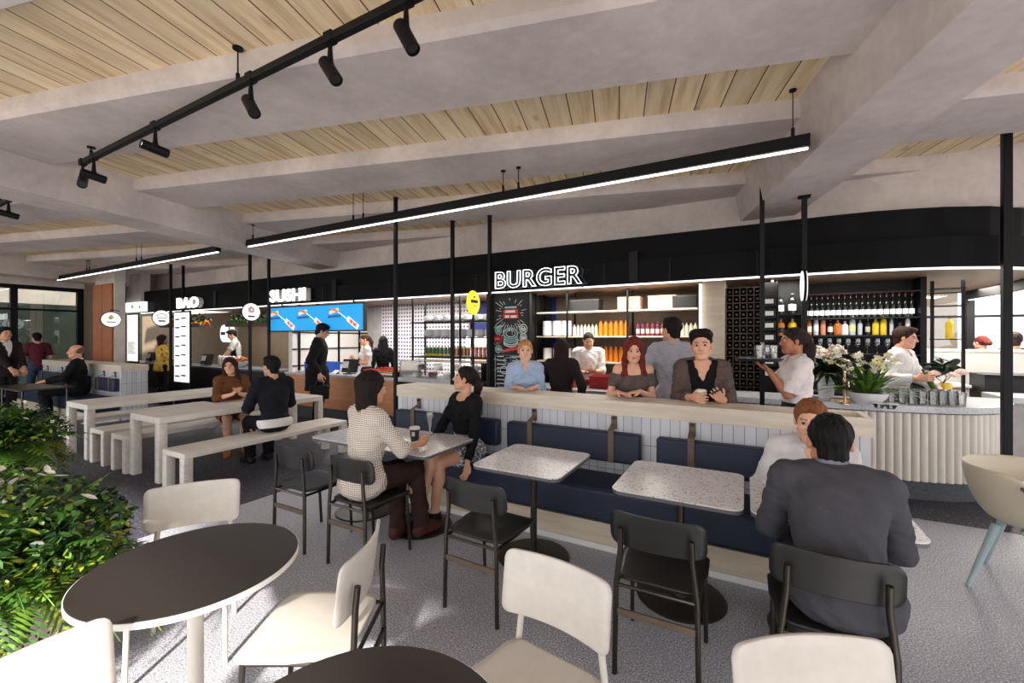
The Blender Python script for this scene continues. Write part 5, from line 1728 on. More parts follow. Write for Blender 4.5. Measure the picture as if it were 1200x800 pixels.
class Field:
    """a distance field sampled on a grid; parts are blended in one after the other"""

    def __init__(s, lo, hi, vox):
        s.vox = vox
        s.lo = np.array(lo) - 3 * vox
        n = np.ceil((np.array(hi) + 3 * vox - s.lo) / vox).astype(int) + 1
        s.n = n
        s.D = np.full(n, .5, np.float32)
        s.T = np.zeros(n, np.int16)
        s.ax = [s.lo[i] + vox * np.arange(n[i]) for i in range(3)]

    def box(s, lo, hi, pad):
        a = np.maximum(0, np.floor((np.array(lo) - pad - s.lo) / s.vox).astype(int))
        b = np.minimum(s.n, np.ceil((np.array(hi) + pad - s.lo) / s.vox).astype(int) + 1)
        if np.any(b <= a):
            return None
        sl = tuple(slice(int(a[i]), int(b[i])) for i in range(3))
        X = s.ax[0][sl[0]][:, None, None]; Y = s.ax[1][sl[1]][None, :, None]; Z = s.ax[2][sl[2]][None, None, :]
        return sl, X, Y, Z

    def blend(s, sl, d, k, tag, op='u'):
        D = s.D[sl]
        if op == 'u':
            h = np.clip(.5 + .5 * (D - d) / k, 0, 1)
            s.T[sl] = np.where(d < D, tag, s.T[sl])
            s.D[sl] = D + (d - D) * h - k * h * (1 - h)
        elif op == 's':
            h = np.clip(.5 - .5 * (D + d) / k, 0, 1)
            s.D[sl] = D + (-d - D) * h + k * h * (1 - h)
        elif op == 'i':
            s.D[sl] = np.maximum(D, d)

    def add(s, p):
        kind = p['k']; k = p.get('b', .02); tag = p.get('t', 0); op = p.get('op', 'u')
        inf = p.get('inf', 0)
        if kind == 'c':                     # rounded cone
            a, b, ra, rb = p['a'], p['c'], p['ra'] + inf, p['rb'] + inf
            r = max(ra, rb)
            g = s.box(np.minimum(a, b) - r, np.maximum(a, b) + r, k + 2 * s.vox)
            if g is None:
                return
            sl, X, Y, Z = g
            ba = b - a; L2 = max(1e-9, ba @ ba)
            t0 = ((X - a[0]) * ba[0] + (Y - a[1]) * ba[1] + (Z - a[2]) * ba[2]) / L2
            t = np.clip(t0, 0, 1)
            dx = X - a[0] - t * ba[0]; dy = Y - a[1] - t * ba[1]; dz = Z - a[2] - t * ba[2]
            d = np.sqrt(dx * dx + dy * dy + dz * dz) - (ra + t * (rb - ra))
            L = sqrt(L2)
            if p.get('flat'):
                d = np.maximum(d, (t0 - 1) * L)
            if p.get('flat0'):
                d = np.maximum(d, -t0 * L)
        elif kind == 'e':                   # ellipsoid in a turned frame
            c, R, r = p['a'], p['R'], np.array(p['r']) + inf
            m = np.abs(R) @ r
            g = s.box(c - m, c + m, k + 2 * s.vox)
            if g is None:
                return
            sl, X, Y, Z = g
            x, y, z = X - c[0], Y - c[1], Z - c[2]
            q = [R[0, i] * x + R[1, i] * y + R[2, i] * z for i in range(3)]
            k0 = np.sqrt(sum((q[i] / r[i]) ** 2 for i in range(3)))
            k1 = np.sqrt(sum((q[i] / r[i] ** 2) ** 2 for i in range(3)))
            d = k0 * (k0 - 1) / np.maximum(k1, 1e-6)
        elif kind == 'h':                   # half space: keeps n.x < c
            if 'lo' in p:
                g = s.box(p['lo'], p['hi'], 0)
            else:
                g = s.box(s.lo, s.lo + s.n * s.vox, 0)
            if g is None:
                return
            sl, X, Y, Z = g
            n = p['n']
            d = X * n[0] + Y * n[1] + Z * n[2] - p['d']
            s.blend(sl, d, k, tag, 'i')
            return
        elif kind == 'w':                   # carve a region bounded by planes (a wedge)
            g = s.box(s.lo, s.lo + s.n * s.vox, 0)
            sl, X, Y, Z = g
            d = None
            for n, c in p['pl']:
                e = X * n[0] + Y * n[1] + Z * n[2] - c
                d = e if d is None else np.maximum(d, e)
            s.D[sl] = np.maximum(s.D[sl], -d)
            return
        s.blend(sl, d.astype(np.float32), k, tag, op)

    def mesh(s):
        D = s.D; n = s.n
        sg = D < 0
        c = np.zeros(n - 1, np.uint8)
        for i in (0, 1):
            for j in (0, 1):
                for k in (0, 1):
                    c += sg[i:n[0] - 1 + i, j:n[1] - 1 + j, k:n[2] - 1 + k]
        act = np.argwhere((c > 0) & (c < 8))
        if len(act) == 0:
            return None
        idx = np.full(n - 1, -1, np.int32)
        idx[act[:, 0], act[:, 1], act[:, 2]] = np.arange(len(act))
        pos = np.zeros((len(act), 3)); cnt = np.zeros(len(act))
        cor = [(i, j, k) for i in (0, 1) for j in (0, 1) for k in (0, 1)]
        val = {q: D[act[:, 0] + q[0], act[:, 1] + q[1], act[:, 2] + q[2]] for q in cor}
        for q in cor:
            for ax in range(3):
                if q[ax]:
                    continue
                r = list(q); r[ax] = 1; r = tuple(r)
                a, b = val[q], val[r]
                m = (a < 0) != (b < 0)
                t = a[m] / (a[m] - b[m])
                pp = np.tile(np.array(q, float), (m.sum(), 1)); pp[:, ax] = t
                pos[m] += pp; cnt[m] += 1
        pos = (act + pos / cnt[:, None]) * s.vox + s.lo
        quads = []
        for ax in range(3):
            o1, o2 = [(1, 2), (2, 0), (0, 1)][ax]
            sa = [slice(0, n[i]) for i in range(3)]; sb = list(sa)
            sa[ax] = slice(0, n[ax] - 1); sb[ax] = slice(1, n[ax])
            A, B = sg[tuple(sa)], sg[tuple(sb)]
            e = np.argwhere(A != B)
            e = e[(e[:, o1] > 0) & (e[:, o2] > 0) & (e[:, o1] < n[o1] - 1) & (e[:, o2] < n[o2] - 1)]
            ins = A[e[:, 0], e[:, 1], e[:, 2]]
            def at(d1, d2):
                q = e.copy(); q[:, o1] -= d1; q[:, o2] -= d2
                return idx[q[:, 0], q[:, 1], q[:, 2]]
            q = np.stack([at(1, 1), at(0, 1), at(0, 0), at(1, 0)], 1)
            q[~ins] = q[~ins][:, ::-1]
            quads.append(q)
        quads = np.concatenate(quads)
        tags = s.T[act[:, 0], act[:, 1], act[:, 2]]
        return pos, quads, tags


def field_mesh(name, prims, vox, mats, parent, zone=None, grain=None):
    lo, hi = vec(9, 9, 9), vec(-9, -9, -9)
    for p in prims:
        if p['k'] in 'hw' or p.get('op', 'u') != 'u':
            continue
        if p['k'] == 'c':
            r = max(p['ra'], p['rb']) + p.get('inf', 0)
            lo = np.minimum(lo, np.minimum(p['a'], p['c']) - r); hi = np.maximum(hi, np.maximum(p['a'], p['c']) + r)
        else:
            m = np.abs(p['R']) @ (np.array(p['r']) + p.get('inf', 0))
            lo = np.minimum(lo, p['a'] - m); hi = np.maximum(hi, p['a'] + m)
    F = Field(lo, hi, vox)
    for p in prims:
        F.add(p)
    if grain:
        X = F.ax[0][:, None, None]; Y = F.ax[1][None, :, None]; Z = F.ax[2][None, None, :]
        if grain == 'hair':
            F.D += (.0016 * (np.sin(210 * X + 4 * np.sin(16 * Z)) + np.sin(190 * Y + 3 * np.sin(19 * Z + 1))) + .0012 * np.sin(90 * (X + Y) + 9 * Z)).astype(np.float32)
        else:
            F.D += (.0022 * np.sin(62 * X + 44 * Z + 3 * np.sin(21 * Y)) + .0022 * np.sin(58 * Y - 52 * Z + 3 * np.sin(17 * X + 1)) + .0012 * np.sin(150 * Z + 40 * X + 2 * np.sin(30 * Y))).astype(np.float32)
    got = F.mesh()
    if got is None:
        return None
    pos, quads, tags = got
    me = bpy.data.meshes.new(name)
    me.vertices.add(len(pos)); me.vertices.foreach_set('co', pos.astype(np.float32).ravel())
    nq = len(quads)
    me.loops.add(nq * 4); me.loops.foreach_set('vertex_index', quads.astype(np.int32).ravel())
    me.polygons.add(nq)
    me.polygons.foreach_set('loop_start', np.arange(0, nq * 4, 4, dtype=np.int32))
    me.polygons.foreach_set('loop_total', np.full(nq, 4, np.int32))
    mats = mats if isinstance(mats, list) else [mats]
    for m in mats:
        me.materials.append(m)
    if len(mats) > 1:
        tg = tags[quads[:, 0]].astype(np.int32)
        if zone is not None:
            tg = zone(pos[quads].mean(axis=1), tg)
        me.polygons.foreach_set('material_index', np.clip(tg, 0, len(mats) - 1).astype(np.int32))
    me.polygons.foreach_set('use_smooth', np.ones(nq, bool))
    me.update(calc_edges=True)
    me.validate()
    return link(name, me, parent)


def rotz(a):
    return np.array([[cos(a), -sin(a), 0], [sin(a), cos(a), 0], [0, 0, 1]])


def rotx(a):
    return np.array([[1, 0, 0], [0, cos(a), -sin(a)], [0, sin(a), cos(a)]])


def roty(a):
    return np.array([[cos(a), 0, sin(a)], [0, 1, 0], [-sin(a), 0, cos(a)]])


def cone(a, c, ra, rb, b=.02, **kw):
    return dict(k='c', a=np.array(a, float), c=np.array(c, float), ra=ra, rb=rb, b=b, **kw)


def ell(a, R, r, b=.02, **kw):
    return dict(k='e', a=np.array(a, float), R=R, r=r, b=b, **kw)


def ik(S, Wp, l1, l2, pole):
    d = Wp - S; L = np.linalg.norm(d)
    if L > (l1 + l2) * .995:
        Wp = S + d / L * (l1 + l2) * .995; d = Wp - S; L = np.linalg.norm(d)
    u = d / L
    x = (l1 * l1 - l2 * l2 + L * L) / (2 * L)
    h = sqrt(max(0, l1 * l1 - x * x))
    p = np.array(pole, float); p = unit(p - u * (p @ u))
    return S + u * x + p * h, Wp


SKIN = {}


def skin_mats(tone, lip, hairc):
    key = (tone, lip, hairc)
    if key not in SKIN:
        def mk(nm, c, rg):
            t = NT(nm); t.col(t.ramp(t.noise(t.coord(), 14, 3), [(.3, tuple(x * .92 for x in srgb(*c))), (.7, srgb(*c))]))
            t.b.inputs['Subsurface Weight'].default_value = .0
            return t.fin(rg, 0, .35)
        SKIN[key] = [mk('skin', tone, .5), mk('lips', lip, .45), mk('eyebrow', hairc, .8)]
    return SKIN[key]


HAIRM = {}


def hair_mat(c):
    if c not in HAIRM:
        t = NT('hair')
        n = t.noise(t.coord((60, 60, 9)), 1.0, 3)
        t.col(t.ramp(n, [(.3, tuple(x * .6 for x in srgb(*c))), (.7, tuple(min(1, x * 1.2) for x in srgb(*c)))]))
        t.bump(n, .8, .02)
        HAIRM[c] = t.fin(.72, 0, .2)
    return HAIRM[c]


CL = {}


def cl(name, c, rough=.85, **kw):
    key = (name, c)
    if key not in CL:
        CL[key] = cloth(name, srgb(*c), rough, **kw)
    return CL[key]


EYE_W = plain('eye_white', srgb(176, 168, 160), .4, var=.02)
EYE_D = plain('eye_iris', srgb(46, 32, 24), .25, var=.05)


def hand_prims(Wr, d, n, thumb, s, curl=.5, spread=.12, b=.006, grip=0):
    """palm and five fingers. d: wrist to knuckles, n: out of the palm, thumb: side the thumb leaves on"""
    d = unit(np.array(d, float)); n = np.array(n, float); n = unit(n - d * (n @ d)); t = np.cross(d, n)
    if t @ np.array(thumb, float) < 0:
        t = -t
    P = []
    kn = Wr + d * .088 * s
    offs = (.030, .010, -.010, -.029); lens = (.95, 1.05, 1.0, .80)
    for o, ln in zip(offs, lens):
        k0 = kn + t * o * s + d * (-.006 * abs(o) / .03) * s
        P.append(cone(Wr + t * o * .45 * s + d * .012 * s, k0, .015 * s, .0118 * s, .012))
    P.append(ell(Wr + d * .052 * s + n * .004 * s, np.stack([t, d, n], 1), (.040 * s, .048 * s, .014 * s), .012))
    for i, (o, ln) in enumerate(zip(offs, lens)):
        p = kn + t * o * s
        dirv = unit(d + t * (o / .03) * spread)
        a = curl * (.75 + .12 * i)
        for L, r, f in ((.043, .0098, .8), (.027, .0088, 1.1), (.021, .0078, .9)):
            c_, s_ = cos(a * f), sin(a * f)
            dirv = unit(dirv * c_ + n * s_)
            q = p + dirv * L * ln * s
            P.append(cone(p, q, r * s, (r - .0007) * s, .004 if p is not kn else .008))
            p = q
            nn = n - dirv * (n @ dirv)
            n_loc = unit(nn) if np.linalg.norm(nn) > .2 else n
    # thumb: from the side of the palm near its base
    p = Wr + d * .022 * s + t * .026 * s
    dv = unit(d * .62 + t * .72 + n * (.25 + grip * .4))
    for L, r in ((.038, .0125), (.032, .0108), (.026, .0092)):
        q = p + dv * L * s
        P.append(cone(p, q, r * s, (r - .001) * s, .008)); p = q
        dv = unit(dv * .8 + d * .38 + n * (.05 + grip * .45) - t * .12 * (1 + grip))
    for p in P:
        p['b'] = min(p['b'], .010)
    return P


def person(label, loc, rz, s=1.0, fem=False, seat=None, lean=0, twist=0, side=0, yaw=0, pitch=0, roll=0, lh=None, rh=None, lhd=None, rhd=None, le=None, re=None,
           knees=None, ankles=None, toes=None, tone=(206, 160, 132), hairc=(40, 30, 26), hair='short', outfit=(), vox=.008, shoes=(30, 28, 28), shoulder=1.0, eyes=True, curl=.45, build=1.0, pel=None, group='people in the food hall', headsc=1.0, neckdn=0, smile=0):
    t = thing('person', label, 'person', loc, rz, group)
    V = vec
    P = V(0, 0, (seat + .105 * s) if seat is not None else .95 * s)
    if pel is not None:
        P = np.array(pel, float)
    R0 = rotz(twist) @ roty(side) @ rotx(-lean)
    upv, fw, rt = R0[:, 2], R0[:, 1], R0[:, 0]
    T = lambda x, y, z: P + rt * x * s + fw * y * s + upv * z * s
    sw = (.158 if fem else .178) * shoulder
    N = T(0, -.01, .515)
    SL, SR = T(-sw, 0, .455), T(sw, 0, .455)
    # head
    RH = rotz(yaw) @ rotx(pitch) @ roty(roll)
    nk = unit(upv * .75 + V(0, 0, 1) * .25)
    Hc = N + nk * (.088 - neckdn) * s + RH @ V(0, .028, .068) * s
    hs = s * headsc * (.97 if fem else 1.0)
    H = lambda x, y, z: Hc + RH @ V(x, y, z) * hs
    hip = {-1: P + V(-.085, 0, -.01) * s, 1: P + V(.085, 0, -.01) * s}
    l1, l2 = .43 * s, .43 * s
    # legs
    if knees is None:
        if seat is None:
            knees = (V(-.10, .025, .50) * s, V(.10, .025, .50) * s)
        else:
            knees = (P + V(-.11, .42, -.03) * s, P + V(.11, .42, -.03) * s)
    if ankles is None:
        if seat is None:
            ankles = (V(-.105, -.02, .085) * s, V(.105, -.02, .085) * s)
        else:
            ankles = tuple(V(k[0], k[1] - .03 * s, .085 * s) for k in knees)
    knees = [np.array(k, float) for k in knees]; ankles = [np.array(k, float) for k in ankles]
    if toes is None:
        toes = [a + V(.02 * (1 if i else -1), .135, -.05) * s for i, a in enumerate(ankles)]
    toes = [np.array(k, float) for k in toes]
    # arms
    u1, u2 = .285 * s, .255 * s
    hands = {}
    arms = {}
    for sg, S, tgt, hd, pole in ((-1, SL, lh, lhd, le), (1, SR, rh, rhd, re)):
        if tgt is None:
            tgt = S + V(sg * .07, .06, -.52) * s
            hd = hd or ((0, .05, -1), (-sg, .2, 0), (0, 1, 0))
        if pole is None:
            pole = (sg * .5, -.6, -.55)
        E, Wr = ik(np.array(S), np.array(tgt, float), u1, u2, pole)
        arms[sg] = (S, E, Wr)
        if hd is None:
            f = unit(Wr - E)
            hd = (f, (-sg * .3, 0, -1), (-sg, .3, .2))
        hands[sg] = hd
    w = build
    fm = 1.0 if fem else 0.0
    RP = rotz(twist * .3)
    tor = [
        ell(P + V(0, -.005, .0) * s, RP, V(.168 + .006 * fm, .112, .125) * s * w, .04),
        ell(P + V(0, -.055, -.055) * s, RP, V(.145, .075, .085) * s * w, .04),
        ell(T(0, .0, .20), R0, V(.140 - .014 * fm, .098, .14) * s * w, .05),
        ell(T(0, .0, .345), R0, V(.163 - .012 * fm, .112, .165) * s * w, .05),
        cone(SL - rt * -.015 * s, SR - rt * .015 * s, .056 * s, .056 * s, .05),
        cone(T(-.06, -.015, .50), T(-sw + .02, -.01, .475), .040 * s, .045 * s, .04),
        cone(T(.06, -.015, .50), T(sw - .02, -.01, .475), .040 * s, .045 * s, .04),
    ]
    if seat is not None:                # flattened by the seat
        tor[0] = ell(P + V(0, -.005, .01), RP, V(.172 + .006 * fm, .115, .104) * s * w, .04)
        tor[1] = ell(P + V(0, -.055, -.022) * s, RP, V(.152, .080, .072) * s * w, .04)
    if fem:
        tor += [ell(T(-.072, .085, .335), R0, V(.062, .055, .060) * s, .03), ell(T(.072, .085, .335), R0, V(.062, .055, .060) * s, .03)]
    neck = [cone(T(0, -.012, .47), H(0, -.03, -.055), .058 * s * (.86 if fem else 1), .054 * s * (.86 if fem else 1), .03)]
    arm = {}
    for sg in (-1, 1):
        S, E, Wr = arms[sg]
        k = .90 if fem else 1.06
        arm[sg] = ([cone(S, E, .046 * s * k * w, .038 * s * k, .03)], [cone(E, E + (Wr - E) * .35, .038 * s * k, .040 * s * k, .015), cone(E + (Wr - E) * .3, Wr, .040 * s * k, .0265 * s * k, .015)])
    leg = {}
    for i, sg in enumerate((-1, 1)):
        K, A = knees[i], ankles[i]
        leg[sg] = ([cone(hip[sg] + (V(0, 0, .012) if seat is not None else 0), K, (.084 if seat is not None else .088) * s * w, .056 * s, .04)], [cone(K, A, .054 * s, .038 * s, .02), ell(K + (A - K) * .3 + V(0, -.016, 0) * s, np.eye(3), V(.048, .052, .10) * s, .03)])
    foot = {}
    for i, sg in enumerate((-1, 1)):
        A, Tt = ankles[i], toes[i]
        fd = unit(Tt - A)
        heel = A + V(0, 0, -.045) * s - V(fd[0], fd[1], 0) * .035 * s
        foot[sg] = [cone(A, heel, .036 * s, .032 * s, .02), cone(heel, Tt, .034 * s, .028 * s, .02), cone(A, Tt, .034 * s, .026 * s, .03)]
    # head, face
    RHs = RH
    head = [
        ell(H(0, -.018, .032), RHs, V(.0755, .096, .088) * hs, .03),
        ell(H(0, .026, -.042), RHs, V(.0585 - .003 * fm, .066, .073 - .003 * fm) * hs, .03),
        ell(H(0, .060, -.094), RHs, V(.026 - .005 * fm, .022, .018) * hs, .025),
        cone(H(-.052, .008, -.062), H(-.02, .058, -.096), .017 * hs, .016 * hs, .03), cone(H(.052, .008, -.062), H(.02, .058, -.096), .017 * hs, .016 * hs, .03),
        cone(H(-.034, .078, .026), H(.034, .078, .026), .0095 * hs, .0095 * hs, .018),
        ell(H(-.042, .066, -.025), RHs, V(.02, .018, .018) * hs, .025), ell(H(.042, .066, -.025), RHs, V(.02, .018, .018) * hs, .025),
        ell(H(-.0305, .098, .0075), RHs, V(.0145, .013, .0070) * hs, .010, op='s'), ell(H(.0305, .098, .0075), RHs, V(.0145, .013, .0070) * hs, .010, op='s'),
        cone(H(0, .086, .012), H(0, .106, -.026), .0075 * hs, .0115 * hs, .012),
        ell(H(-.012, .097, -.031), RHs, V(.009, .010, .007) * hs, .006), ell(H(.012, .097, -.031), RHs, V(.009, .010, .007) * hs, .006),
        cone(H(-.023, .0822, -.0610 + .006 * smile), H(0, .0870, -.0585 - .002 * smile), .0040 * hs, (.0062 + .0008 * fm) * hs, .005, t=1), cone(H(.023, .0822, -.0610 + .006 * smile), H(0, .0870, -.0585 - .002 * smile), .0040 * hs, (.0062 + .0008 * fm) * hs, .005, t=1),
        cone(H(-.019, .0825, -.0640 + .005 * smile), H(0, .0850, -.0678), .0038 * hs, (.0066 + .0012 * fm) * hs, .005, t=1), cone(H(.019, .0825, -.0640 + .005 * smile), H(0, .0850, -.0678), .0038 * hs, (.0066 + .0012 * fm) * hs, .005, t=1),
        ell(H(-.077, -.008, -.006), RHs @ rotz(.35), V(.010, .019, .031) * hs, .008), ell(H(.077, -.008, -.006), RHs @ rotz(-.35), V(.010, .019, .031) * hs, .008),
    ]
    hp = {}
    for sg in (-1, 1):
        d_, n_, th_ = hands[sg]
        cu = curl[0 if sg < 0 else 1] if isinstance(curl, (tuple, list)) else curl
        hp[sg] = hand_prims(arms[sg][2], d_, n_, th_, s * (.90 if fem else 1.0), cu)
    body = tor + neck + arm[-1][0] + arm[-1][1] + arm[1][0] + arm[1][1] + leg[-1][0] + leg[-1][1] + leg[1][0] + leg[1][1] + foot[-1] + foot[1] + head + hp[-1] + hp[1]
    body = [dict(p) for p in body]
    Hi = np.linalg.inv(RH)

    def zone(c, tg):
        q = ((c - Hc) @ Hi.T) / hs
        ax = np.abs(q[:, 0])
        br = (ax > .014) & (ax < .048) & (q[:, 1] > .050) & (np.abs(q[:, 2] - .0285 + .05 * (ax - .030) + 9 * (ax - .031) ** 2) < .0032)
        tg = np.where(br, 2, tg)
        return tg
    lip = tuple(int(a * f) for a, f in zip(tone, (.94, .78, .74))) if not fem else tuple(int(a * f) for a, f in zip(tone, (.93, .62, .60)))
    field_mesh('body', body, vox, skin_mats(tone, lip, tuple(int(x * .62 + y * .30) for x, y in zip(hairc, tone))), t, zone)
    if eyes:
        for sg in (-1, 1):
            e = MB(); M = Matrix(RH.tolist()).to_4x4()
            e.ball((0, 0, 0), .0120 * hs, 14)
            ir = MB(); 
            for i in range(len(e.f)):
                c = sum((Vector(e.v[j]) for j in e.f[i]), Vector()) / len(e.f[i])
                if c.y > .0076 * hs and abs(c.x) < .0062 * hs:
                    e.mi[i] = 1
            e.v = [tuple(M @ Vector(q) + Vector(H(sg * .0305, .0808, .007))) for q in e.v]
            e.build('eye', [EYE_W, EYE_D], t)
    # ------- hair
    hv = max(.006, vox * .9)
    cap = lambda inf, dz=0: ell(H(0, -.020, .034 + dz), RH, (V(.0755, .096, .088) + inf) * hs, .02)
    nrm = lambda x, y, z: RH @ unit(V(x, y, z))
    def keep(x, y, z, c):               # keep head-local (x,y,z).p < c
        n = RH @ V(x, y, z)
        return dict(k='h', n=n, d=float(n @ Hc) + c * hs)
    HP = None
    if hair == 'short':
        HP = [cap(.010, .004), ell(H(0, -.052, -.052), RH, V(.056, .052, .052) * hs, .025), ell(H(0, .045, .098), RH, V(.058, .045, .028) * hs, .03), keep(0, .80, -.60, .016), keep(0, 0, -1, .090), keep(0, .48, -.88, .060)]
    elif hair == 'buzz':
        HP = [cap(.006, .002), ell(H(0, -.052, -.052), RH, V(.056, .052, .052) * hs, .025), keep(0, .80, -.60, .012), keep(0, 0, -1, .098), keep(0, .50, -.87, .066)]
    elif hair == 'quiff':
        HP = [cap(.011, .006), ell(H(0, .055, .108), RH, V(.068, .052, .034) * hs, .03), ell(H(.05, .03, .09), RH, V(.04, .05, .04) * hs, .03), ell(H(-.05, .03, .09), RH, V(.04, .05, .04) * hs, .03), keep(0, .74, -.68, .002), keep(0, 0, -1, .05), keep(0, .35, -.94, .04)]
    elif hair == 'bald':
        HP = [cap(.006), keep(0, .6, .8, .012), keep(0, .9, 0, .03), keep(0, 0, -1, .06)]
    elif hair == 'bob':
        HP = [cap(.014, .002)]
        for sg in (-1, 1):
            HP += [cone(H(sg * .066, -.015, .03), H(sg * .078, -.01, -.12), .030 * hs, .024 * hs, .03), cone(H(sg * .05, -.06, .03), H(sg * .062, -.058, -.135), .045 * hs, .034 * hs, .03)]
        HP += [cone(H(0, -.075, .03), H(0, -.078, -.135), .05 * hs, .036 * hs, .04), ell(H(0, .10, -.03), RH, V(.056, .09, .10) * hs, .02, op='s'), keep(0, .80, -.45, .030) if False else keep(0, 1, 0, .085)]
    elif hair in ('long', 'longwavy'):
        HP = [cap(.013, .003)]
        dwn = V(0, 0, -1)
        for sg in (-1, 1):
            a = H(sg * .064, .005, .03); b = H(sg * .080, .012, -.09); c = N + rt * sg * .095 * s + fw * .075 * s - upv * (.05 if hair == 'long' else .10) * s
            HP += [cone(a, b, .030 * hs, .026 * hs, .03), cone(b, c, .028 * hs, .030 * hs, .03), cone(c, c - upv * .13 * s + fw * .02 * s, .030 * hs, .016 * hs, .03)]
            HP += [cone(H(sg * .05, -.05, .02), N + rt * sg * .07 * s - fw * .075 * s - upv * .12 * s, .045 * hs, .036 * hs, .03)]
        HP += [cone(H(0, -.07, .03), N - fw * .09 * s - upv * .16 * s, .055 * hs, .04 * hs, .04), ell(H(0, .105, -.035), RH, V(.055, .09, .105) * hs, .02, op='s')]
    elif hair in ('pony', 'bun'):
        HP = [cap(.009, .002), keep(0, .76, -.65, .018), keep(0, 0, -1, .06)]
        HP.append(ell(H(0, -.11, .045), RH, V(.03, .028, .03) * hs, .02))
        if hair == 'pony':
            a = H(0, -.125, .03); b = H(0, -.150, -.06); c = N - fw * .105 * s - upv * .10 * s
            HP += [cone(a, b, .032 * hs, .040 * hs, .02), cone(b, c, .040 * hs, .030 * hs, .02), cone(c, c - upv * .11 * s, .026 * hs, .010 * hs, .02)]
        else:
            HP.append(ell(H(0, -.125, .0), RH, V(.042, .042, .045) * hs, .02))
    if HP:
        field_mesh('hair', HP, hv, hair_mat(hairc), t, grain='hair')
    # ------- clothes
    gv = max(vox, .0065)
    shoe_m = None
    for g in outfit:
        kind = g['g']; m = g['m']; inf = g.get('inf', .012) * s
        nm = g.get('n', kind)
        lab = None
        Q = []
        infl = lambda L, d=0: [dict(p, inf=inf + d) for p in L]
        if kind in ('shirt', 'jacket', 'top'):
            Q += infl(tor)
            hem = g.get('hem', -.08)
            if hem < -.10:                  # skirts of a coat or jacket cover the hips
                if seat is None:
                    Q.append(cone(P + V(0, 0, -.02) * s, P + V(0, 0, hem - .05) * s, .15 * s * w, .165 * s * w, .05, inf=inf))
                else:
                    Q += [dict(p, inf=inf + .006) for p in (tor[0], tor[1])]
            Q.append(dict(k='h', n=-V(0, 0, 1), d=-(P[2] + hem * s)))
            nl = g.get('neck', 'crew')
            if nl == 'crew':
                Q.append(ell(N + upv * .035 * s + fw * .012 * s, R0, V(.066, .072, .05) * s, .01, op='s'))
            elif nl == 'scoop':
                Q.append(ell(N + upv * .02 * s + fw * .03 * s, R0, V(.088, .10, .085) * s, .01, op='s'))
            elif nl == 'offshoulder':
                Q.append(dict(k='h', n=upv, d=float(upv @ T(0, 0, .425))))
            elif nl == 'tank':
                Q.append(ell(N + upv * .02 * s + fw * .03 * s, R0, V(.085, .12, .10) * s, .01, op='s'))
                for sg in (-1, 1):
                    Q.append(ell(T(sg * (sw + .015), 0, .44), R0, V(.05, .12, .10) * s, .01, op='s'))
            elif nl in ('v', 'collar', 'lapel', 'open'):
                z0 = {'v': .34, 'collar': .43, 'lapel': .22, 'open': -.3}[nl]
                sl_ = {'v': .42, 'collar': .5, 'lapel': .26, 'open': .16}[nl]
                o = T(0, 0, z0)
                na = unit(rt - upv * sl_); nb = unit(-rt - upv * sl_)
                Q.append(dict(k='w', pl=[(na, float(na @ o)), (nb, float(nb @ o)), (-fw, float(-(fw @ T(0, .02, 0)))), (-upv, float(-(upv @ o)))]))
                Q.append(ell(N + upv * .045 * s + fw * .010 * s, R0, V(.060, .064, .05) * s, .008, op='s'))
            sl = g.get('sleeve', 1.0); sl0 = g.get('sl0', 0)
            for sg in (-1, 1):
                S, E, Wr = arms[sg]
                k = .90 if fem else 1.06
                ex = g.get('arm', .004) * s
                S0 = S + (E - S) * sl0
                if sl > 0:
                    if sl <= .5:
                        f = sl / .5
                        q = S + (E - S) * f
                        Q.append(cone(S0, q, .047 * s * k * w, (.047 - .007 * f) * s * k, .03, inf=inf + ex, flat=1, flat0=sl0 > 0))
                    else:
                        f = (sl - .5) / .5
                        q = E + (Wr - E) * f
                        Q.append(cone(S0, E, .047 * s * k * w, .040 * s * k, .03, inf=inf + ex * .6))
                        Q.append(cone(E, q, .040 * s * k, (.040 - .011 * f) * s * k, .02, inf=inf * .8 + ex, flat=1))
        elif kind == 'trousers':
            Q += infl(tor[:2])
            Q += infl(tor[2:3], -.002)
            Q.append(dict(k='h', n=upv, d=float(upv @ T(0, 0, g.get('waist', .10)))))
            for sg in (-1, 1):
                i = 0 if sg < 0 else 1
                K, A = knees[i], ankles[i]
                Q += infl(leg[sg][0])
                Q.append(cone(K, A + (A - K) * .02, .060 * s, .05 * s, .03, inf=inf, flat=1))
        elif kind == 'skirt':
            Q += infl(tor[:3])
            Q.append(dict(k='h', n=upv, d=float(upv @ T(0, 0, g.get('waist', .16)))))
            for sg in (-1, 1):
                i = 0 if sg < 0 else 1
                K = knees[i]; f = g.get('len', .7)
                Q.append(cone(hip[sg], hip[sg] + (K - hip[sg]) * f, .095 * s, (.095 - .03 * f) * s, .06, inf=inf, flat=1))
        elif kind == 'dress':
            Q += infl(tor)
            for sg in (-1, 1):
                i = 0 if sg < 0 else 1
                K = knees[i]; f = g.get('len', .9)
                Q.append(cone(hip[sg], hip[sg] + (K - hip[sg]) * f, .095 * s, (.09 - .02 * f) * s, .07, inf=inf, flat=1))
        elif kind == 'collar':
            for dz, rr in ((.03, .064), (.05, .062)):
                pass
            ring = []
            c = N + upv * .026 * s
            for j in range(14):
                a = radians(35) + radians(290) * j / 13
                ring.append(c + rt * sin(a) * .068 * s + fw * (cos(a) * .066 + .004) * s - upv * (.02 * max(0, cos(a)) ** 1) * s)
            for a, b in zip(ring[:-1], ring[1:]):
                Q.append(cone(a, b, .014 * s, .014 * s, .012))
            for sg, e in ((1, ring[0]), (-1, ring[-1])):
                Q.append(cone(e, e + fw * .012 * s - upv * .055 * s + rt * sg * .012 * s, .013 * s, .007 * s, .01))
        elif kind == 'apron':
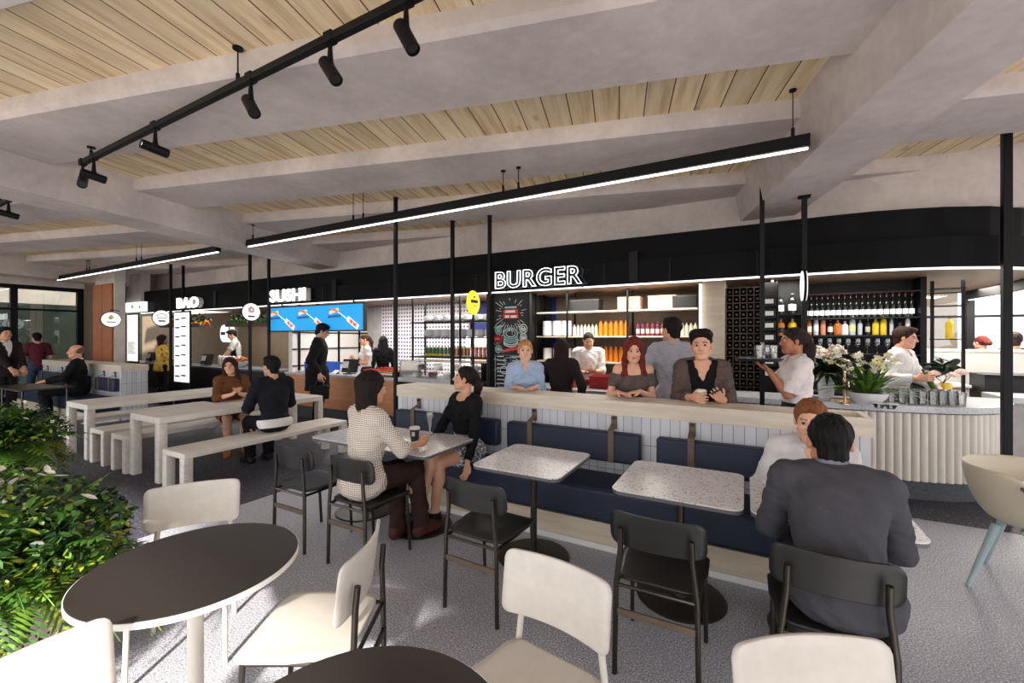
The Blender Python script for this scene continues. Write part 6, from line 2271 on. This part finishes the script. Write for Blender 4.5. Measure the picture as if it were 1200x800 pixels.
            Q += [dict(p, inf=.022 * s) for p in tor[:4]]
            Q.append(cone(P, P + V(0, .03, -.45) * s, .15 * s, .17 * s, .05))
            Q.append(dict(k='h', n=-fw, d=float(-(fw @ T(0, .0, 0)))))
            Q.append(dict(k='h', n=upv, d=float(upv @ T(0, 0, .42))))
        elif kind == 'belt':
            Q += [dict(tor[0], inf=g.get('inf', .022) * s), dict(tor[1], inf=g.get('inf', .022) * s), dict(tor[2], inf=g.get('inf', .022) * s)]
            z0, z1 = g.get('z', (.03, .08))
            Q.append(dict(k='h', n=upv, d=float(upv @ T(0, 0, z1)))); Q.append(dict(k='h', n=-upv, d=float(-(upv @ T(0, 0, z0)))))
        elif kind == 'tie':
            Q += [cone(T(0, .075, .46), T(0, .125, .40), .014 * s, .02 * s, .01), cone(T(0, .125, .40), T(0, .125, .12), .018 * s, .026 * s, .01)]
        elif kind == 'patch':
            sg = g['side']; S, E, Wr = arms[sg]
            o = unit(E - (S + Wr) / 2)
            fa = unit(Wr - S)
            Q += [ell(E + o * .028 * s, np.stack([fa, unit(np.cross(o, fa)), o], 1), V(.055, .042, .022) * s, .01)]
        if not Q:
            continue
        field_mesh(nm, Q, gv if kind not in ('collar', 'tie') else max(.005, vox * .8), m, t, grain='cloth' if kind in ('shirt', 'jacket', 'trousers', 'dress', 'top', 'skirt') else None)
    if shoes is not None:
        sm = cl('shoe_leather', shoes, .45)
        for i, sg in enumerate((-1, 1)):
            A = ankles[i]
            Q = [dict(p, inf=.009 * s) for p in foot[sg]]
            low = min(A[2] - .085 * s, min(p['c'][2] for p in foot[sg]) - .034 * s)
            Q.append(dict(k='h', n=V(0, 0, 1), d=A[2] + .012 * s))
            if A[2] < .16:
                Q.append(dict(k='h', n=V(0, 0, -1), d=-.003))
            field_mesh('shoe', Q, gv, sm, t)
    t['_joints'] = 0
    del t['_joints']
    return t, dict(P=P, N=N, H=H, RH=RH, T=T, arms=arms, Hc=Hc, s=s)
# ================================================================== the people in the hall
V3 = lambda *a: np.array(a, float)


def loc_of(p, rz, x, y, z):
    """world point -> the figure's own frame"""
    dx, dy = x - p[0], y - p[1]
    return V3(cos(rz) * dx + sin(rz) * dy, -sin(rz) * dx + cos(rz) * dy, z)


def at(x, v, z=0.0):
    """the point of the shop frame's depth v in the picture column x"""
    a = (x - 600) / 500
    Y = v / (-ST * a + CT)
    return Vector((a * Y, Y, z))


C = lambda *a, **k: cl(*a, **k)


def knit(name, c1, c2):
    t = NT(name); tc = t.n('ShaderNodeTexCoord'); sx = t.n('ShaderNodeSeparateXYZ'); t.l(tc.outputs['Object'], sx.inputs[0])
    k = 2 * pi / .030
    a = t.math('ADD', t.math('MULTIPLY', sx.outputs[0], k), t.math('MULTIPLY', sx.outputs[1], k * .8))
    b = t.math('MULTIPLY', sx.outputs[2], k * 1.1)
    h = t.math('MULTIPLY', t.math('SINE', t.math('ADD', a, b)), t.math('SINE', t.math('SUBTRACT', a, b)))
    t.col(t.ramp(h, [(.0, srgb(*c1)), (.12, srgb(*c1)), (.45, srgb(*c2))]))
    t.bump(h, -.6, .01)
    return t.fin(.9, 0, .1)


def printed(name, c1, c2, c3, sc):
    t = NT(name); vec = t.coord(); n = t.noise(vec, sc, 3)
    t.col(t.ramp(n, [(.40, srgb(*c1)), (.47, srgb(*c2)), (.56, srgb(*c3))], 'CONSTANT'))
    return t.fin(.85, 0, .2)


BLK = (16, 16, 18)
dark_tr = C('dark_trousers', (34, 32, 34))

# 1 woman in the white knit jumper
l = W(-2.43, 2.20); rz = face_uv(.10, 1)
h = pt(489, 521, .76)
person('woman with a black bob in a white knit jumper, seated back-on at the terrazzo table', l, rz, .99, True, .462, lean=.06, twist=-.18, yaw=-.25, pitch=-.1,
       lh=(-.20, .36, .70), rh=loc_of(l, rz, h.x, h.y, .765), rhd=(V3(.0, 1, .02), (-.9, .1, .2), (0, .2, 1)), re=(.6, -.4, -.7), lhd=((.5, .8, -.2), (0, 0, -1), (.6, .2, 0)),
       knees=(V3(-.10, .40, .53), V3(.07, .42, .54)), ankles=(V3(-.03, .33, .10), V3(.15, .42, .13)), tone=(200, 150, 120), hairc=(30, 22, 20), hair='bob',
       outfit=[dict(g='trousers', m=C('brown_trousers', (52, 36, 32)), inf=.012), dict(g='shirt', n='jumper', m=knit('white_knit', (222, 212, 200), (108, 92, 82)), inf=.017, sleeve=.62, hem=-.11, neck='scoop', arm=.005)],
       shoes=(70, 34, 26), vox=.0052, curl=(.5, .35))
# 2 ponytailed woman
l = W(-2.30, 3.30); rz = face_uv(-.20, -1)
h = pt(537, 545, .52)
person('smiling woman with a ponytail and black top on the navy banquette', l, rz, .97, True, .455, lean=.02, twist=-.1, yaw=-.85, pitch=.18, smile=1.5,
       lh=loc_of(l, rz, *W(-2.12, 3.06).xy, .50), lhd=((-.1, .3, -1), (0, 0.2, 0), (0, 1, 0)), rh=(.20, .30, .56), rhd=((-.4, .8, -.4), (0, 0, -1), (-.7, .2, 0)), le=(-.7, -.5, -.4),
       knees=(V3(-.09, .40, .53), V3(-.05, .44, .63)), ankles=(V3(-.05, .42, .10), V3(-.13, .62, .27)), toes=(V3(-.06, .54, .03), V3(-.15, .72, .18)), tone=(214, 164, 134), hairc=(34, 24, 22), hair='pony',
       outfit=[dict(g='skirt', m=printed('black_white_print', (210, 210, 214), (60, 62, 72), (180, 182, 190), 30), inf=.014, len=.55), dict(g='top', m=C('black_top', (18, 18, 20)), inf=.010, sleeve=.96, hem=.0, neck='scoop')],
       shoes=(20, 20, 20), vox=.0052)
# 3 man in the grey suit
l = W(.345, 2.20); rz = face_uv(.02, 1)
t, J = person('man in a charcoal-grey suit with an elbow patch, seated with his back turned', l, rz, .955, False, .455, lean=.54, yaw=.05, pitch=-.18, neckdn=.02, lh=(-.11, .44, .775), rh=(.12, .44, .775), curl=.15, le=(-.55, -.5, -.7), re=(.45, -.5, -.75), headsc=1.12,
       lhd=((.8, .5, -.1), (0, 0, -1), (.2, 1, 0)), rhd=((-.8, .5, -.1), (0, 0, -1), (-.2, 1, 0)), tone=(196, 140, 112), hairc=(16, 15, 15), hair='buzz', shoulder=1.08, build=1.08,
       outfit=[dict(g='trousers', m=C('suit_trousers', (56, 55, 60)), inf=.014), dict(g='collar', n='shirt_collar', m=C('pale_collar', (120, 122, 134))), dict(g='jacket', m=C('grey_suit', (70, 69, 75)), inf=.018, sleeve=.96, hem=-.13, neck='lapel', arm=.003), dict(g='patch', n='elbow_patch', side=-1, m=C('grey_patch', (128, 130, 138)))],
       vox=.0052)
# 4 man in the pale shirt
l = W(.352, 3.30); rz = face_uv(-.06, -1)
person('ginger-haired man in a pale shirt on the banquette, half hidden behind the grey-suited man', l, rz,   .93, False, .44, lean=.46, yaw=-.1, pitch=-.1, lh=(-.12, .40, .745), rh=(.14, .38, .745), curl=.15, le=(-.5, -.5, -.8), re=(.5, -.5, -.8), headsc=1.06,
       lhd=((.5, .9, 0), (0, 0, -1), (.6, 0, 0)), rhd=((-.5, .9, 0), (0, 0, -1), (-.6, 0, 0)), tone=(228, 176, 150), hairc=(132, 82, 50), hair='short', shoulder=1.0, build=1.04,
       outfit=[dict(g='trousers', m=dark_tr), dict(g='shirt', m=C('pale_shirt', (206, 204, 204)), inf=.016, sleeve=.95, hem=-.06, neck='collar', arm=.003), dict(g='collar', n='shirt_collar', m=C('pale_shirt', (206, 204, 204)))], vox=.0052)
# 5 customer in the black coat with a bag
l = at(372, 4.85); rz = face_xy(.93, .30)
t, J = person('tall man in a black coat looking down, holding a black bag at the sushi counter', l, rz, 1.06, False, None, lean=.06, pitch=-.42, yaw=0, rh=(.24, .06, .98), rhd=((0, .15, -1), (-1, .2, 0), (0, 1, 0)), re=(.3, -1, -.3), tone=(206, 160, 132), hairc=(22, 18, 18), hair='short', curl=(.4, 1.0),
       outfit=[dict(g='trousers', m=C('black_trousers', (22, 22, 26))), dict(g='jacket', n='coat', m=C('black_coat', (18, 18, 20)), inf=.026, sleeve=.97, hem=-.30, neck='crew', arm=.005), dict(g='collar', n='coat_collar', m=C('black_coat', (18, 18, 20)))], vox=.009, shoulder=.98)
hw = Matrix.Translation(l) @ Matrix.Rotation(rz, 4, 'Z') @ Vector(J['arms'][1][2])
b = thing('handbag', 'black soft bag hanging from the hand of the man in the black coat', 'bag', (hw.x, hw.y, hw.z - .42), rz)
MB().prism(rrect(.09, .30, .03), 0, .23).build('body', C('black_bag', (20, 20, 22), .6), b, bevel=.02)
for sx in (-.03, .03):
    MB().tube([(sx, -.07, .225), (sx * .6, -.05, .30), (sx * .2, 0, .335), (sx * .6, .05, .30), (sx, .07, .225)], .006, 6).build('handle', 'black_plastic', b)
# 6, 7 sushi staff
l = at(430, 6.3); rz = face_uv(-.55, -1)
person('smiling woman in a white top standing behind the wooden sushi counter', l, rz, .955, True, None, lean=.05, roll=.1, pitch=-.1, smile=1.6, lh=(-.05, .26, 1.10), rh=(.05, .25, 1.14), lhd=((.7, .4, .3), (0, -.3, 1), (.3, .8, 0)), rhd=((-.6, .4, .4), (0, -.2, 1), (-.3, .8, 0)), tone=(224, 170, 140), hairc=(70, 44, 36), hair='pony',
       outfit=[dict(g='trousers', m=dark_tr), dict(g='top', m=C('white_top', (226, 224, 222)), inf=.011, sleeve=.22, hem=-.08, neck='scoop')], vox=.0075)
l = at(449, 6.55); rz = face_uv(-.9, .6)
person('woman with long black hair in black, turned away beside the smiling sushi woman', l, rz, .93, True, None, yaw=.1, hairc=(16, 14, 16), hair='long', tone=(214, 160, 134),
       outfit=[dict(g='trousers', m=dark_tr), dict(g='top', m=C('black_top', (18, 18, 20)), inf=.014, sleeve=.96, hem=-.10)], vox=.0075)
# 8 baker
l = at(278, 6.35); rz = face_uv(-.5, -1)
person('baker in a white T-shirt and dark apron looking down at the bao counter', l, rz, 1.04, False, None, lean=.12, pitch=-.45, lh=(-.16, .34, .98), rh=(.12, .36, .97), tone=(222, 178, 150), hairc=(40, 30, 26), hair='short', le=(-1, -.2, -.3), re=(1, -.2, -.3),
       outfit=[dict(g='trousers', m=dark_tr), dict(g='shirt', m=C('white_top', (226, 224, 222)), inf=.013, sleeve=.36, hem=-.08), dict(g='apron', m=C('dark_apron', (42, 38, 40)))], vox=.010)
# 9 woman in brown
l = W(-6.43, 3.40); rz = face_uv(1, -.35)
person('smiling woman with long brown hair in a brown dress, hands clasped over the oak table', l, rz, .97, True, .445, lean=.10, roll=.14, yaw=-.38, smile=1.6, pitch=.0, lh=(-.045, .40, .83), rh=(.04, .39, .83), lhd=((.35, .6, .55), (.9, 0, -.3), (0, .5, .8)), rhd=((-.35, .6, .55), (-.9, 0, -.3), (0, .5, .8)), le=(-.7, -.3, -.8), re=(.7, -.3, -.8),
       knees=(V3(-.10, .40, .51), V3(.10, .40, .51)), tone=(224, 172, 144), hairc=(58, 34, 28), hair='longwavy',
       outfit=[dict(g='dress', m=C('brown_dress', (104, 66, 40)), inf=.010, len=.85), dict(g='shirt', n='bodice', m=C('brown_dress', (104, 66, 40)), inf=.017, sleeve=.72, hem=-.06, neck='crew')], shoes=(150, 100, 60), vox=.0064)
# 10 man in the black jacket on the bench
l = W(-5.12, 3.22); rz = face_uv(-1, .12)
person('man in a black jacket with a white shirt tail, seated back-on on the oak bench', l, rz, 1.02, False, .445, lean=.10, yaw=.25, lh=(-.12, .36, .80), rh=(.14, .36, .80), tone=(204, 154, 128), hairc=(18, 17, 18), hair='short',
       outfit=[dict(g='trousers', m=C('black_trousers', (22, 22, 26))), dict(g='belt', n='shirt_tail', m=C('white_top', (226, 224, 222)), z=(-.055, .045), inf=.028), dict(g='jacket', m=C('black_jacket', (24, 25, 32)), inf=.020, sleeve=.97, hem=.03, neck='crew', arm=.003)], vox=.0064)
# 11 customer in yellow
l = at(190, 4.98); rz = face_uv(.1, 1)
person('customer in a yellow patterned top standing back-on at the far counter', l, rz, .95, True, None, lh=(-.12, .30, .95), rh=(.20, .28, .98), tone=(150, 100, 74), hairc=(34, 22, 22), hair='bob', yaw=-.3,
       outfit=[dict(g='trousers', m=dark_tr), dict(g='shirt', m=printed('yellow_print', (206, 168, 66), (226, 196, 96), (160, 96, 48), 14), inf=.016, sleeve=.8, hem=-.12)], vox=.010)
# 12 bald man
l = W(-11.70, 3.30); rz = face_xy(-.78, -.62)
person('bald man in a black suit and white collar seated in profile on the far banquette', l, rz, 1.10, False, .46, lean=.02, lh=(-.14, .42, .76), rh=(.12, .42, .76), tone=(226, 166, 132), hairc=(120, 92, 76), hair='bald',
       knees=(V3(-.10, .45, .53), V3(.10, .45, .53)),
       outfit=[dict(g='trousers', m=C('black_trousers', (22, 22, 26))), dict(g='shirt', m=C('white_top', (226, 224, 222)), inf=.010, sleeve=0, hem=.02, neck='crew'), dict(g='collar', n='shirt_collar', m=C('white_top', (226, 224, 222))), dict(g='tie', m=C('dark_tie', (30, 30, 36))), dict(g='jacket', m=C('black_suit', (18, 19, 22)), inf=.018, sleeve=.95, hem=-.12, neck='lapel', arm=.003)], vox=.0075)
# 13, 14 at the far end
l = Vector((-9.88, 8.3, 0)); rz = face_xy(1, -.15)
person('dark-haired man in a dark suit standing at the picture edge by the far windows', l, rz, 1.03, False, None, lh=(-.1, .32, 1.0), rh=(.1, .32, 1.0), tone=(214, 160, 128), hairc=(18, 16, 16), hair='short',
       outfit=[dict(g='trousers', m=dark_tr), dict(g='shirt', m=C('white_top', (226, 224, 222)), inf=.010, sleeve=0, hem=.02, neck='crew'), dict(g='collar', n='shirt_collar', m=C('white_top', (226, 224, 222))), dict(g='jacket', m=C('dark_suit', (38, 28, 32)), inf=.018, sleeve=.95, hem=-.14, neck='lapel', arm=.003)], vox=.010)
l = Vector((-11.80, 10.6, 0)); rz = face_xy(-1, .5)
person('man in a maroon shirt turned away in front of the far windows', l, rz, .98, False, None, tone=(220, 168, 138), hairc=(26, 20, 20), hair='short',
       outfit=[dict(g='trousers', m=C('jeans', (58, 72, 98))), dict(g='shirt', m=C('maroon_shirt', (98, 42, 56)), inf=.015, sleeve=.42, hem=-.06)], vox=.011)
# 15 blonde woman in blue
l = at(615, 4.13); rz = face_xy(.02, -1)
person('blonde woman in a pale blue shirt leaning on the low wall below the chalkboard', l, rz, .90, True, None, lean=.14, pitch=.02, smile=1.0, lh=(-.10, .30, 1.10), rh=(.12, .28, 1.10), curl=.15, lhd=((.6, .8, -.05), (0, 0, -1), (.5, .5, 0)), rhd=((-.6, .8, -.05), (0, 0, -1), (-.5, .5, 0)), le=(-.35, -.5, -1), re=(.35, -.5, -1), headsc=1.06,
       tone=(232, 184, 158), hairc=(196, 140, 88), hair='bun', outfit=[dict(g='trousers', m=dark_tr), dict(g='shirt', m=C('pale_blue_shirt', (166, 186, 214)), inf=.014, sleeve=.93, hem=-.06, neck='collar', arm=.007), dict(g='collar', n='shirt_collar', m=C('pale_blue_shirt', (166, 186, 214)))], vox=.0056)
# 16 dark jacket, back view
l = at(658, 4.72); rz = face_uv(-.25, 1)
person('woman in a dark brown jacket standing back-on before the burger counter', l, rz, .905, True, None, lh=(-.30, .22, .92), rh=(.24, -.02, .84), tone=(210, 152, 124), hairc=(44, 28, 26), hair='bob', yaw=.3, le=(-1, -.4, -.3),
       outfit=[dict(g='trousers', m=dark_tr), dict(g='jacket', m=C('brown_black_jacket', (42, 34, 36)), inf=.020, sleeve=.93, hem=-.16, neck='crew', arm=.007)], vox=.0064)
# 17 cook
l = at(689, 6.25); rz = face_xy(-.05, -1)
person('cook in a white shirt and red apron looking down behind the burger counter', l, rz, .965, False, None, lean=.05, pitch=-.38, lh=(-.06, .30, 1.10), rh=(.08, .30, 1.08), lhd=((.6, .6, .1), (0, -.2, 1), (.2, .9, 0)), rhd=((-.6, .6, .1), (0, -.2, 1), (-.2, .9, 0)), tone=(222, 172, 144), hairc=(58, 48, 44), hair='buzz', shoulder=1.06,
       outfit=[dict(g='trousers', m=dark_tr), dict(g='shirt', m=C('white_top', (226, 224, 222)), inf=.018, sleeve=.62, hem=-.06, neck='crew', arm=.005), dict(g='belt', n='red_apron', m=C('red_apron', (176, 40, 40)), z=(-.12, .06))], vox=.009)
# 18 red-haired woman
l = at(741, 4.15); rz = face_xy(-.10, -1)
person('woman with long red hair and bare shoulders resting her arms on the low wall', l, rz, .915, True, None, lean=.10, pitch=-.16, yaw=-.12, roll=-.05, lh=(-.02, .28, 1.115), rh=(.17, .26, 1.10), curl=.15, lhd=((1, .25, -.1), (0, 0, -1), (.1, 1, 0)), rhd=((-.6, .8, -.05), (0, 0, -1), (-.4, .6, 0)), le=(-.5, -.3, -1), re=(.4, -.4, -1), headsc=1.08,
       tone=(230, 176, 148), hairc=(116, 44, 36), hair='longwavy', outfit=[dict(g='trousers', m=dark_tr), dict(g='top', m=C('taupe_top', (96, 84, 80)), inf=.012, sleeve=.30, sl0=.16, hem=-.06, neck='offshoulder', arm=.006)], vox=.0056)
# 19 man in the pale grey suit
l = at(789, 4.75); rz = face_uv(-.05, 1)
person('tall man in a pale grey suit standing back-on, his face turned aside', l, rz, 1.035, False, None, yaw=.85, lh=(-.27, .06, .98), rh=(.26, .18, 1.0), tone=(214, 160, 130), hairc=(26, 20, 20), hair='short', le=(-.5, -1, -.2),
       outfit=[dict(g='trousers', m=C('pale_grey_suit', (176, 175, 186))), dict(g='collar', n='jacket_collar', m=C('pale_grey_suit', (176, 175, 186))), dict(g='jacket', m=C('pale_grey_suit', (176, 175, 186)), inf=.018, sleeve=.95, hem=-.20, neck='crew', arm=.003)], vox=.0056)
# 20 man with cup and phone
l = at(822, 4.16); rz = face_xy(-.36, -1)
t, J = person('man with a dark quiff and brown cardigan holding a cup and a phone', l, rz, .945, False, None, lean=.10, pitch=-.05, yaw=-.10, roll=.05, lh=(-.12, .33, 1.09), rh=(.09, .30, 1.10), lhd=((.25, .75, .35), (.7, -.2, .7), (.2, .3, 1)), rhd=((-.35, .85, .05), (-.75, -.5, 0), (0, .1, 1)), le=(-.45, -.5, -1), re=(.45, -.5, -1), headsc=1.12,
       tone=(226, 172, 144), hairc=(30, 20, 20), hair='quiff', shoulder=1.0, curl=(.45, .75), outfit=[dict(g='trousers', m=dark_tr), dict(g='shirt', n='black_tee', m=C('black_top', (18, 18, 20)), inf=.010, sleeve=0, hem=-.06, neck='v'), dict(g='jacket', n='cardigan', m=printed('brown_melange', (84, 70, 66), (104, 88, 82), (66, 54, 52), 90), inf=.018, sleeve=.86, hem=-.14, neck='open', arm=.005)], vox=.0056)
Mw = Matrix.Translation(l) @ Matrix.Rotation(rz, 4, 'Z')


def hand_point(J, sg, d, n, a=.085, b=.03):
    d = unit(np.array(d, float)); n = np.array(n, float); n = unit(n - d * (n @ d))
    return Vector(J['arms'][sg][2] + d * a * J['s'] + n * b * J['s'])


p = Mw @ hand_point(J, 1, (-.35, .85, .05), (-.75, -.5, 0), .085, .040)
c = thing('takeaway_cup', 'pale takeaway cup with a lid in the hand of the man in the cardigan', 'cup', (p.x, p.y, p.z - .05), 0)
MB().lathe([(0, 0), (.027, 0), (.038, .10), (.035, .10), (.025, .004), (0, .004)], 22).build('cup', 'kraft', c)
MB().lathe([(0, .1005), (.040, .1005), (.041, .107), (.037, .118), (.033, .118), (.031, .113), (0, .113)], 22).build('lid', 'paper', c)
p = Mw @ hand_point(J, -1, (.25, .75, .35), (.7, -.2, .7), .10, .030)
c = thing('phone', 'dark phone in the hand of the man in the cardigan', 'phone', p, rz)
Mp = Euler((.5, .5, .2)).to_matrix().to_4x4()
MB().box(-.036, .036, -.072, .072, -.004, .004, M=Mp).build('case', 'black_plastic', c, bevel=.003)
MB().box(-.033, .033, -.067, .067, .0042, .0046, M=Mp).build('screen', 'dark_glass', c)
# 21 waitress with the tray
l = at(934, 4.50); rz = face_xy(-.93, .22)
hwld = at(893, 4.32, 1.345)
t, J = person('waitress in a pale blouse carrying a dark tray of glasses past the bar', l, rz, .965, True, None, lean=.03, lh=loc_of(l, rz, hwld.x + .06, hwld.y, 1.31), lhd=((.0, .75, .45), (0, -.4, 1), (-.7, .3, 0)), rh=(.22, -.05, .97), rhd=((-.3, .3, -.9), (-1, 0, 0), (0, 1, 0)), le=(-.25, -.35, -1), re=(.8, -1, 0),
       tone=(178, 118, 86), hairc=(44, 32, 28), hair='pony', curl=(.25, .5), outfit=[dict(g='trousers', m=C('navy_trousers', (26, 28, 36))), dict(g='shirt', n='blouse', m=C('pale_blouse', (226, 216, 214)), inf=.017, sleeve=.46, hem=.09, neck='collar', arm=.012), dict(g='collar', n='blouse_collar', m=C('pale_blouse', (226, 216, 214))), dict(g='belt', n='waist_apron', m=C('dark_apron_w', (36, 40, 48)), z=(-.22, .12), inf=.026)], vox=.0056)
tz = 1.392
tl = at(889, 4.32, tz)
c = thing('serving_tray', 'round dark tray balanced on the hand of the waitress', 'tray', tl, 0)
MB().lathe([(0, 0), (.17, 0), (.185, .018), (.18, .02), (.166, .006), (0, .006)], 36).build('plate', 'black_plastic', c)
MB().lathe([(.181, .0195), (.187, .0195), (.187, .024), (.181, .024)], 36).build('rim', 'black_metal', c)
c = thing('carafe', 'small clear carafe standing on the tray of the waitress', 'carafe', tl + Vector((.045, .02, .0065)), 0)
MB().lathe([(0, 0), (.034, 0), (.036, .05), (.016, .10), (.015, .15), (.019, .16), (.017, .16), (.013, .15), (.014, .10), (.033, .05), (.03, .004), (0, .004)], 18).build('glass_body', 'glass', c)
MB().lathe([(0, .005), (.030, .005), (.032, .045), (0, .045)], 16).build('water', 'clear_liq', c)
for k, (dx, dy) in enumerate(((-.03, -.06), (.10, -.05), (.115, .05))):
    c = thing('drinking_glass', 'clear tumbler on the tray, %s' % ('in front of the carafe', 'nearest the waitress, toward the camera', 'nearest the waitress, away from the camera')[k], 'glass', tl + Vector((dx, dy, .0065)), 0, 'tumblers on the tray')
    MB().lathe(gp, 14).build('glass_body', 'glass', c)
    MB().lathe([(0, .011), (.0255, .011), (.028, .06), (0, .06)], 12).build('water', 'clear_liq', c)
c = thing('napkin', 'folded pale blue napkin lying on the tray of the waitress', 'napkin', tl + Vector((-.095, -.01, .0065)), .4)
MB().grid(lambda a, b: ((a - .5) * .12, (b - .5) * .1, .012 + .010 * sin(a * 9) * cos(b * 7)), 12, 10).build('cloth', 'blue_cloth', c, solid=.008)
# 22 barman
l = at(1050, 6.42); rz = face_xy(.62, -1)
hb = at(1074, 6.10, 1.18)
t, J = person('barman in a white shirt working behind the flowers on the bar', l, rz, .985, False, None, lean=.10, pitch=-.12, yaw=.15, lh=(.0, .36, 1.04), rh=loc_of(l, rz, hb.x, hb.y, 1.16), rhd=((-.2, .9, .1), (-.8, -.3, 0), (0, .1, 1)), lhd=((.4, .9, -.1), (.3, 0, -1), (.5, .2, 0)), tone=(226, 168, 140), hairc=(52, 34, 28), hair='short', shoulder=1.05, curl=(.5, .85),
       outfit=[dict(g='trousers', m=dark_tr), dict(g='shirt', m=C('white_top', (226, 224, 222)), inf=.017, sleeve=.93, hem=-.06, neck='collar', arm=.005), dict(g='collar', n='shirt_collar', m=C('white_top', (226, 224, 222)))], vox=.0064)
Mw = Matrix.Translation(l) @ Matrix.Rotation(rz, 4, 'Z')
p = Mw @ hand_point(J, 1, (-.2, .9, .1), (-.8, -.3, 0), .085, .035)
c = thing('bottle', 'green bottle with a black neck tilted in the hand of the barman', 'bottle', p, 0)
Mb = Euler((.1, -.62, 0)).to_matrix().to_4x4()
for nm, prof, n_, mt_ in bottle_parts(.027, .27, 'herb', 'black_plastic', None):
    b = MB().lathe(prof, n_)
    b.v = [tuple(Mb @ (Vector(q) - Vector((0, 0, .17)))) for q in b.v]
    b.build(nm, mt_, c)
# 23, 24 by the bright windows
l = at(1151, 9.55); rz = face_uv(-.6, 1)
person('person with a red-brown bun in a dark jacket beyond the white seat wall', l, rz, .93, True, None, tone=(214, 160, 134), hairc=(96, 36, 30), hair='bun', outfit=[dict(g='trousers', m=dark_tr), dict(g='jacket', m=C('brown_black_jacket', (42, 34, 36)), inf=.02, sleeve=.95, hem=-.16)], vox=.010)
l = at(1189, 9.0); rz = face_uv(.3, 1)
person('person in a brown jacket standing back-on by the windows at the picture edge', l, rz, .96, False, None, tone=(206, 150, 122), hairc=(40, 28, 26), hair='short', outfit=[dict(g='trousers', m=dark_tr), dict(g='jacket', m=C('brown_jacket', (78, 60, 54)), inf=.02, sleeve=.95, hem=-.16)], vox=.010)
# ================================================================== camera, light, colour
def finish():
    cam = bpy.data.cameras.new('camera')
    cam.sensor_width = 36; cam.sensor_fit = 'HORIZONTAL'
    cam.lens = 36 * 500 / 1200
    cam.shift_y = -5 / 1200
    cam.clip_start = .05; cam.clip_end = 200
    o = bpy.data.objects.new('camera', cam); COL.objects.link(o)
    o.location = (0, 0, 1.6); o.rotation_euler = (pi / 2, 0, 0)
    SC.camera = o
    sun = bpy.data.lights.new('sun', 'SUN'); sun.energy = SUN_E; sun.angle = radians(2.6); sun.color = (1, .93, .84)
    s = bpy.data.objects.new('sun', sun); COL.objects.link(s)
    e = radians(30.6)
    d = Vector((.02, cos(e), -sin(e)))
    s.rotation_euler = d.to_track_quat('-Z', 'Y').to_euler()
    w = bpy.data.worlds.new('sky'); SC.world = w; w.use_nodes = True
    bg = w.node_tree.nodes['Background']
    bg.inputs['Color'].default_value = (.93, .96, 1, 1); bg.inputs['Strength'].default_value = SKY_E

    def area(name, u, v, z, sx, sy, power, col=(1, .93, .84), rot=(0, 0, 0)):
        l = bpy.data.lights.new(name, 'AREA'); l.shape = 'RECTANGLE'; l.size = sx; l.size_y = sy; l.energy = power; l.color = col
        ob = bpy.data.objects.new(name, l); COL.objects.link(ob)
        ob.location = W(u, v, z); ob.rotation_euler = (rot[0], rot[1], TH + rot[2])
    for u, v, sx, sy, p in SHOP_AND_FILL_LIGHTS:
        area('downlight_and_fill', u, v, 2.35, sx, sy, p)
    vs = SC.view_settings
    vs.view_transform = 'Standard'; vs.look = 'None'; vs.gamma = 1; vs.exposure = EXPO; vs.use_curve_mapping = False
    SC.display_settings.display_device = 'sRGB'
    c = SC.cycles
    c.max_bounces = 8; c.diffuse_bounces = 5; c.glossy_bounces = 3; c.transmission_bounces = 4; c.transparent_max_bounces = 12
    c.caustics_reflective = False; c.caustics_refractive = False
    c.use_denoising = True
    c.sample_clamp_indirect = 6


SUN_E, SKY_E, EXPO = 8.8, 2.65, .3
SHOP_AND_FILL_LIGHTS = [(-11, 6.4, 4.2, .5, 60), (-6.6, 6.4, 2.4, .5, 60), (-4.3, 6.4, 1.6, .5, 45), (-1.9, 6.4, 2.2, .5, 60), (.9, 6.4, 1.5, .4, 35), (2.6, 7.4, .6, .6, 45), (3.3, 9.1, 1.2, .6, 110)]  # last two are added fill brightening the area beyond the bar, not downlights
finish()
